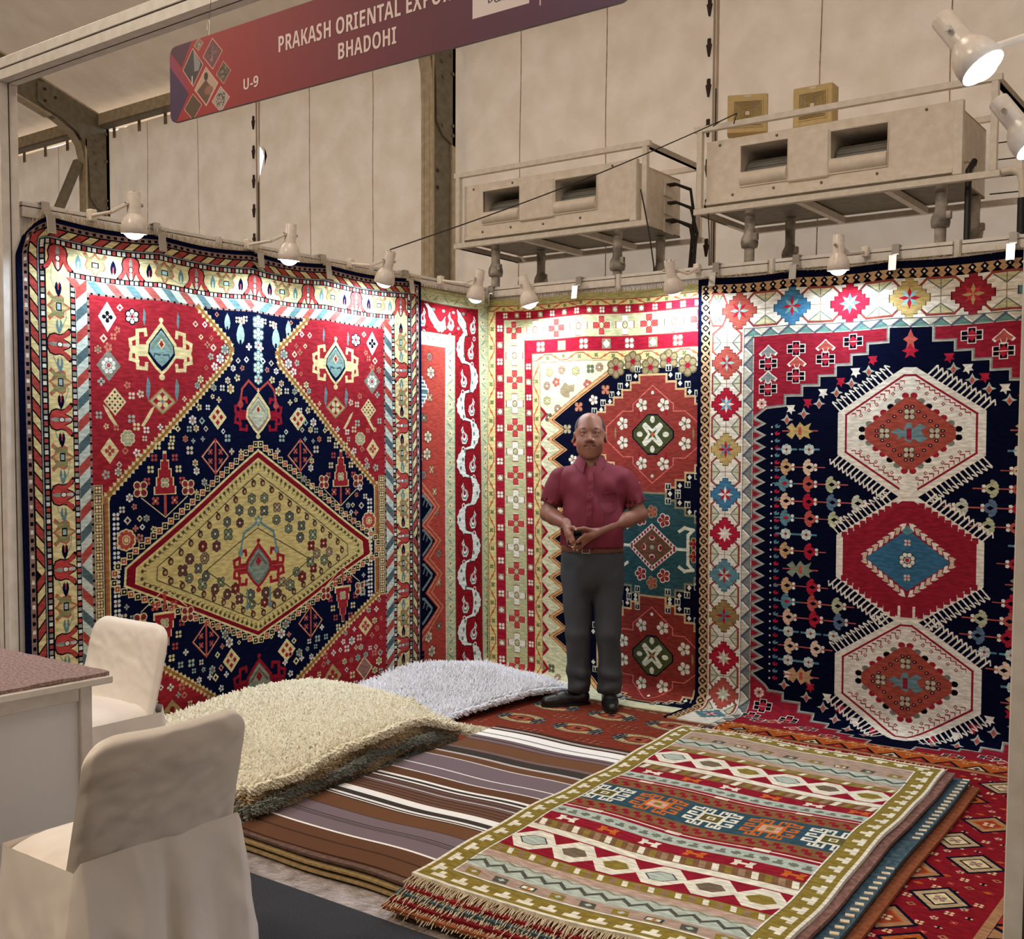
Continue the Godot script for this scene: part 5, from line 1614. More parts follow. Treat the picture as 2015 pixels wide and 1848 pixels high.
func build_booth() -> void:
	var w := struct_root("wall_left")
	wall_run(w, Vector3(0, 0, 0), Vector3(0, 0, 1), Vector3(1, 0, 0), [MOD_Z, MOD_Z, LEFT_END - 2 * MOD_Z], true)
	w = struct_root("wall_rear")
	wall_run(w, Vector3(0, 0, 0), Vector3(1, 0, 0), Vector3(0, 0, 1), [MOD_X, MOD_X, MOD_X, RIGHT_X - 3 * MOD_X])
	w = struct_root("wall_right")
	wall_run(w, Vector3(RIGHT_X, 0, 0), Vector3(0, 0, 1), Vector3(-1, 0, 0), [MOD_Z, MOD_Z, LEFT_END - 2 * MOD_Z], true)
	# raised floor edge strip
	var s := st()
	span(s, Vector3(0.0, 0.0, 2.0), Vector3(RIGHT_X, 0.004, 3.10))
	var fs := obj("floor_sheet", s, M.film)
	tag(fs, "pale greyish plastic floor sheet at the open edge of the stand", "floor sheet")
	# front posts and the fascia beam
	for i in 2:
		var px := -0.022 if i == 0 else RIGHT_X - 0.005
		var t := thing("front_post", ["square aluminium front post at the open end of the left wall", "square aluminium front post at the open end of the right wall"][i], "post", Vector3(px, 0, 3.10), 0.0)
		s = st(); box(s, Vector3(0, 1.4215, 0), Vector3(0.078, 2.843, 0.078), 0.003); obj("profile", s, M.alu, t)
		s = st()
		for q in [[0.0, 0.0395], [0.0, -0.0395]]: box(s, Vector3(q[0], 1.4215, q[1]), Vector3(0.004, 2.84, 0.002))
		for q in [[0.0395, 0.0], [-0.0395, 0.0]]: box(s, Vector3(q[0], 1.4215, q[1]), Vector3(0.002, 2.84, 0.004))
		obj("groove", s, M.alu_dark, t)
	var t := thing("fascia_beam", "long square aluminium beam across the open front above the hanging sign", "beam", Vector3(0, 2.843, 3.10))
	for y in [[0.0, 0.0395], [0.0445, 0.084]]:
		s = st(); span(s, Vector3(-0.04, y[0], -0.039), Vector3(RIGHT_X + 0.04, y[1], 0.039), 0.002); obj("beam_face", s, M.alu, t)
	s = st(); span(s, Vector3(-0.039, 0.038, -0.034), Vector3(RIGHT_X + 0.039, 0.046, 0.034)); obj("beam_groove", s, M.alu_dark, t)
	s = st(); span(s, Vector3(-0.039, -0.0008, -0.0025), Vector3(RIGHT_X + 0.039, 0.002, 0.0025)); obj("lower_groove", s, M.alu_dark, t)

# ---------------------------------------------------------------- hanging and lying rugs
# yarn fringe: thin tapering strands from points along a line
func fringe(a: Vector3, b: Vector3, n: int, dir: Vector3, length: float, mess: float, r := 0.0016, droop := 0.0, along = null) -> SurfaceTool:
	var s := st()
	s.set_smooth_group(0)
	for i in n:
		var f := (i + rng.randf()) / n
		var p: Vector3 = along.call(f) if along != null else a.lerp(b, f)
		var q := p
		var d := dir + Vector3(rng.randf_range(-1, 1), rng.randf_range(-1, 1), rng.randf_range(-1, 1)) * mess
		var l := length * rng.randf_range(0.65, 1.1)
		var pts := [p]
		for k in 2:
			q += d * l * 0.5
			d += Vector3(rng.randf_range(-1, 1), rng.randf_range(-1, 1), rng.randf_range(-1, 1)) * mess + Vector3(0, -droop, 0)
			pts.append(q)
		tube(s, pts, r, 3, false, r * 0.6)
	return s

# how far a hanging rug has come out from the wall and how high it is, t metres below its top edge
func drape(t: float, top: float, fold: float, ground: float) -> Vector2:
	var drop := top - ground - fold
	if t < drop: return Vector2(0, top - t)
	var arc := t - drop
	var quarter := fold * PI / 2
	if arc < quarter:
		var a := arc / fold
		return Vector2(fold * (1 - cos(a)), ground + fold * (1 - sin(a)))
	return Vector2(fold + arc - quarter, ground)

func sag(x: float, spots: Array, depth: float) -> float:
	for i in spots.size() - 1:
		if x >= spots[i] and x <= spots[i + 1]:
			var f: float = (x - spots[i]) / (spots[i + 1] - spots[i])
			return depth * sin(f * PI) * minf(1.0, (spots[i + 1] - spots[i]) / 0.5)
	return 0.0

func build_hung_rugs() -> void:
	rng.seed = 3
	# left wall, large
	var spots := [-0.1, 0.13, 0.665, 1.19, 1.675, 2.31, 2.6]
	var f := func(u: float, v: float) -> Vector3:
		var s := u * 2.42; var t := v * 2.62
		var d := drape(t, 2.350 + 0.012 * u, 0.10, 0.03)
		var k := clampf(d.y / 0.4, 0.0, 1.0)
		var out := 0.030 + 0.006 * sin(s * 9.0 + 0.6) * clampf(t, 0.2, 1.4) + 0.010 * sin(s * 3.1 + t * 0.4) * clampf(t, 0.0, 1.5)
		var corner := maxf(0.0, 1.0 - s / 0.16)
		var y := d.y - sag(s, spots, 0.016) * maxf(0.0, 1.0 - t * 1.2) * k - 0.085 * corner * corner * maxf(0.0, 1.0 - t / 0.25)
		return Vector3(d.x + out, y, 3.085 - s + 0.03 * corner * -1.0 * maxf(0.0, 1.0 - t / 0.12))
	var o := thing("hanging_rug", "large red and navy rug with a cream diamond hanging on the left wall", "rug", Vector3.ZERO, 0.0, "rugs hung on the walls")
	mi("pile", sheet(120, 120, f, 0.012, Vector2(2.42, 2.62)), rug_mat(rug_left()), o)
	obj("fringe", fringe(Vector3.ZERO, Vector3.ZERO, 900, Vector3(0.15, 1.0, 0), 0.034, 0.5, 0.0014, 0.1, func(q: float): return f.call(q, 0.0) + Vector3(-0.008, -0.006, 0)), M.yarn, o).set_meta("kind", "stuff")
	# left wall, beside the corner
	var g := func(u: float, v: float) -> Vector3:
		var s := u * 0.78; var t := v * 2.5
		var d := drape(t, 2.335, 0.09, 0.03)
		var z := 0.735 - s - 0.055 * clampf(t / 2.3, 0, 1) * u
		return Vector3(d.x + 0.012 + 0.010 * sin(s * 14.0) * clampf(t, 0.0, 1.0) + 0.022 * smoothstep(0.6, 1.0, u) * clampf(t, 0.1, 1.0), d.y - 0.008 * sin(u * PI) * maxf(0.0, 1.0 - t), z)
	o = thing("hanging_rug", "narrow visible strip of rust rug with a red paisley border near the corner", "rug", Vector3.ZERO, 0.0, "rugs hung on the walls")
	mi("pile", sheet(50, 90, g, 0.008, Vector2(0.78, 2.5)), rug_mat(rug_corner()), o)
	obj("fringe", fringe(Vector3.ZERO, Vector3.ZERO, 260, Vector3(0.1, 1.0, 0), 0.022, 0.4, 0.0013, 0.1, func(q: float): return g.call(q, 0.0) + Vector3(-0.004, -0.004, 0)), M.yarn_dark, o).set_meta("kind", "stuff")
	# back wall, cream with crosses
	var h := func(u: float, v: float) -> Vector3:
		var s := u * 1.60; var t := v * 2.55
		var d := drape(t, 2.325 - 0.022 * u, 0.07, 0.018)
		var x := -0.004 + s + 0.045 * clampf(t / 2.3, 0, 1) * (1.0 - u * 0.5)
		return Vector3(x, d.y - 0.012 * absf(sin(s * 4.4)) * maxf(0.0, 1.0 - t), d.x + 0.016 + 0.008 * sin(s * 11.0 + 1.0) * clampf(t, 0.0, 1.2) + 0.018 * (1.0 - smoothstep(0.0, 0.12, u)) * clampf(t, 0.0, 1.0))
	o = thing("hanging_rug", "cream rug bordered with small crosses hanging behind the standing man", "rug", Vector3.ZERO, 0.0, "rugs hung on the walls")
	mi("pile", sheet(90, 110, h, 0.010, Vector2(1.6, 2.55)), rug_mat(rug_middle()), o)
	obj("fringe", fringe(Vector3.ZERO, Vector3.ZERO, 420, Vector3(0, 1.0, 0.1), 0.030, 0.45, 0.0013, 0.1, func(q: float): return h.call(q, 0.0) + Vector3(0, -0.006, -0.004)), M.yarn_dark, o).set_meta("kind", "stuff")
	# back wall, navy with three hexagons
	var spots2 := [0.0, 0.09, 0.54, 1.045, 1.58, 2.26]
	var k := func(u: float, v: float) -> Vector3:
		var s := u * 2.26; var t := v * 2.62
		var d := drape(t, 2.325, 0.085, 0.02)
		var x := 1.463 + s + 0.020 * clampf(t / 2.3, 0, 1)
		return Vector3(x, d.y - sag(s, spots2, 0.010) * maxf(0.0, 1.0 - t * 1.2), d.x + 0.040 + 0.004 * sin(s * 8.0) * clampf(t, 0.0, 1.5) + 0.006 * sin(s * 2.7 + 1.0) * clampf(t, 0.0, 1.5))
	o = thing("hanging_rug", "navy and red rug with three linked hexagons hanging on the back wall", "rug", Vector3.ZERO, 0.0, "rugs hung on the walls")
	mi("pile", sheet(110, 130, k, 0.012, Vector2(2.26, 2.62)), rug_mat(rug_right()), o)
	obj("fringe", fringe(Vector3.ZERO, Vector3.ZERO, 800, Vector3(0, 0.6, 0.2), 0.022, 0.6, 0.0013, 0.3, func(q: float): return k.call(q, 0.0) + Vector3(0, 0.0, -0.004)), M.yarn, o).set_meta("kind", "stuff")

# a rug lying flat: corners TL TR BR BL on the ground, height y at its top
func lying(c: Array, y: Callable, nu: int, nv: int, thick: float, size: Vector2, wob := 0.0) -> ArrayMesh:
	return sheet(nu, nv, func(u: float, v: float) -> Vector3:
		var a: Vector2 = c[0].lerp(c[1], u); var b: Vector2 = c[3].lerp(c[2], u)
		var q := a.lerp(b, v) + Vector2(wob * 0.5 * sin(v * 13.0 + c[0].x * 40.0), wob * (sin(u * 8.0 + v * 5.0) + 0.5 * sin(u * 15.0 + c[0].y * 30.0)))
		return Vector3(q.x, y.call(u, v), q.y), thick, size)

func plain_rug_mat(c: Color, c2: Color, seed_: int) -> StandardMaterial3D:
	var m := grain(mat(Color.WHITE, 0.95), noise_tex(128, 0.05, c, c2, FastNoiseLite.TYPE_SIMPLEX_SMOOTH, 3, seed_), M.fine_n, 5.0, 0.6)
	m.metallic_specular = 0.15
	return m

func build_floor_rugs() -> void:
	rng.seed = 4
	# thin rugs on the floor
	var o := thing("floor_rug", "rust red rug with rows of oval medallions lying under the man's shoes", "rug")
	mi("pile", lying([Vector2(0.56, 0.06), Vector2(1.86, 0.06), Vector2(1.88, 1.42), Vector2(0.58, 1.42)], func(u, v): return 0.013 + 0.002 * sin(u * 20.0) * sin(v * 17.0), 30, 30, 0.010, Vector2(1.3, 1.36)), rug_mat(rug_bokhara()), o)
	o = thing("floor_rug", "dark red rug with an orange triangle border lying along the back wall", "rug")
	mi("pile", lying([Vector2(1.80, 0.31), Vector2(3.66, 0.29), Vector2(3.69, 2.96), Vector2(1.93, 2.80)], func(u, v): return 0.026 + 0.0015 * sin(u * 22.0) * sin(v * 19.0), 30, 40, 0.010, Vector2(1.86, 2.75)), rug_mat(rug_orange()), o)
	# pile of striped rugs
	var wav := func(u: float, v: float) -> float: return 0.004 * sin(u * 9.0 + v * 3.0) + 0.0018 * sin(v * 21.0 + u * 4.0)
	var tones := [[rgb(92, 70, 60), rgb(118, 94, 82)], [rgb(84, 68, 62), rgb(112, 92, 82)], [rgb(146, 124, 82), rgb(178, 152, 106)], [rgb(66, 56, 52), rgb(96, 82, 74)], [rgb(150, 128, 88), rgb(176, 152, 108)], [rgb(44, 40, 38), rgb(76, 68, 62)]]
	var lbl := ["brown edged rug second from the top of the striped pile", "tan edged rug third from the top of the striped pile", "dark rug fourth from the top of the striped pile", "ochre edged rug third from the bottom of the striped pile", "grey brown rug second from the bottom of the striped pile", "blackish rug at the very bottom of the striped pile"]
	for i in 6:
		var top := 0.066 - i * 0.0108
		var dx := [0.0, 0.012, -0.006, 0.008, -0.010, 0.0][i] as float; var dz := [0.010, 0.000, 0.020, 0.004, 0.024, 0.012][i] as float
		o = thing("stacked_rug", lbl[i], "rug", Vector3.ZERO, 0.0, "rugs piled under the striped rug")
		mi("pile", lying([Vector2(1.075 + dx, 1.30), Vector2(2.05, 1.30), Vector2(2.17, 2.955 + dz), Vector2(1.185 + dx, 2.965 + dz)], func(u, v): return top + wav.call(u, v) * 0.7 * (1.0 - i * 0.15), 24, 40, 0.0082, Vector2(1, 1.7), 0.006), plain_rug_mat(tones[i][0], tones[i][1], 40 + i), o)
	o = thing("striped_rug", "brown, mauve and white striped rug on top of its pile", "rug")
	var sm := rug_mat(rug_stripes())
	sm.detail_enabled = false
	mi("pile", lying([Vector2(1.065, 1.28), Vector2(2.06, 1.29), Vector2(2.18, 2.93), Vector2(1.19, 2.955)], func(u, v): return 0.080 + wav.call(u, v) - 0.008 * smoothstep(0.95, 1.0, v), 40, 60, 0.010, Vector2(1.0, 1.70), 0.005), sm, o)
	# pile under the kilim
	var kw := func(u: float, v: float) -> float: return 0.005 * sin(u * 7.0 + v * 2.0) + 0.006 * sin(v * 11.0 + u * 3.0) * smoothstep(0.0, 0.3, absf(u - 0.5)) + 0.003 * sin(v * 31.0)
	var kt := [[rgb(104, 74, 66), rgb(140, 104, 92)], [rgb(120, 26, 32), rgb(150, 40, 46)], [rgb(52, 70, 78), rgb(84, 100, 104)], [rgb(124, 30, 34), rgb(96, 22, 28)], [rgb(150, 88, 54), rgb(120, 66, 44)]]
	var kl := ["mauve brown rug directly under the green bordered kilim", "dark red rug third from the top under the kilim", "slate blue rug with a chequered edge under the kilim", "crimson rug second from the bottom under the kilim", "brown orange rug at the bottom of the kilim pile"]
	var off := [[0.035, -0.005, 0.02], [0.02, 0.0, 0.055], [0.085, 0.03, 0.075], [0.06, 0.02, 0.105], [0.120, 0.04, 0.13]]
	for i in 5:
		var top := 0.098 - i * 0.0135
		var e: Array = off[i]
		o = thing("stacked_rug", kl[i], "rug", Vector3.ZERO, 0.0, "rugs piled under the kilim")
		var c := [Vector2(1.845, 0.83), Vector2(3.03 + e[0], 0.80 - e[1]), Vector2(3.16 + e[0], 2.93 + e[2] * 0.7), Vector2(2.035 - e[1] * 0.5, 2.965 + e[2])]
		mi("pile", lying(c, func(u, v): return top + kw.call(u, v) * 0.7 * (1.0 - i * 0.18), 24, 50, 0.012, Vector2(1.2, 2.14), 0.004), plain_rug_mat(kt[i][0], kt[i][1], 50 + i), o)
		if i == 2:   # chequered edge of the slate rug
			var s := st()
			for j in 46:
				var v := (j + 0.3) / 46.0
				var b := c[1].lerp(c[2], v) as Vector2
				box(s, Vector3(b.x - 0.018, top + 0.0015, b.y), Vector3(0.026, 0.004, 0.018), 0.0, Basis(Vector3.UP, 0.3))
			obj("pale_check", s, M.yarn, o).set_meta("kind", "stuff")
		if i < 4:
			var c0 := Vector3(c[3].x, top, c[3].y); var c1 := Vector3(c[2].x, top, c[2].y)
			obj("fringe", fringe(c0, c1, 150, Vector3(0, -0.25, 1.0), 0.042, 0.22, 0.0030, 0.35, func(q: float): return c0.lerp(c1, q) + Vector3(0, kw.call(q, 1.0) * 0.7 - 0.007, -0.004)), M.yarn, o).set_meta("kind", "stuff")
	o = thing("kilim_rug", "olive bordered kilim with hooked medallions on a teal band, top of its pile", "rug")
	var kc := [Vector2(1.832, 0.843), Vector2(3.032, 0.827), Vector2(3.168, 2.955), Vector2(2.030, 2.975)]
	var ky := func(u: float, v: float) -> float: return 0.112 + kw.call(u, v)
	mi("pile", lying(kc, ky, 60, 90, 0.013, Vector2(1.2, 2.14), 0.006), rug_mat(rug_kilim()), o)
	obj("fringe", fringe(Vector3.ZERO, Vector3.ZERO, 220, Vector3(0, -0.2, 1.0), 0.045, 0.22, 0.0030, 0.35, func(q: float): return Vector3(lerpf(kc[3].x, kc[2].x, q), ky.call(q, 1.0) - 0.008, lerpf(kc[3].y, kc[2].y, q) - 0.004)), M.yarn, o).set_meta("kind", "stuff")
	obj("rear_fringe", fringe(Vector3.ZERO, Vector3.ZERO, 200, Vector3(0, 0.1, -1.0), 0.034, 0.3, 0.0026, 0.3, func(q: float): return Vector3(lerpf(kc[0].x, kc[1].x, q), ky.call(q, 0.0) - 0.006, lerpf(kc[0].y, kc[1].y, q) + 0.004)), M.yarn, o).set_meta("kind", "stuff")
	build_shag()

# one tuft of shaggy pile: a curved tapering blade with five sides
func tuft_mesh(bend: float, fat: float) -> ArrayMesh:
	var s := st()
	s.set_smooth_group(0)
	var pts := []
	for i in 4:
		var f := i / 3.0
		pts.append(Vector3(bend * f * f, f, bend * 0.3 * sin(f * 4.0)))
	var rad := [0.75 * fat, 1.0 * fat, 0.85 * fat, 0.25 * fat]
	var rings := []
	for i in 4:
		var r := []
		for k in 5: r.append(pts[i] + Vector3(cos(TAU * k / 5) * rad[i], 0, sin(TAU * k / 5) * rad[i]))
		rings.append(r)
	for i in 3:
		for k in 5: quad(s, rings[i][k], rings[i][(k + 1) % 5], rings[i + 1][(k + 1) % 5], rings[i + 1][k])
	for k in 5: tri(s, pts[3], rings[3][k], rings[3][(k + 1) % 5])
	s.generate_normals()
	return s.commit()

func shag_pile(parent: Node3D, mesh: Mesh, m: Material, n: int, place: Callable, tint: float) -> void:
	var mm := MultiMesh.new()
	mm.transform_format = MultiMesh.TRANSFORM_3D
	mm.use_colors = true
	mm.mesh = mesh
	mm.instance_count = n
	for i in n:
		mm.set_instance_transform(i, place.call(i))
		var c := 1.0 - rng.randf() * tint
		mm.set_instance_color(i, Color(c, c * (1.0 - rng.randf() * tint * 0.15), c * (1.0 - rng.randf() * tint * 0.3)))
	var o := MultiMeshInstance3D.new()
	o.name = "shag_tufts"
	o.multimesh = mm
	o.material_override = m
	parent.add_child(o, true)
	o.set_meta("kind", "stuff")

func tuft_xf(p: Vector3, lean: Vector3, l: float, w: float) -> Transform3D:
	var y := (Vector3.UP + lean).normalized()
	var x := y.cross(Vector3(cos(rng.randf() * TAU), 0.1, sin(rng.randf() * TAU))).normalized()
	return Transform3D(Basis(x * w, y * l, x.cross(y) * w), p)

func build_shag() -> void:
	rng.seed = 6
	var tuft := tuft_mesh(1.1, 1.0)
	var wool := func(c: Color) -> StandardMaterial3D:
		var m := mat(c, 0.95)
		m.vertex_color_use_as_albedo = true
		m.metallic_specular = 0.1
		m.rim_enabled = true
		m.rim = 0.2
		return m
	# the pile: five shaggy rugs, cream on top. Height follows a hump towards the wall
	var hump := func(x: float, z: float) -> float: return 0.030 * sin(clampf((z - 1.5) / 1.0, 0, 1) * PI) * (1.0 - x * 0.4) + 0.010 * sin(x * 5.0 + z * 4.0) - 0.06 * smoothstep(0.3, 0.0, z - 1.55) * smoothstep(0.7, 1.0, x)
	var cols := [rgb(236, 229, 205), rgb(206, 186, 150), rgb(160, 166, 158), rgb(200, 178, 146), rgb(150, 158, 154), rgb(194, 174, 150)]
	var names := ["cream shaggy wool rug on top of its pile beside the left wall", "fawn shaggy rug second from the top of the shaggy pile", "grey green shaggy rug third from the top of the shaggy pile", "tan shaggy rug third from the bottom of the shaggy pile", "bluish grey shaggy rug second from the bottom of the shaggy pile", "brown grey shaggy rug at the bottom of the shaggy pile"]
	for i in 6:
		var top := 0.205 - i * 0.034
		var x1: float = 1.0 - [0.0, 0.015, 0.0, 0.02, 0.005, 0.0][i]
		var o := thing("shaggy_rug", names[i], "rug", Vector3.ZERO, 0.0, "rugs in the shaggy pile")
		var sh := func(u: float, v: float) -> Vector3:
			var x := lerpf(0.10, x1 + 0.02 + 0.16 * v + 0.012 * sin(v * 17.0 + i * 2.0), u); var z := lerpf(1.55, 2.90, v)
			return Vector3(x, top + hump.call(x, z) * maxf(0.0, 1.0 - i * 0.18), z)
		mi("backing", sheet(30, 36, sh, 0.026, Vector2(1, 1.5)), mat(cols[i], 1.0), o)
		var wm: StandardMaterial3D = wool.call(cols[i])
		if i == 0:
			shag_pile(o, tuft, wm, 21000, func(j: int) -> Transform3D:
				var u := rng.randf(); var v := rng.randf()
				var lean := Vector3(rng.randf_range(-1, 1), 0, rng.randf_range(-1, 1)) * 0.9
				if u > 0.985: lean += Vector3(1.2, -0.6, 0)
				return tuft_xf(sh.call(u, v) - Vector3(0, 0.004, 0), lean, rng.randf_range(0.020, 0.030), rng.randf_range(0.0058, 0.0085)), 0.18)
			shag_pile(o, tuft, wm, 2600, func(j: int) -> Transform3D:
				var v := rng.randf(); var front := rng.randf() < 0.35
				var p: Vector3 = sh.call(rng.randf() if front else 1.0, 1.0 if front else v) + Vector3(0, -rng.randf() * 0.024, 0)
				var outw := Vector3(0.2, 0, 1) if front else Vector3(1, 0, 0.1)
				return tuft_xf(p, (outw * 1.8 + Vector3(rng.randf_range(-.6, .6), -0.9, rng.randf_range(-.6, .6))), rng.randf_range(0.02, 0.034), rng.randf_range(0.0055, 0.008)), 0.22)
			# its far corner hangs down to the floor
			shag_pile(o, tuft, wm, 900, func(j: int) -> Transform3D:
				var f := rng.randf()
				var p := Vector3(lerpf(0.96, 1.06, f) + rng.randf_range(-0.03, 0.03), lerpf(0.135, 0.05, f), lerpf(1.62, 1.38, f) + rng.randf_range(-0.045, 0.045))
				return tuft_xf(p, Vector3(rng.randf_range(-.2, 1.2), -0.1, rng.randf_range(-1, 0.6)), rng.randf_range(0.02, 0.032), rng.randf_range(0.004, 0.006)), 0.2)
			mi("drooping_corner", sheet(6, 8, func(u: float, v: float) -> Vector3: return Vector3(lerpf(0.95, 1.065, v) + (u - 0.5) * 0.05, lerpf(0.135, 0.045, v), lerpf(1.62, 1.38, v) + (u - 0.5) * 0.10), 0.012, Vector2(0.1, 0.2)), mat(cols[0], 1.0), o)
		else:
			shag_pile(o, tuft, wm, 4200, func(j: int) -> Transform3D:
				var v := rng.randf(); var front := rng.randf() < 0.3
				var p: Vector3 = sh.call(rng.randf() if front else 1.0, 1.0 if front else v) + Vector3(0, -rng.randf() * 0.032, 0)
				var outw := Vector3(0.2, 0, 1) if front else Vector3(1, 0, 0.1)
				return tuft_xf(p, (outw * 1.7 + Vector3(rng.randf_range(-.7, .7), rng.randf_range(-1.4, 0.2), rng.randf_range(-.7, .7))), rng.randf_range(0.022, 0.042), rng.randf_range(0.003, 0.0055)), 0.35)
	# the white one lying behind the pile
	var o := thing("white_shaggy_rug", "bright white shaggy rug lying against the left wall near the corner", "rug")
	var ws := func(u: float, v: float) -> Vector3:
		var x := lerpf(0.10, 0.74 - 0.06 * v, u); var z := lerpf(0.16 + 0.06 * u, 1.34, v)
		var lift := 0.05 * smoothstep(0.0, 0.5, v) * smoothstep(1.0, 0.3, u) + 0.035 * sin(v * PI) + 0.03 * smoothstep(0.9, 0.2, u)
		return Vector3(x, 0.045 + lift + 0.008 * sin(x * 14.0) * sin(z * 9.0), z)
	mi("backing", sheet(24, 30, ws, 0.018, Vector2(0.7, 1.1)), mat(rgb(196, 190, 186), 1.0), o)
	var wmat: StandardMaterial3D = wool.call(rgb(244, 244, 248))
	var blade := tuft_mesh(1.6, 0.75)
	shag_pile(o, blade, wmat, 11000, func(j: int) -> Transform3D:
		return tuft_xf(ws.call(rng.randf(), rng.randf()) - Vector3(0, 0.004, 0), Vector3(rng.randf_range(-1, 1.3), 0, rng.randf_range(-1, 1)) * 0.9, rng.randf_range(0.03, 0.05), rng.randf_range(0.0045, 0.007)), 0.10)
	shag_pile(o, blade, wmat, 1800, func(j: int) -> Transform3D:
		var rr := rng.randf(); var f := rng.randf()
		var p: Vector3 = ws.call(1.0, f) if rr < 0.7 else ws.call(f, 0.0)
		return tuft_xf(p - Vector3(0, rng.randf() * 0.02, 0), Vector3(1.5 if rr < 0.7 else 0.0, -0.9, 0.2 if rr < 0.7 else -1.5) + Vector3(rng.randf_range(-.6, .6), 0, rng.randf_range(-.6, .6)), rng.randf_range(0.03, 0.05), rng.randf_range(0.0045, 0.007)), 0.12)

# ---------------------------------------------------------------- spot lamps
const SPOT_E := 0.8
func spot_lamp(label: String, root: Vector3, head: Vector3, aim: Vector3, size := 1.0, group := "white spot lamps on the wall rails") -> void:
	var t := thing("spot_lamp", label, "lamp", root, 0.0, group)
	var h := head - root
	var dir := (aim - head).normalized()   # the way the bulb looks
	var f := frame_of(-dir)                # local +y points away from the bulb
	var xf := Transform3D(f.scaled_local(Vector3.ONE * size), h)
	var s := st()
	lathe(s, [[0.0, 0.085], [0.026, 0.085, 1], [0.0275, 0.082], [0.028, 0.0], [0.030, -0.006], [0.040, -0.018], [0.048, -0.034], [0.0525, -0.055], [0.053, -0.082], [0.051, -0.083, 1], [0.046, -0.055], [0.030, -0.02]], 22, xf)
	obj("shade", s, M.lamp_body, t)
	for k in 4:
		s = st(); box(s, xf * (Vector3(cos(k * PI / 2 + 0.5), 0, sin(k * PI / 2 + 0.5)) * 0.016 + Vector3(0, 0.0855, 0)), Vector3(0.010, 0.002, 0.004) * size, 0.0, f * Basis(Vector3.UP, k * PI / 2)); obj("vent_slot", s, M.black, t)
	s = st()
	var bp := []
	for i in 9: bp.append([0.044 * cos(i * PI / 16.0), -0.066 - 0.040 * sin(i * PI / 16.0)])
	bp[8] = [0.0, -0.106]
	bp.push_front([0.0, -0.062])
	lathe(s, bp, 18, xf)
	obj("glowing_bulb", s, M.bulb, t)
	# bracket, pivot screws, arm and clamp
	var side := f.x
	if side.dot(h) > 0: side = -side
	var arm_end := h + side * 0.06 * size + (-h).normalized() * 0.03
	s = st(); bar(s, xf * Vector3(0, 0.035, 0) + side * 0.029 * size, arm_end + (arm_end - h) * 0.25, 0.022 * size, 0.012 * size, 0.002); obj("bracket", s, M.white_paint, t)
	for sg in [-1.0, 1.0]:
		s = st(); lathe(s, [[0.0, 0.012], [0.007, 0.012, 1], [0.008, 0.0, 1], [0.004, 0.0], [0.004, -0.008]], 8, Transform3D(frame_of(side * sg), xf * Vector3(0, 0.035, 0) + side * sg * 0.030 * size)); obj("wing_screw", s, M.chrome, t)
	s = st(); tube(s, [Vector3.ZERO, (arm_end + (arm_end - h) * 0.2) * 0.98], 0.0075, 8); obj("arm", s, M.white_paint, t)
	s = st(); box(s, Vector3.ZERO, Vector3(0.034, 0.05, 0.034), 0.004); obj("clamp", s, M.white_paint, t)
	var l := SpotLight3D.new()
	l.name = "lamp_light"
	l.spot_angle = 84.0
	l.spot_angle_attenuation = 0.4
	l.spot_range = 20.0
	l.spot_attenuation = 2.0
	l.light_energy = SPOT_E
	l.light_color = Color(0.86, 0.93, 1.0)
	l.light_size = 0.04
	l.shadow_enabled = true
	l.position = xf * Vector3(0, -0.109, 0)
	l.basis = Basis.looking_at(dir, Vector3.RIGHT if absf(dir.y) > 0.9 else Vector3.UP)
	t.add_child(l)

func build_lamps() -> void:
	var m := mat(Color.WHITE, 0.4)
	m.emission_enabled = true
	m.emission = Color(0.95, 0.98, 1.0)
	m.emission_energy_multiplier = 7.0
	M.bulb = m
	var y := WALL_H - 0.012
	spot_lamp("dusty white spot lamp over the outer end of the diamond rug", Vector3(0.014, y, 2.74), Vector3(0.27, 2.372, 2.712), Vector3(0.13, 1.0, 2.62))
	spot_lamp("white spot lamp over the middle of the diamond rug", Vector3(0.014, y, 1.90), Vector3(0.29, 2.372, 1.885), Vector3(0.16, 1.2, 1.87))
	spot_lamp("white spot lamp over the inner end of the diamond rug", Vector3(0.014, y, 1.21), Vector3(0.27, 2.345, 1.20), Vector3(0.03, 1.7, 1.17))
	spot_lamp("white spot lamp over the paisley bordered rug near the corner", Vector3(0.014, y, 0.475), Vector3(0.27, 2.345, 0.447), Vector3(0.06, 1.6, 0.40))
	spot_lamp("white spot lamp over the cream cross rug nearest the corner", Vector3(0.30, y, 0.014), Vector3(0.47, 2.318, 0.25), Vector3(0.60, 1.7, 0.12))
	spot_lamp("beige aged spot lamp hanging before the cream cross rug, bulb hidden", Vector3(1.44, y, 0.014), Vector3(1.42, 2.318, 0.26), Vector3(1.40, 1.5, -0.10))
	spot_lamp("beige spot lamp over the top border of the hexagon rug", Vector3(2.36, y, 0.014), Vector3(2.316, 2.352, 0.26), Vector3(2.30, 1.2, 0.16))
	spot_lamp("large looking white spot lamp on the right wall rail beside the front post", Vector3(RIGHT_X - 0.014, y + 0.02, 2.66), Vector3(3.548, 2.365, 2.765), Vector3(3.548 + .58, 2.365 - .81, 2.765 + .053), 1.0, "white spot lamps on the right rail")
	spot_lamp("white spot lamp on the right wall rail, deeper in the stand", Vector3(RIGHT_X - 0.014, y, 2.14), Vector3(3.552, 2.30, 2.25), Vector3(3.552 + .58, 2.30 - .81, 2.25 + .053), 1.0, "white spot lamps on the right rail")

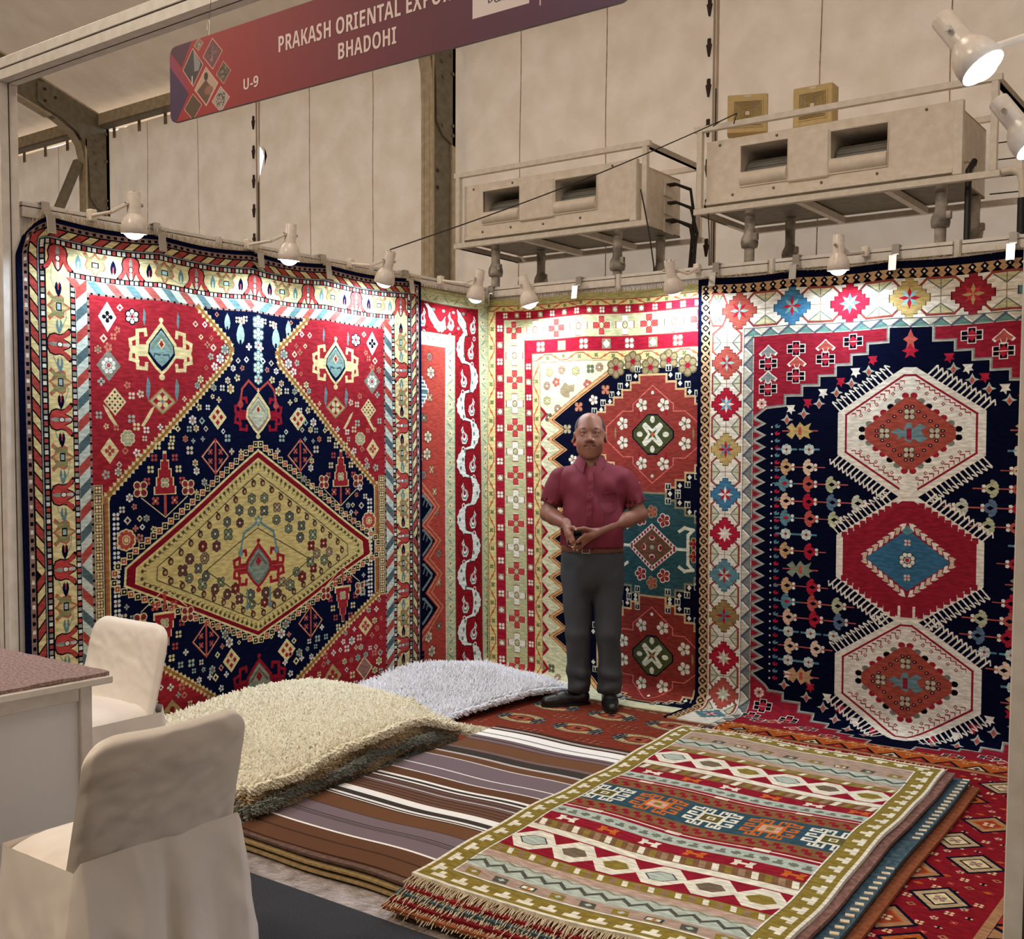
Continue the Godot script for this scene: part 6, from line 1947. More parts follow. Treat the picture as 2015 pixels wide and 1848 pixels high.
# ---------------------------------------------------------------- clips that hold the rugs to the rail
func build_clips() -> void:
	var spots := []
	for z in [2.951, 2.42, 1.86, 1.41, 0.774]: spots.append([Vector3(0.0, WALL_H, z), Vector3(1, 0, 0)])
	for x in [0.03, 0.676, 1.553, 2.003, 2.508, 3.04]: spots.append([Vector3(x, WALL_H, 0.0), Vector3(0, 0, 1)])
	var lab := ["bright metal clip at the outer top corner of the diamond rug", "metal clip right of the dusty lamp on the diamond rug", "metal clip behind the middle lamp of the diamond rug", "metal clip between the middle and inner lamps of the diamond rug", "metal clip at the inner top corner of the diamond rug", "metal clip in the corner where the two walls meet", "long chrome clip on the top edge of the cream cross rug", "metal clip at the left corner of the hexagon rug", "metal clip second from the left corner of the hexagon rug", "metal clip right of the beige lamp on the hexagon rug", "metal clip on the hexagon rug beside the right post"]
	for i in spots.size():
		var t := thing("rug_clip", lab[i], "clip", spots[i][0], atan2(spots[i][1].x, spots[i][1].z), "metal clips along the wall rails")
		var s := st()
		box(s, Vector3(0, 0.006, -0.012), Vector3(0.036, 0.006, 0.062), 0.002)
		box(s, Vector3(0, -0.022, 0.018), Vector3(0.036, 0.056, 0.005), 0.001)
		box(s, Vector3(0, -0.02, -0.042), Vector3(0.036, 0.05, 0.004), 0.001)
		obj("hook", s, M.chrome, t)
		s = st(); tube(s, [Vector3(-0.02, -0.046, 0.028), Vector3(0.02, -0.046, 0.028)], 0.008, 8); obj("hinge", s, M.chrome, t)
		s = st(); box(s, Vector3(0, -0.085, 0.058), Vector3(0.040, 0.078, 0.005), 0.002, Basis(Vector3.RIGHT, -0.14)); obj("jaw", s, M.chrome, t)

# ---------------------------------------------------------------- the hanging name board
func text_part(parent: Node3D, words: String, at: Vector3, height: float, width: float, m: Material, font := "Droid Sans", weight := 700) -> void:
	var tm := TextMesh.new()
	var f := SystemFont.new()
	f.font_names = PackedStringArray([font])
	f.font_weight = weight
	tm.font = f
	tm.text = words
	tm.font_size = 64
	tm.pixel_size = 0.01
	tm.depth = 0.0
	tm.horizontal_alignment = HORIZONTAL_ALIGNMENT_LEFT
	tm.curve_step = 1.0
	var bb := tm.get_aabb()
	var o := mi("lettering", tm, m, parent)
	var sx := width / bb.size.x; var sy := height / bb.size.y
	o.scale = Vector3(sx, sy, 1.0)
	o.position = at - Vector3(bb.position.x * sx, bb.position.y * sy, 0)

func build_sign() -> void:
	var x0 := 1.118; var x1 := 2.888; var y0 := 2.492; var y1 := 2.738
	var W := x1 - x0; var H := y1 - y0
	var p := Loom.new(Vector2(W, H), 1100, rgb(150, 48, 50))
	var c0 := rgb(166, 46, 46); var c1 := rgb(104, 44, 62); var c2 := rgb(76, 42, 82)
	for i in 240:
		var f := i / 239.0
		p.rect(f * W - .004, 0, (f + .005) * W, H, c0.lerp(c1, clampf((f - .12) / .5, 0, 1)) if f < .62 else c1.lerp(c2, (f - .62) / .38))
	p.poly(v2([0, 0, .115, 0, .062, .075, 0, .012]), rgb(84, 42, 66)); p.poly(v2([0, .018, .055, .082, .10, .15, .085, .155, 0, .055]), rgb(150, 56, 84)); p.poly(v2([0, .06, .098, .165, .03, H, 0, H]), rgb(70, 42, 84))
	rng.seed = 9
	var pics := [[.151, .018, .0255, .021, rgb(150, 128, 96), 1], [.221, .0615, .050, .050, rgb(120, 70, 72), 2], [.121, .085, .0535, .0624, rgb(66, 62, 66), 3], [.274, .130, .037, .036, rgb(106, 82, 62), 2], [.187, .158, .061, .063, rgb(196, 168, 146), 4], [.259, .211, .045, .042, rgb(176, 166, 156), 5], [.119, .211, .047, .043, rgb(92, 70, 46), 0]]
	for q in pics:
		p.dia(q[0], q[1], q[2], q[3], rgb(232, 184, 172)); p.dia(q[0], q[1], q[2] * .93, q[3] * .93, q[4])
		match q[5]:
			1, 2:
				for i in 26: 
					var a := Vector2(q[0] + rng.randf_range(-.4, .4) * q[2], q[1] + rng.randf_range(-.4, .4) * q[3])
					p.ell(a.x, a.y, .006, .005, (q[4] as Color).lightened(rng.randf() * .4).darkened(rng.randf() * .4), 5)
			3: p.poly(v2([.124, .030, .160, .078, .150, .10, .128, .10]), rgb(150, 144, 146)); p.rect(.114, .112, .119, .138, rgb(220, 214, 210))
			4: p.ell(.187, .126, .010, .013, rgb(52, 36, 34)); p.poly(v2([.186, .136, .198, .150, .222, .170, .187, .214, .140, .166]), rgb(104, 72, 54)); p.ell(.200, .172, .022, .014, rgb(150, 100, 84))
			5:
				for i in 40:
					var a := Vector2(q[0] + rng.randf_range(-.45, .45) * q[2], q[1] + rng.randf_range(-.45, .45) * q[3])
					p.ell(a.x, a.y, .003, .003, rgb(84, 66, 62), 5)
	# white logo card with a green and orange emblem and its inscription
	p.rect(2.405 - x0, .0, 2.590 - x0, .186, rgb(236, 224, 222))
	p.ell(2.47 - x0, .085, .038, .034, rgb(98, 120, 64)); p.ell(2.47 - x0, .078, .026, .02, rgb(206, 130, 60)); p.poly(v2([2.51 - x0, .06, 2.57 - x0, .06, 2.57 - x0, .11, 2.51 - x0, .11]), rgb(226, 150, 60))
	var ink := rgb(60, 44, 70)
	var bx := 2.452 - x0; var by := .142
	p.rect(bx, by, bx + .036, by + .003, ink)
	for q in [[.006, .016], [.016, .012], [.026, .016]]: p.rect(bx + q[0], by, bx + q[0] + .003, by + q[1], ink)
	p.path(v2([bx + .006, by + .010, bx + .012, by + .014, bx + .024, by + .008, bx + .032, by + .018, bx + .046, by + .014]), .0025, ink)
	p.rect(2.622 - x0, 0, 2.626 - x0, .20, rgb(220, 190, 196))
	var t := thing("hanging_sign", "red to purple exhibitor name board hanging from the fascia beam", "sign", Vector3(x0, y0, 3.15))
	# rounded board with its own uv
	var o := []
	var r := .03
	for q in [[r, r, PI], [W - r, r, PI * 1.5], [W - r, H - r, 0.0], [r, H - r, PI * .5]]:
		for k in 7: o.append(Vector2(q[0] + cos(q[2] + k * PI / 12) * r, q[1] + sin(q[2] + k * PI / 12) * r))
	var pv := PackedVector2Array(o)
	var s := st()
	var idx := Geometry2D.triangulate_polygon(pv)
	for i in range(0, idx.size(), 3):
		for j in [0, 2, 1] if not Geometry2D.is_polygon_clockwise(pv) else [0, 1, 2]:
			var q := pv[idx[i + j]]
			s.set_uv(Vector2(q.x / W, 1.0 - q.y / H))
			s.add_vertex(Vector3(q.x, q.y, 0.004))
	var fm := mat(Color.WHITE, 0.45)
	fm.albedo_texture = ImageTexture.create_from_image(p.im)
	obj("printed_face", s, fm, t)
	s = st(); prism(s, Vector3(0, 0, 0.0038), Vector3.RIGHT, Vector3.UP, Vector3(0, 0, -0.010), o); obj("board", s, mat(rgb(132, 124, 118), 0.7), t)
	var white := mat(rgb(240, 220, 216), 0.5)
	text_part(t, "PRAKASH ORIENTAL EXPORTS", Vector3(1.652 - x0, 2.616 - y0, 0.005), 0.049, 0.738, white)
	text_part(t, "BHADOHI", Vector3(1.907 - x0, 2.545 - y0, 0.005), 0.047, 0.228, white)
	text_part(t, "U-9", Vector3(1.489 - x0, 2.534 - y0, 0.005), 0.034, 0.070, white)
	text_part(t, "2023 INDIA", Vector3(2.492 - x0, 2.578 - y0, 0.005), 0.013, 0.072, mat(ink, 0.6), "Droid Serif", 400)
	for x in [1.316, 2.70]:
		s = st()
		tube(s, [Vector3(x - x0, H - 0.002, -0.002), Vector3(x - x0 + .002, H + 0.03, -0.002), Vector3(x - x0 - .002, H + 0.05, -0.004), Vector3(x - x0 - .010, H + 0.044, -0.004), Vector3(x - x0 - .010, H + 0.022, -0.004)], 0.0028, 6)
		obj("hook", s, M.white_paint, t)
		s = st(); tube(s, [Vector3(x - x0 - .002, H + 0.050, -0.004), Vector3(x - x0 - .002, 2.86 - y0, -0.012)], 0.0012, 5); obj("hanging_wire", s, M.steel, t)

# ---------------------------------------------------------------- air handling units on stilts
func cuboid_frame(parent: Node3D, a: Vector3, b: Vector3, w: float, m: Material) -> void:
	for k in 4:
		var y := a.y if k & 1 else b.y; var z := a.z if k & 2 else b.z
		var s := st(); span(s, Vector3(a.x - w, y - w * .5, z - w * .5), Vector3(b.x + w, y + w * .5, z + w * .5), .002); obj("frame_bar", s, m, parent)
		var x := a.x if k & 1 else b.x
		s = st(); span(s, Vector3(x - w * .5, a.y + w * .5, z - w * .5), Vector3(x + w * .5, b.y - w * .5, z + w * .5), .002); obj("frame_bar", s, m, parent)
		s = st(); span(s, Vector3(x - w * .5, y - w * .5, minf(a.z, b.z) + w * .5), Vector3(x + w * .5, y + w * .5, maxf(a.z, b.z) - w * .5), .002); obj("frame_bar", s, m, parent)

func air_unit(label: String, at: Vector3, turn: float, W: float, H: float, D: float, wx: Array, bodyx: Array) -> Node3D:
	var t := thing("air_handling_unit", label, "air conditioner", at, turn, "air conditioners behind the stand")
	cuboid_frame(t, Vector3(0, 0.02, -D), Vector3(W, H, 0), 0.036, M.white_paint)
	var b0: float = bodyx[0]; var b1: float = bodyx[1]; var top := H - 0.075; var zf := -0.03
	# front panel round two openings
	var x := [b0, wx[0], wx[1], wx[2], wx[3], b1]
	var yo: float = wx[4]; var yt: float = wx[5]
	var s := st()
	span(s, Vector3(b0, 0.06, zf - .02), Vector3(b1, yo, zf)); span(s, Vector3(b0, yt, zf - .02), Vector3(b1, top, zf))
	for q in [[x[0], x[1]], [x[2], x[3]], [x[4], x[5]]]: span(s, Vector3(q[0], yo, zf - .02), Vector3(q[1], yt, zf))
	obj("front_panel", s, M.unit, t)
	s = st(); box(s, Vector3((x[2] + x[3]) * .5, (yo + yt) * .5, zf + .008), Vector3(x[3] - x[2] - .004, yt - yo + .03, .02), .008); obj("middle_pad", s, M.unit, t)
	for q in [[x[1], x[2]], [x[3], x[4]]]:
		s = st()
		var a := Vector3(q[0], yo, zf); var b := Vector3(q[1], yt, zf); var dz := Vector3(0, 0, -.36)
		quad(s, a, a + dz, Vector3(a.x, b.y, a.z) + dz, Vector3(a.x, b.y, a.z)); quad(s, Vector3(b.x, a.y, a.z), Vector3(b.x, b.y, a.z), b + dz, Vector3(b.x, a.y, a.z) + dz)
		quad(s, Vector3(a.x, b.y, a.z), Vector3(a.x, b.y, a.z) + dz, b + dz, b); quad(s, a, Vector3(b.x, a.y, a.z), Vector3(b.x, a.y, a.z) + dz, a + dz)
		s.set_smooth_group(-1)
		obj("duct_lining", s, M.unit_side, t)
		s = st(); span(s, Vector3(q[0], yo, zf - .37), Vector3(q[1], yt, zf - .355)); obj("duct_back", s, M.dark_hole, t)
		s = st()
		tube(s, [Vector3(q[0] + .004, yo + .045, zf - .012), Vector3(q[1] - .004, yo + .045, zf - .012)], .046, 16); obj("rolled_lip", s, M.unit, t)
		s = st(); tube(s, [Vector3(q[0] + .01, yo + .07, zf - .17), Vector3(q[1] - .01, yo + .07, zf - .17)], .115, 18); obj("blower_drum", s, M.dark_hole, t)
		for k in 6:
			s = st(); var an := .5 + k * .22
			span(s, Vector3(q[0] + .012, yo + .07 + sin(an) * .116 - .002, zf - .17 + cos(an) * .116 - .002), Vector3(q[1] - .012, yo + .07 + sin(an) * .116 + .002, zf - .17 + cos(an) * .116 + .003)); obj("blower_blade", s, M.steel, t)
		s = st(); for k in 2: span(s, Vector3(lerpf(q[0], q[1], .4), yt - .003, zf), Vector3(lerpf(q[0], q[1], .4), yt, zf))
	# rims of sealing tape round the openings
	for q in [[x[1], x[2]], [x[3], x[4]]]:
		s = st(); tube(s, [Vector3(q[0], yo, zf + .002), Vector3(q[0], yt, zf + .002), Vector3(q[1], yt, zf + .002), Vector3(q[1], yo, zf + .002), Vector3(q[0], yo, zf + .002)], .007, 6); obj("sealing_strip", s, M.unit_side, t)
	s = st(); span(s, Vector3(b0, 0.06, -D + .04), Vector3(b0 + .012, top, zf - .02)); obj("side_panel", s, M.unit_side, t)
	s = st(); span(s, Vector3(b1 - .012, 0.06, -D + .04), Vector3(b1, top, zf - .02)); obj("side_panel", s, M.unit_side, t)
	s = st(); span(s, Vector3(b0, top - .01, -D + .04), Vector3(b1, top, zf - .02)); obj("top_panel", s, M.unit_side, t)
	s = st(); span(s, Vector3(b0, 0.048, -D + .03), Vector3(b1, 0.06, zf)); obj("bottom_tray", s, M.steel, t)
	s = st(); span(s, Vector3(b0, 0.062, zf), Vector3(b1, 0.085, zf + .012), .002); obj("lower_edge", s, M.white_paint, t)
	s = st(); span(s, Vector3(b1, 0.05, zf - .03), Vector3(b1 + .05, top, zf + .01), .002); obj("edge_post", s, M.white_paint, t)
	for k in [.36, .66]:
		s = st(); span(s, Vector3(W * k, 0.0, -D), Vector3(W * k + .04, 0.04, 0)); obj("cross_bar", s, M.unit_side, t)
	for q in [[.06, .92], [.31, .93], [.5, .1], [.72, .12], [.9, .94], [.3, .12], [.12, .10]]:
		s = st(); lathe(s, [[0, .006], [.008, .005], [.009, 0]], 8, Transform3D(Basis(Vector3.RIGHT, PI / 2), Vector3(lerpf(b0, b1, q[0]), lerpf(.07, top, q[1]), zf))); obj("screw", s, M.steel, t)
	# stilts with couplers
	for q in [[.17, -.10], [.20, -D + .16], [.83, -.10], [.86, -D + .16]]:
		var px: float = W * q[0]; var pz: float = q[1]
		var bt := -at.y
		s = st(); tube(s, [Vector3(px, bt, pz), Vector3(px, 0.03, pz)], .032, 12); obj("stilt", s, M.pipe, t)
		s = st(); lathe(s, [[.033, -.035], [.05, -.03], [.055, 0], [.05, .03], [.034, .06], [.033, .075]], 12, Transform3D(Basis.IDENTITY, Vector3(px, -.20 + .03 * sin(px * 9), pz))); obj("coupler", s, M.pipe, t)
		s = st(); box(s, Vector3(px + .05, -.17 + .03 * sin(px * 9), pz + .02), Vector3(.03, .045, .03), .004); obj("coupler_wedge", s, M.pipe, t)
		s = st(); lathe(s, [[.034, -.02], [.034, .055, 1]], 12, Transform3D(Basis.IDENTITY, Vector3(px, -.02, pz))); obj("pipe_socket", s, M.pipe, t)
	return t

func build_units() -> void:
	var g := noise_tex(256, 0.02, rgb(70, 66, 62), rgb(206, 198, 186), FastNoiseLite.TYPE_SIMPLEX_SMOOTH, 4, 61, 0.35)
	M.pipe = grain(mat(Color.WHITE, 0.6), g, null, 1.3)
	var a := air_unit("smaller twin outlet air conditioner on stilts beside the tent column", Vector3(-1.015, 2.87, -0.94), 0.016, 1.56, 0.53, 0.78, [.20, .53, .83, 1.17, .16, .40], [.03, 1.43])
	var s := st()
	# cable bundle on its right side
	rng.seed = 14
	for k in 3:
		s = st(); box(s, Vector3(1.436, .10 + k * .125, -.56), Vector3(.012, .10, .14), .003); obj("terminal_box", s, M.unit, a)
	for k in 7:
		var y := .13 + (k % 3) * .125; var z := -.58 + k * .012
		s = st()
		var dx := .10 + k * .012
		tube(s, [Vector3(1.44, y, z), Vector3(1.49, y + .005, z - .02), Vector3(1.52 + dx * .5, y - .04, z - .05), Vector3(1.54 + dx * .6 + .015 * sin(k * 2.0), y - .22, z - .06), Vector3(1.53 + dx * .5 - .02 * cos(k * 3.0), -.28, z - .05), Vector3(1.55 + dx * .4, -.9, z - .05)], .008 if k % 2 else .011, 6); obj("cable", s, M.cable, a)
	var b := air_unit("larger twin outlet air conditioner on stilts carrying two small loudspeakers", Vector3(0.955, 2.885, -0.94), 0.012, 1.75, 0.53, 0.78, [.26, .57, .83, 1.17, .15, .40], [.03, 1.53])
	# drain hose and elbow pipe at its right end
	s = st(); tube(s, [Vector3(1.60, .10, -.16), Vector3(1.62, .13, -.12), Vector3(1.60, .08, -.09), Vector3(1.60, -.9, -.08)], .018, 10); obj("drain_hose", s, M.black, b)
	s = st()
	var co := []
	for k in 20: co.append(Vector3(1.575 + cos(k * .65) * .042, .10 + sin(k * .65) * .042, -.13 - k * .001))
	tube(s, co, .009, 8); obj("coiled_hose", s, M.unit_side, b)
	s = st(); tube(s, [Vector3(1.76, .03, -.03), Vector3(1.84, .035, -.03), Vector3(1.88, .015, -.03), Vector3(1.895, -.04, -.03), Vector3(1.895, -.12, -.03)], .022, 10); obj("elbow_pipe", s, M.unit_side, b)
	s = st(); tube(s, [Vector3(1.895, -.12, -.03), Vector3(1.895, -.95, -.03)], .025, 10); obj("insulated_pipe", s, M.black, b)
	for k in 4:
		s = st(); tube(s, [Vector3(1.56, .07 + k * .10, -.74), Vector3(1.98, .06 + k * .10, -.74)], .004, 5); obj("guard_rod", s, M.cable, b)
	for q in [[0.085, 0.50, -0.22, 0.42, "small yellowed loudspeaker turned sideways on the larger air conditioner"], [0.50, 0.50, -0.30, 0.03, "small yellowed loudspeaker facing forward on the larger air conditioner"]]:
		var at := Vector3(0.955 + q[0] + .13, 2.885 + q[1] + .018, -0.94 + q[2])
		var t := thing("loudspeaker", q[4], "loudspeaker", at, q[3], "loudspeakers on the air conditioner")
		s = st(); box(s, Vector3(0, .115, 0), Vector3(.25, .24, .11), .006); obj("cabinet", s, M.speaker, t)
		s = st(); box(s, Vector3(0, .115, .056), Vector3(.19, .175, .006), .002); obj("grille", s, M.speaker, t)
		for k in 9:
			s = st(); var d := .010 + k * .009
			var y := .115
			tube(s, [Vector3(-d, y - d * .9, .0605), Vector3(d, y - d * .9, .0605), Vector3(d, y + d * .9, .0605), Vector3(-d, y + d * .9, .0605), Vector3(-d, y - d * .9, .0605)], .0022, 4, false); obj("grille_slot", s, M.speaker_dark, t)
		s = st(); box(s, Vector3(0, .115, .062), Vector3(.024, .024, .004), .001); obj("badge", s, M.unit, t)
		s = st(); box(s, Vector3(0, .222, .056), Vector3(.04, .010, .002)); obj("name_plate", s, M.unit, t)
	# the loose wire strung from the larger unit down to the wall rail
	var w := thing("loose_wire", "thin black wire strung slantwise in front of both air conditioners", "wire")
	s = st()
	var wa := Vector3(1.12, 3.43, -0.88); var wb := Vector3(0.27, 2.44, 1.18)
	var pts := []
	for k in 13: pts.append(wa.lerp(wb, k / 12.0) - Vector3(0, .03 * sin(k / 12.0 * PI), 0))
	tube(s, pts, .0035, 5); obj("wire", s, M.cable, w)
	s = st(); tube(s, [wa + Vector3(-.04, -.03, .02), wa, wa + Vector3(.10, .035, -.02), wa + Vector3(.09, -.03, 0)], .004, 5); obj("knot", s, M.cable, w)
	w = thing("dangling_cable", "thin black cable dangling from the end of the smaller air conditioner", "cable")
	s = st(); tube(s, [Vector3(.53, 3.10, -.93), Vector3(.56, 2.98, -.93), Vector3(.60, 2.80, -.93), Vector3(.64, 2.6, -.92), Vector3(.66, 2.3, -.92)], .005, 5); obj("cable", s, M.cable, w)
	w = thing("dangling_cable", "thin black cable dangling below the left end of the larger air conditioner", "cable")
	s = st(); tube(s, [Vector3(1.02, 2.90, -.93), Vector3(1.03, 2.75, -.93), Vector3(1.04, 2.3, -.92)], .004, 5); obj("cable", s, M.cable, w)

# ---------------------------------------------------------------- table
func build_table() -> void:
	var x1 := 1.335; var z0 := 3.615; var z1 := 4.36; var x0 := 0.1; var h := 0.715
	var t := thing("counter_table", "white panelled aluminium counter table at the front of the stand", "table", Vector3(0, 0.006, 0))
	var s := st()
	for q in [[x1, z0], [x1, z1], [x0, z0], [x0, z1]]:
		s = st(); box(s, Vector3(q[0] - .02 * signf(q[0] - .5), h * .5, q[1] - .02 * signf(q[1] - 4)), Vector3(.04, h, .04), .003); obj("leg_post", s, M.alu, t)
	for q in [[Vector3(x1 - .04, h - .05, z0 + .04), Vector3(x1 - .004, h, z1 - .04)], [Vector3(x0 + .04, h - .05, z0 + .004), Vector3(x1 - .04, h, z0 + .04)], [Vector3(x1 - .04, .03, z0 + .04), Vector3(x1 - .004, .07, z1 - .04)]]:
		s = st(); span(s, q[0], q[1], .002); obj("rail", s, M.alu, t)
	s = st(); span(s, Vector3(x1 - .024, .07, z0 + .04), Vector3(x1 - .016, h - .05, z1 - .04)); obj("side_panel", s, M.panel, t)
	s = st(); span(s, Vector3(x0 + .04, .07, z0 + .016), Vector3(x1 - .04, h - .05, z0 + .024)); obj("rear_panel", s, M.panel, t)
	s = st(); span(s, Vector3(x0 - .02, h, z0 - .035), Vector3(x1 + .055, h + .022, z1 + .03), .003); obj("top_edge", s, M.alu, t)
	# carpet sample on top
	var c := thing("table_carpet", "mauve brown carpet piece covering the counter table", "carpet", Vector3(0, h + .028, 0))
	var m := grain(mat(Color.WHITE, .95), noise_tex(512, .09, rgb(110, 88, 84), rgb(178, 152, 146), FastNoiseLite.TYPE_SIMPLEX_SMOOTH, 5, 71), M.fine_n, 1.6, .8)
	mi("pile", sheet(40, 30, func(u: float, v: float) -> Vector3: return Vector3(lerpf(x0 - .02, x1 + .045, u) + .002 * sin(v * 60.0), .012 + .002 * sin(u * 24.0) * sin(v * 21.0), lerpf(z0 - .03, z1 + .02, v) + .003 * sin(u * 70.0)), .011, Vector2(1.3, .8)), m, c)

# ---------------------------------------------------------------- covered chairs
func cover_noise(n: FastNoiseLite, p: Vector3, amp: float) -> float:
	return (1.0 - absf(n.get_noise_3d(p.x, p.y * .8, p.z)) * 2.4) * amp

func covered_chair(label: String, at: Vector3, turn: float, seed_: int) -> void:
	var t := thing("covered_chair", label, "chair", at, turn, "chairs in white cloth covers")
	var n := FastNoiseLite.new()
	n.noise_type = FastNoiseLite.TYPE_SIMPLEX_SMOOTH
	n.frequency = 5.0
	n.fractal_octaves = 3
	n.seed = seed_
	var hw := .235; var sy := .445; var ty := .745; var zb := -.15; var zt := -.225; var zf := .15
	# back: two skins of one slab
	for face in [1.0, -1.0]:
		var f := func(u: float, v: float) -> Vector3:
			var a := u * 2.0 - 1.0
			if face < 0: a = -a
			var w := hw * (1.0 - .10 * pow(maxf(0.0, (v - .82) / .18), 2.6)) * (1.0 + .02 * (1.0 - v))
			var k := sqrt(maxf(0.0, 1.0 - pow(absf(a), 7.0))) * sqrt(maxf(0.0, 1.0 - pow(v, 12.0)))
			var y := lerpf(sy - .02, ty + .010 * a * a - .035 * pow(absf(a), 9.0), v)
			var p := Vector3(a * w, y, lerpf(zb, zt, v) + .018 * a * a)
			var wr := cover_noise(n, p * Vector3(1, 1.6, 1) + Vector3(face * 3.0, (p.x + p.y) * .5, 0), .0042) + .004 * sin((p.x * 6.0 + p.y * 9.0)) * (1.0 - v)
			return p + Vector3(0, 0, face * (.026 * k + wr * minf(1.0, k * 1.2)))
		mi("back_cover", sheet(44, 36, f, .0, Vector2(.5, .3), false), M.cover, t)
	# seat
	var g := func(u: float, v: float) -> Vector3:
		var a := u * 2.0 - 1.0; var b := v * 2.0 - 1.0
		var k := (1.0 - pow(absf(a), 8.0)) * (1.0 - pow(maxf(0.0, b), 8.0))
		var p := Vector3(a * hw * 1.01, sy - .035 + .042 * k, lerpf(zb - .01, zf, v))
		return p + Vector3(0, cover_noise(n, p * 2.0, .005), 0)
	mi("seat_cover", sheet(30, 24, g, .0, Vector2(.47, .3), false), M.cover, t)
	# skirt round seat and back
	var corners := [Vector2(hw, zf), Vector2(-hw, zf), Vector2(-hw, zb - .025), Vector2(hw, zb - .025)]
	var lens := []
	var total := 0.0
	for i in 4:
		lens.append(corners[i].distance_to(corners[(i + 1) % 4])); total += lens[-1]
	var ring := func(q: float) -> Array:
		var d := fposmod(q, 1.0) * total
		for i in 4:
			if d <= lens[i] or i == 3:
				var a: Vector2 = corners[i]; var b: Vector2 = corners[(i + 1) % 4]
				var dd := (b - a).normalized()
				return [a + dd * d, Vector2(dd.y, -dd.x), i, d / lens[i]]
			d -= lens[i]
		return []
	var k := func(u: float, v: float) -> Vector3:
		var r: Array = ring.call(u)
		var q: Vector2 = r[0]; var o: Vector2 = r[1]
		if o.dot(q - Vector2(0, 0)) < 0: o = -o
		var fold := (sin(u * TAU * 9.0 + seed_) * .5 + sin(u * TAU * 17.0 + 1.3) * .35) * v
		var dist: float = minf(r[3], 1.0 - r[3]) * lens[r[2]]
		var near := smoothstep(.0, .07, dist)
		var outw := .004 + .050 * v + .013 * fold * near + .02 * v * (1.0 - near)
		if r[2] == 2:   # inverted pleat in the middle of the back
			var c: float = absf(r[3] - .5) * lens[2]
			outw += -.050 * v * exp(-pow(c / .018, 2.0)) + .020 * v * exp(-pow((c - .05) / .03, 2.0))
		var y := lerpf(sy + .012 * (1.0 if r[2] == 2 else -1.0), .004, v)
		var p := Vector3(q.x + o.x * outw, y, q.y + o.y * outw)
		var wr := cover_noise(n, p * Vector3(1.2, 0.8, 1.2), .007)
		return p + Vector3(o.x, 0, o.y) * wr * (.35 + .65 * v)
	mi("skirt", sheet(170, 34, k, .0, Vector2(1.5, .45), false), M.cover, t)
	var s := st()
	for i in 4:
		s = st(); tube(s, [Vector3(corners[i].x * .9, 0.0, corners[i].y * .9), Vector3(corners[i].x * .9, sy - .03, corners[i].y * .9)], .012, 8); obj("leg", s, M.steel, t)

func build_chairs() -> void:
	covered_chair("white cloth covered chair seen from behind, beside the counter table", Vector3(1.815, 0.006, 3.842), -PI / 2, 5)
	covered_chair("white cloth covered chair facing the counter table from the rug side", Vector3(0.575, 0.004, 3.17), 0.0, 9)

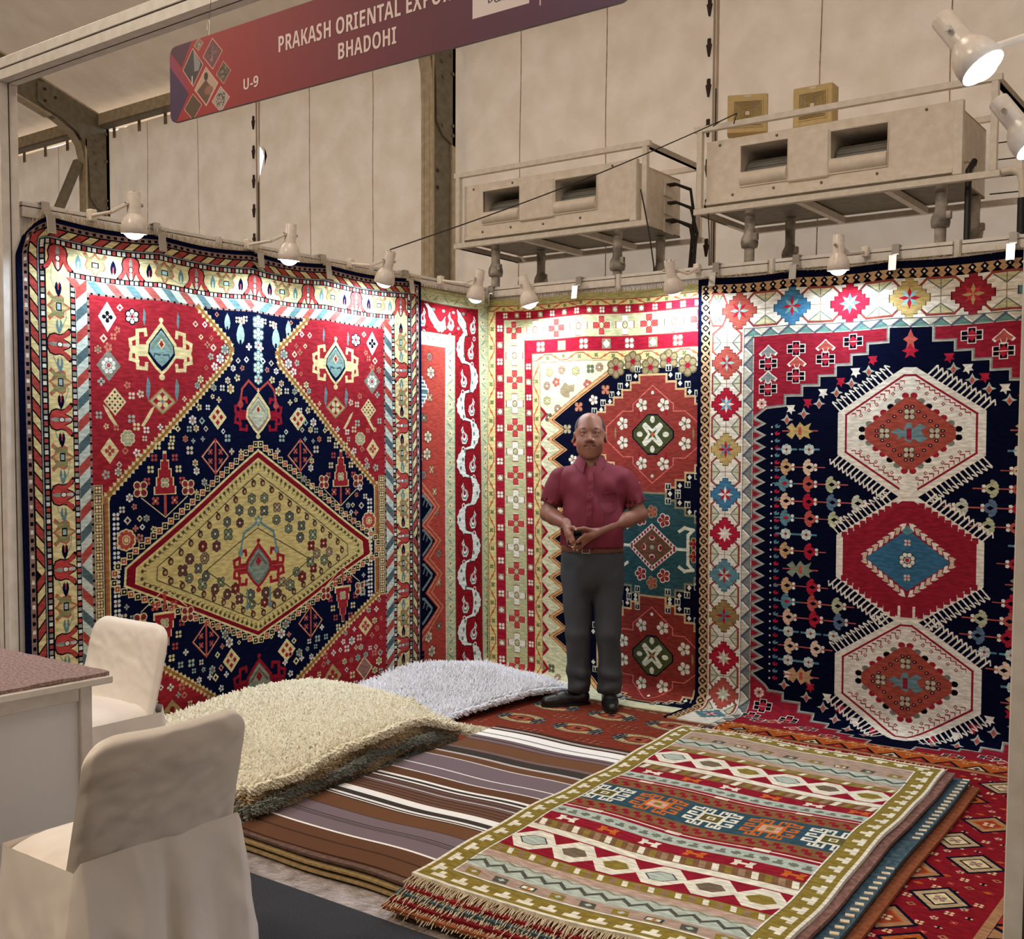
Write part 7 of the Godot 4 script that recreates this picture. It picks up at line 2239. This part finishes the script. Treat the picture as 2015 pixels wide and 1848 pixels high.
# ---------------------------------------------------------------- smooth distance fields, meshed as surface nets
class Field:
	var h: float
	var o: Vector3
	var nx: int
	var ny: int
	var nz: int
	var d := PackedFloat32Array()
	func _init(lo: Vector3, hi: Vector3, cell: float) -> void:
		h = cell
		o = lo
		nx = int(ceil((hi.x - lo.x) / h)) + 1; ny = int(ceil((hi.y - lo.y) / h)) + 1; nz = int(ceil((hi.z - lo.z) / h)) + 1
		d.resize(nx * ny * nz)
		d.fill(1.0)
	func bounds(lo: Vector3, hi: Vector3) -> Array:
		var a := ((lo - o) / h).floor(); var b := ((hi - o) / h).ceil()
		return [clampi(int(a.x), 0, nx - 1), clampi(int(b.x), 0, nx - 1), clampi(int(a.y), 0, ny - 1), clampi(int(b.y), 0, ny - 1), clampi(int(a.z), 0, nz - 1), clampi(int(b.z), 0, nz - 1)]
	# tapered capsule; sq stretches distances along z (a flatter limb when above one)
	func cap(a: Vector3, b: Vector3, ra: float, rb: float, k := 0.01, sub := false) -> void:
		var m := maxf(ra, rb) + maxf(k, h * 2.0) + h
		var q := bounds(a.min(b) - Vector3.ONE * m, a.max(b) + Vector3.ONE * m)
		var ba := b - a
		var l2 := maxf(ba.length_squared(), 1e-9)
		for z in range(q[4], q[5] + 1):
			for y in range(q[2], q[3] + 1):
				var row := (z * ny + y) * nx
				for x in range(q[0], q[1] + 1):
					var p := o + Vector3(x, y, z) * h
					var t := clampf((p - a).dot(ba) / l2, 0.0, 1.0)
					var e := p.distance_to(a + ba * t) - lerpf(ra, rb, t)
					var i := row + x
					var c := d[i]
					if sub:
						e = -e
						var f := maxf(k - absf(c - e), 0.0) / k
						d[i] = maxf(c, e) + f * f * k * 0.25
					else:
						var f := maxf(k - absf(c - e), 0.0) / k
						d[i] = minf(c, e) - f * f * k * 0.25
	func ell(c0: Vector3, r: Vector3, k := 0.01, bs := Basis.IDENTITY, sub := false) -> void:
		var m := maxf(r.x, maxf(r.y, r.z)) + maxf(k, h * 2.0) + h
		var q := bounds(c0 - Vector3.ONE * m, c0 + Vector3.ONE * m)
		var inv := bs.inverse()
		var rm := minf(r.x, minf(r.y, r.z))
		for z in range(q[4], q[5] + 1):
			for y in range(q[2], q[3] + 1):
				var row := (z * ny + y) * nx
				for x in range(q[0], q[1] + 1):
					var p := inv * (o + Vector3(x, y, z) * h - c0)
					var u := p / r
					var lu := u.length()
					var e := rm * (lu - 1.0) if lu < 1e-4 else lu * (lu - 1.0) / (u / r).length()
					var i := row + x
					var c := d[i]
					if sub:
						e = -e
						var f := maxf(k - absf(c - e), 0.0) / k
						d[i] = maxf(c, e) + f * f * k * 0.25
					else:
						var f := maxf(k - absf(c - e), 0.0) / k
						d[i] = minf(c, e) - f * f * k * 0.25
	func cut(n: Vector3, c: float) -> void:   # keeps n . p < c
		for z in nz:
			for y in ny:
				var row := (z * ny + y) * nx
				for x in nx:
					var e := n.dot(o + Vector3(x, y, z) * h) - c
					if e > d[row + x]: d[row + x] = e
	func rough(noise: FastNoiseLite, amp: float, stretch := Vector3.ONE) -> void:
		for z in nz:
			for y in ny:
				var row := (z * ny + y) * nx
				for x in nx:
					if absf(d[row + x]) < 0.03:
						var p := (o + Vector3(x, y, z) * h) * stretch
						d[row + x] -= noise.get_noise_3d(p.x, p.y, p.z) * amp
	func into(s: SurfaceTool, first: int) -> int:
		var sy := nx; var sz := nx * ny
		var at := {}
		var n := first
		var offs := [0, 1, sy, sy + 1, sz, sz + 1, sz + sy, sz + sy + 1]
		var edges := [[0, 1], [2, 3], [4, 5], [6, 7], [0, 2], [1, 3], [4, 6], [5, 7], [0, 4], [1, 5], [2, 6], [3, 7]]
		for z in nz - 1:
			for y in ny - 1:
				var row := z * sz + y * sy
				for x in nx - 1:
					var i := row + x
					var d0 := d[i]
					if d0 > h * 2.0 or d0 < -h * 2.0: continue
					var inside := 0
					for k in 8:
						if d[i + offs[k]] < 0.0: inside += 1
					if inside == 0 or inside == 8: continue
					var acc := Vector3.ZERO
					var cnt := 0
					for e in edges:
						var a := d[i + offs[e[0]]]; var b := d[i + offs[e[1]]]
						if (a < 0.0) != (b < 0.0):
							var t := a / (a - b)
							var pa := Vector3(e[0] & 1, (e[0] >> 1) & 1, e[0] >> 2); var pb := Vector3(e[1] & 1, (e[1] >> 1) & 1, e[1] >> 2)
							acc += pa.lerp(pb, t); cnt += 1
					at[i] = n
					n += 1
					s.add_vertex(o + (Vector3(x, y, z) + acc / cnt) * h)
		for i in at:
			var x: int = i % nx; var y: int = (i / nx) % ny; var z: int = i / sz
			for ax in 3:
				var st_: int = [1, sy, sz][ax]
				var u: int = [sy, sz, 1][ax]; var v: int = [sz, 1, sy][ax]
				var ok: bool = [y > 0 and z > 0, z > 0 and x > 0, x > 0 and y > 0][ax]
				if not ok: continue
				var a := d[i]; var b := d[i + st_]
				if (a < 0.0) == (b < 0.0): continue
				if not (at.has(i - u) and at.has(i - v) and at.has(i - u - v)): continue
				var q := [at[i], at[i - u], at[i - u - v], at[i - v]]
				if a < 0.0: q = [q[3], q[2], q[1], q[0]]
				for w in [0, 1, 2, 0, 2, 3]: s.add_index(q[w])
		return n

func net(called: String, f: Field, m: Material, parent: Node) -> MeshInstance3D:
	var s := st()
	s.set_smooth_group(0)
	f.into(s, 0)
	return obj(called, s, m, parent)

func build_person() -> void:
	var skin := mat(rgb(136, 88, 68), 0.5)
	skin.subsurf_scatter_enabled = true
	skin.subsurf_scatter_strength = 0.08
	var shirt_m := grain(mat(rgb(104, 16, 36), 0.8), null, M.fine_n, 14.0, 0.2, false)
	var trouser_m := grain(mat(rgb(56, 58, 60), 0.85), null, M.fine_n, 18.0, 0.25, false)
	var leather := mat(rgb(18, 17, 18), 0.38)
	var t := thing("person", "man in a maroon shirt and charcoal trousers holding a black phone", "person", Vector3(1.04, 0.016, 0.43), 0.571)
	# joints, metres above the ground; x to the man's left, z towards where he faces
	var H := Vector3(-0.008, 1.462, 0.02)
	var elR := Vector3(-0.232, 1.045, 0.0); var elL := Vector3(0.262, 1.045, 0.0)
	var wrR := Vector3(-0.126, 0.995, 0.135); var wrL := Vector3(0.062, 0.972, 0.140)
	var shR := Vector3(-0.168, 1.232, -0.01); var shL := Vector3(0.182, 1.232, -0.01)
	# ---- body: one skin from head to hands
	var body := st()
	body.set_smooth_group(0)
	var f := Field.new(Vector3(-0.32, 0.80, -0.16), Vector3(0.34, 1.42, 0.26), 0.010)
	f.cap(Vector3(0, 0.84, -0.01), Vector3(0.0, 1.10, -0.01), 0.10, 0.10, 0.03)
	f.cap(Vector3(0, 1.10, -0.01), Vector3(0.005, 1.22, -0.015), 0.10, 0.08, 0.03)
	f.cap(shR * 0.8 + Vector3(0, 0.25, 0), shL * 0.8 + Vector3(0, 0.25, 0), 0.05, 0.05, 0.03)
	f.cap(Vector3(-0.002, 1.22, -0.01), Vector3(-0.004, 1.385, 0.0), 0.066, 0.056, 0.04)
	for q in [[shR, elR, wrR], [shL, elL, wrL]]:
		f.cap(q[0], q[1], 0.044, 0.040, 0.02)
		f.cap(q[1], q[1].lerp(q[2], 0.35), 0.040, 0.041, 0.02)
		f.cap(q[1].lerp(q[2], 0.35), q[2], 0.041, 0.026, 0.015)
	var n := f.into(body, 0)
	# head
	f = Field.new(H + Vector3(-0.105, -0.145, -0.125), H + Vector3(0.105, 0.142, 0.13), 0.0042)
	f.ell(H + Vector3(0, 0.040, -0.014), Vector3(0.079, 0.086, 0.096), 0.01)
	f.ell(H + Vector3(0, -0.018, 0.016), Vector3(0.072, 0.098, 0.072), 0.03)
	f.ell(H + Vector3(0, -0.074, 0.022), Vector3(0.052, 0.045, 0.054), 0.03)
	for sg in [-1.0, 1.0]:
		f.ell(H + Vector3(sg * 0.040, -0.034, 0.046), Vector3(0.028, 0.030, 0.030), 0.02)
		f.ell(H + Vector3(sg * 0.041, -0.066, 0.018), Vector3(0.025, 0.028, 0.034), 0.02)
	f.cap(H + Vector3(-0.042, 0.036, 0.062), H + Vector3(0.042, 0.036, 0.062), 0.014, 0.014, 0.014)
	f.cap(H + Vector3(0, 0.090, 0.052), H + Vector3(0, 0.045, 0.068), 0.020, 0.014, 0.03)
	for sg in [-1.0, 1.0]:
		f.ell(H + Vector3(sg * 0.031, 0.017, 0.092), Vector3(0.018, 0.0105, 0.017), 0.010, Basis.IDENTITY, true)
	f.cap(H + Vector3(-0.001, 0.026, 0.078), H + Vector3(-0.002, -0.017, 0.1015), 0.0075, 0.0125, 0.010)
	for sg in [-1.0, 1.0]:
		f.ell(H + Vector3(-0.002 + sg * 0.0140, -0.021, 0.090), Vector3(0.0095, 0.0085, 0.011), 0.005)
		f.cap(H + Vector3(sg * 0.031 - 0.015, 0.0242, 0.0795), H + Vector3(sg * 0.031 + 0.015, 0.0232, 0.0780), 0.0052, 0.0052, 0.004)
		f.cap(H + Vector3(sg * 0.031 - 0.013, 0.0080, 0.0770), H + Vector3(sg * 0.031 + 0.013, 0.0072, 0.0770), 0.0044, 0.0044, 0.004)
		f.cap(H + Vector3(sg * 0.020, -0.026, 0.082), H + Vector3(sg * 0.031, -0.048, 0.073), 0.008, 0.008, 0.014)
	f.cap(H + Vector3(-0.026, -0.0515, 0.0785), H + Vector3(0.026, -0.0515, 0.0785), 0.0045, 0.0045, 0.003, true)
	f.ell(H + Vector3(0, -0.0455, 0.0785), Vector3(0.024, 0.0056, 0.0105), 0.003)
	f.ell(H + Vector3(0, -0.0580, 0.0765), Vector3(0.021, 0.0066, 0.0105), 0.004)
	f.ell(H + Vector3(0, -0.103, 0.058), Vector3(0.022, 0.017, 0.018), 0.02)
	for sg in [-1.0, 1.0]:
		var eb := Basis(Vector3.UP, sg * 0.45) * Basis(Vector3.RIGHT, -0.15)
		f.ell(H + Vector3(sg * 0.084, -0.006, -0.012), Vector3(0.0085, 0.031, 0.019), 0.006, eb)
		f.ell(H + Vector3(sg * 0.089, -0.003, -0.006), Vector3(0.005, 0.020, 0.010), 0.004, eb, true)
	f.cap(H + Vector3(0, -0.07, -0.03), H + Vector3(0, -0.145, -0.02), 0.056, 0.056, 0.02)
	n = f.into(body, n)
	# hands: palm and five fingers each, closed on the phone
	var hands := [
		[wrR, Vector3(-0.112, 0.955, 0.178), [[[-.100, .950, .206], [-.088, .920, .221], [-.083, .900, .217], .0085], [[-.108, .943, .202], [-.096, .910, .219], [-.088, .889, .215], .0088], [[-.115, .938, .195], [-.105, .906, .212], [-.097, .886, .209], .0085], [[-.121, .938, .186], [-.116, .909, .202], [-.109, .892, .202], .0075]], [[-.108, .980, .178], [-.090, .985, .206], [-.076, .977, .216], .0095]],
		[wrL, Vector3(0.004, 0.945, 0.176), [[[-.028, .948, .198], [-.058, .924, .214], [-.084, .902, .216], .0085], [[-.030, .934, .194], [-.062, .906, .211], [-.092, .883, .213], .0088], [[-.026, .921, .188], [-.058, .893, .205], [-.088, .872, .208], .0085], [[-.018, .911, .180], [-.046, .886, .196], [-.070, .868, .201], .0075]], [[.012, .968, .178], [-.036, .982, .206], [-.078, .978, .215], .0095]],
	]
	for q in hands:
		var c: Vector3 = q[1]
		f = Field.new(c.min(q[0]) - Vector3(0.115, 0.095, 0.05), c.max(q[0]) + Vector3(0.06, 0.06, 0.065), 0.0040)
		f.cap(q[0] + (q[0] - c) * 0.25, q[0], 0.027, 0.025, 0.01)
		f.cap(q[0], c, 0.0245, 0.026, 0.014)
		for g in q[2]:
			var a := Vector3(g[0][0], g[0][1], g[0][2]); var b := Vector3(g[1][0], g[1][1], g[1][2]); var e := Vector3(g[2][0], g[2][1], g[2][2])
			f.cap(c.lerp(a, 0.15), a, 0.016, 0.0105, 0.010)
			f.cap(a, b, g[3] * 1.08, g[3], 0.004)
			f.cap(b, e, g[3], g[3] * 0.82, 0.003)
		var th: Array = q[3]
		var ta := Vector3(th[0][0], th[0][1], th[0][2]); var tb := Vector3(th[1][0], th[1][1], th[1][2]); var tc := Vector3(th[2][0], th[2][1], th[2][2])
		f.cap(q[0].lerp(c, 0.4), ta, 0.019, 0.013, 0.010)
		f.cap(ta, tb, 0.0125, 0.0105, 0.005)
		f.cap(tb, tc, 0.0105, 0.0085, 0.004)
		n = f.into(body, n)
		for g in q[2] + [th]:   # nails
			var e := Vector3(g[2][0], g[2][1], g[2][2]); var b := Vector3(g[1][0], g[1][1], g[1][2])
			var s0 := st()
			lathe(s0, [[0.0, 0.0014], [0.0045, 0.0008], [0.0052, -0.001]], 8, Transform3D(Basis(Vector3.RIGHT, PI / 2), e + Vector3(0, 0, g[3] * 0.72)), 1.2)
			obj("fingernail", s0, M.nail, t)
	obj("body", body, skin, t)
	# ---- face details and hair
	for sg in [-1.0, 1.0]:
		var s := st()
		lathe(s, [[0.0, 0.0118], [0.006, 0.0103], [0.0102, 0.006], [0.0118, 0.0], [0.009, -0.007], [0.0, -0.0118]], 14, Transform3D(Basis(Vector3.RIGHT, PI / 2), H + Vector3(sg * 0.031, 0.0165, 0.0705))); obj("eyeball", s, mat(rgb(206, 196, 186), 0.3), t)
		s = st(); lathe(s, [[0.0, 0.0022], [0.0046, 0.0010], [0.0055, -0.001]], 12, Transform3D(Basis(Vector3.RIGHT, PI / 2), H + Vector3(sg * 0.031 - 0.0008, 0.0170, 0.0812))); obj("iris", s, mat(rgb(22, 15, 13), 0.2), t)
		s = st(); tube(s, [H + Vector3(sg * 0.012, 0.0370, 0.0815), H + Vector3(sg * 0.026, 0.0425, 0.0805), H + Vector3(sg * 0.041, 0.0410, 0.0745), H + Vector3(sg * 0.052, 0.0335, 0.0640)], 0.0060, 7, true, 0.0032); obj("eyebrow", s, M.hair, t)
	f = Field.new(H + Vector3(-0.105, -0.08, -0.13), H + Vector3(0.105, 0.142, 0.08), 0.0055)
	f.ell(H + Vector3(0, 0.040, -0.0145), Vector3(0.0825, 0.0880, 0.0975), 0.004)
	f.ell(H + Vector3(0, -0.02, -0.035), Vector3(0.073, 0.05, 0.074), 0.02)
	f.cut(Vector3(0, 0.62, 0.78).normalized(), Vector3(0, 0.62, 0.78).normalized().dot(H + Vector3(0, 0.055, 0.044)))
	f.cut(Vector3(0, -1, 0.6).normalized(), Vector3(0, -1, 0.6).normalized().dot(H + Vector3(0, -0.02, 0.005)))
	net("hair", f, M.hair, t)
	f = Field.new(H + Vector3(-0.035, -0.075, 0.06), H + Vector3(0.035, -0.03, 0.10), 0.0025)
	f.ell(H + Vector3(0, -0.0452, 0.0785), Vector3(0.0235, 0.0048, 0.0112), 0.002)
	f.ell(H + Vector3(0, -0.0578, 0.0766), Vector3(0.0200, 0.0056, 0.0112), 0.002)
	net("lips", f, mat(rgb(124, 74, 62), 0.5), t)
	# ---- shirt
	var nz := FastNoiseLite.new()
	nz.noise_type = FastNoiseLite.TYPE_SIMPLEX_SMOOTH
	nz.frequency = 6.5
	nz.fractal_octaves = 2
	nz.seed = 4
	f = Field.new(Vector3(-0.32, 0.82, -0.19), Vector3(0.34, 1.36, 0.23), 0.0095)
	f.ell(Vector3(0.008, 1.14, 0.0), Vector3(0.172, 0.20, 0.125), 0.03)
	f.ell(Vector3(0.010, 0.97, 0.028), Vector3(0.170, 0.20, 0.142), 0.05)
	f.ell(Vector3(0.012, 0.88, 0.010), Vector3(0.160, 0.10, 0.125), 0.04)
	f.cap(shR + Vector3(0.055, 0.010, 0), shL + Vector3(-0.055, 0.010, 0), 0.060, 0.060, 0.04)
	f.cap(Vector3(-0.05, 1.268, -0.015), Vector3(0.05, 1.268, -0.015), 0.050, 0.050, 0.05)
	for q in [shR, shL]: f.cap(q * Vector3(0.9, 1, 1), q * Vector3(0.96, 1, 1) - Vector3(0, 0.07, 0), 0.060, 0.062, 0.03)
	f.rough(nz, 0.016, Vector3(1.0, 0.75, 1.0))
	f.cut(Vector3(0, -1, 0), -0.868)
	f.ell(Vector3(-0.002, 1.345, 0.030), Vector3(0.066, 0.050, 0.075), 0.01, Basis.IDENTITY, true)
	net("shirt", f, shirt_m, t)
	for q in [[shR, elR], [shL, elL]]:   # short sleeves, open at the cuff
		var ax: Vector3 = (q[1] - q[0]).normalized()
		var g := Field.new(q[0].min(q[1]) - Vector3(0.10, 0.02, 0.10), q[0].max(q[1]) + Vector3(0.10, 0.09, 0.10), 0.008)
		g.cap(q[0], q[0].lerp(q[1], 0.86), 0.063, 0.066, 0.02)
		g.rough(nz, 0.014, Vector3(1.0, 0.9, 1.0))
		g.cut(ax, ax.dot(q[0].lerp(q[1], 0.74)))
		g.cap(q[0].lerp(q[1], 0.66), q[1] + ax * 0.04, 0.054, 0.056, 0.003, true)
		net("sleeve", g, shirt_m, t)
	var s := st()
	var cl := sheet(40, 6, func(u: float, v: float) -> Vector3:
		var a := lerpf(-2.75, 2.75, u) + PI
		var r := Vector3(sin(a) * 0.068, 0, cos(a) * 0.072 - 0.004)
		var fr := pow(maxf(0.0, cos(a)), 3.0)
		var y := 1.366 - 0.034 * (0.5 + 0.5 * cos(a)) * (0.35 + fr)
		var drop := v * (0.042 + 0.026 * fr)
		return Vector3(-0.003, y - drop, 0.002) + r * (1.0 + 0.36 * v + 0.22 * v * fr), 0.003, Vector2(0.4, 0.05))
	mi("collar", cl, shirt_m, t)
	s = st()
	s.set_smooth_group(0)
	var front := func(x: float, y: float) -> Vector3:   # a point on the shirt front, found by marching inwards
		var z := 0.20
		for k in 200:
			var g := ((Vector3(x, y, z) - f.o) / f.h).round()
			if f.d[(int(g.z) * f.ny + int(g.y)) * f.nx + int(g.x)] < 0.004: break
			z -= 0.0015
		return Vector3(x, y, z + 0.0035)
	var pl := []
	for k in 24: pl.append(front.call(-0.006 + 0.004 * sin(k * 0.4), 1.275 - k * 0.0172))
	for k in pl.size() - 1:
		quad(s, pl[k] + Vector3(0.015, 0, 0), pl[k] - Vector3(0.015, 0, 0), pl[k + 1] - Vector3(0.015, 0, 0), pl[k + 1] + Vector3(0.015, 0, 0))
	obj("placket", s, shirt_m, t)
	for y in [1.235, 1.155, 1.075, 0.995, 0.925]:
		s = st(); lathe(s, [[0.0, 0.002], [0.0045, 0.0018], [0.005, 0.0]], 8, Transform3D(Basis(Vector3.RIGHT, PI / 2), front.call(-0.006, y))); obj("button", s, mat(rgb(84, 30, 44), 0.4), t)
	var pk := []
	for q in [[0.055, 1.165], [0.135, 1.165], [0.135, 1.075], [0.095, 1.058], [0.055, 1.075], [0.055, 1.165]]: pk.append(front.call(q[0], q[1]))
	s = st(); tube(s, pk, 0.0018, 4); obj("pocket_seam", s, mat(rgb(92, 18, 36), 0.85), t)
	# ---- trousers
	f = Field.new(Vector3(-0.20, 0.045, -0.19), Vector3(0.24, 0.90, 0.21), 0.0105)
	f.ell(Vector3(0.012, 0.84, 0.005), Vector3(0.162, 0.12, 0.128), 0.03)
	f.ell(Vector3(0.012, 0.74, -0.005), Vector3(0.166, 0.15, 0.122), 0.05)
	var legs := [[Vector3(-0.070, 0.70, 0.0), Vector3(-0.068, 0.40, 0.010), Vector3(-0.055, 0.08, -0.02)], [Vector3(0.092, 0.70, 0.0), Vector3(0.104, 0.40, 0.022), Vector3(0.106, 0.08, 0.005)]]
	for q in legs:
		f.cap(q[0], q[1], 0.086, 0.068, 0.022)
		f.cap(q[1], q[2], 0.068, 0.058, 0.012)
		f.cap(q[0] + Vector3(0, 0, 0.045), q[1] + Vector3(0, 0, 0.042), 0.040, 0.028, 0.03)   # pressed front crease
		f.cap(q[1] + Vector3(0, 0, 0.042), q[2] + Vector3(0, 0.02, 0.036), 0.028, 0.024, 0.03)
		for k in 2: f.ell(q[2] + Vector3(0.0, 0.03 + k * 0.075, 0.012), Vector3(0.058, 0.016, 0.068), 0.03, Basis(Vector3.BACK, 0.3 - k * 0.45))
	nz.seed = 8
	f.rough(nz, 0.012, Vector3(1.0, 0.6, 1.0))
	f.cut(Vector3(0, -1, 0), -0.072)
	f.cut(Vector3(0, 1, 0), 0.872)
	net("trousers", f, trouser_m, t)
	# ---- belt and buckle
	s = st()
	var bx := Transform3D(Basis.IDENTITY, Vector3(0.010, 0.862, 0.006))
	lathe(s, [[0.166, -0.016], [0.1675, -0.014], [0.1675, 0.014], [0.166, 0.016]], 44, bx, 0.79)
	obj("belt", s, mat(rgb(104, 62, 38), 0.5), t)
	s = st()
	tube(s, [Vector3(-0.045, 0.846, 0.132), Vector3(-0.005, 0.846, 0.141), Vector3(-0.005, 0.880, 0.141), Vector3(-0.045, 0.880, 0.132), Vector3(-0.045, 0.846, 0.132)], 0.0032, 6); obj("buckle", s, M.chrome, t)
	s = st(); box(s, Vector3(0.022, 0.862, 0.141), Vector3(0.012, 0.038, 0.006), 0.001, Basis(Vector3.UP, 0.1)); obj("belt_loop", s, mat(rgb(92, 54, 34), 0.5), t)
	# ---- shoes
	for q in [[Vector3(-0.045, 0.0, -0.035), -1.25], [Vector3(0.108, 0.0, -0.04), 0.05]]:
		var bs := Basis(Vector3.UP, q[1])
		f = Field.new(Vector3(-0.07, -0.01, -0.07), Vector3(0.07, 0.12, 0.26), 0.006)
		f.cap(Vector3(0, 0.036, -0.01), Vector3(0.0, 0.032, 0.10), 0.037, 0.040, 0.02)
		f.cap(Vector3(0, 0.030, 0.10), Vector3(0.006, 0.024, 0.195), 0.044, 0.030, 0.02)
		f.cap(Vector3(0, 0.05, -0.005), Vector3(0, 0.075, 0.0), 0.036, 0.034, 0.02)
		f.ell(Vector3(0, 0.052, 0.085), Vector3(0.034, 0.026, 0.06), 0.02)
		f.cut(Vector3(0, -1, 0), -0.010)
		var ss := st()
		ss.set_smooth_group(0)
		f.into(ss, 0)
		var sh := obj("shoe", ss, leather, t)
		sh.position = q[0]; sh.basis = bs
		s = st()
		var sole := []
		for k in 20:
			var a := TAU * k / 20.0
			sole.append(Vector2(sin(a) * (0.041 + 0.008 * cos(a)), 0.085 + cos(a) * 0.142))
		prism(s, Vector3(0, 0.0, 0), Vector3.RIGHT, Vector3.BACK, Vector3(0, 0.013, 0), sole)
		obj("sole", s, M.black, sh)
		s = st(); tube(s, [Vector3(-0.030, 0.070, 0.085), Vector3(-0.012, 0.079, 0.09), Vector3(0.012, 0.079, 0.09), Vector3(0.030, 0.070, 0.085)], 0.0035, 6); obj("metal_bit", s, M.chrome, sh)
		s = st(); tube(s, [Vector3(-0.036, 0.050, 0.12), Vector3(-0.022, 0.064, 0.145), Vector3(0, 0.066, 0.155), Vector3(0.022, 0.064, 0.145), Vector3(0.036, 0.050, 0.12)], 0.003, 6); obj("apron_seam", s, leather, sh)
	# ---- the phone in his hands
	var ph := thing("phone", "black mobile phone held in the man's joined hands", "phone", t.to_global(Vector3(-0.083, 0.935, 0.196)), 0.571)
	var tilt := Basis(Vector3.RIGHT, -0.55)
	s = st(); box(s, Vector3.ZERO, Vector3(0.074, 0.090, 0.010), 0.004, tilt); obj("phone_body", s, M.black, ph)
	s = st(); box(s, tilt * Vector3(0, 0, 0.0052), Vector3(0.066, 0.082, 0.001), 0.0, tilt); obj("phone_glass", s, mat(rgb(8, 8, 10), 0.08), ph)

func _ready() -> void:
	make_materials()
	add_camera()
	add_light()
	build_hall()
	build_booth()
	build_hung_rugs()
	build_floor_rugs()
	build_lamps()
	build_clips()
	build_sign()
	build_units()
	build_table()
	build_chairs()
	build_person()
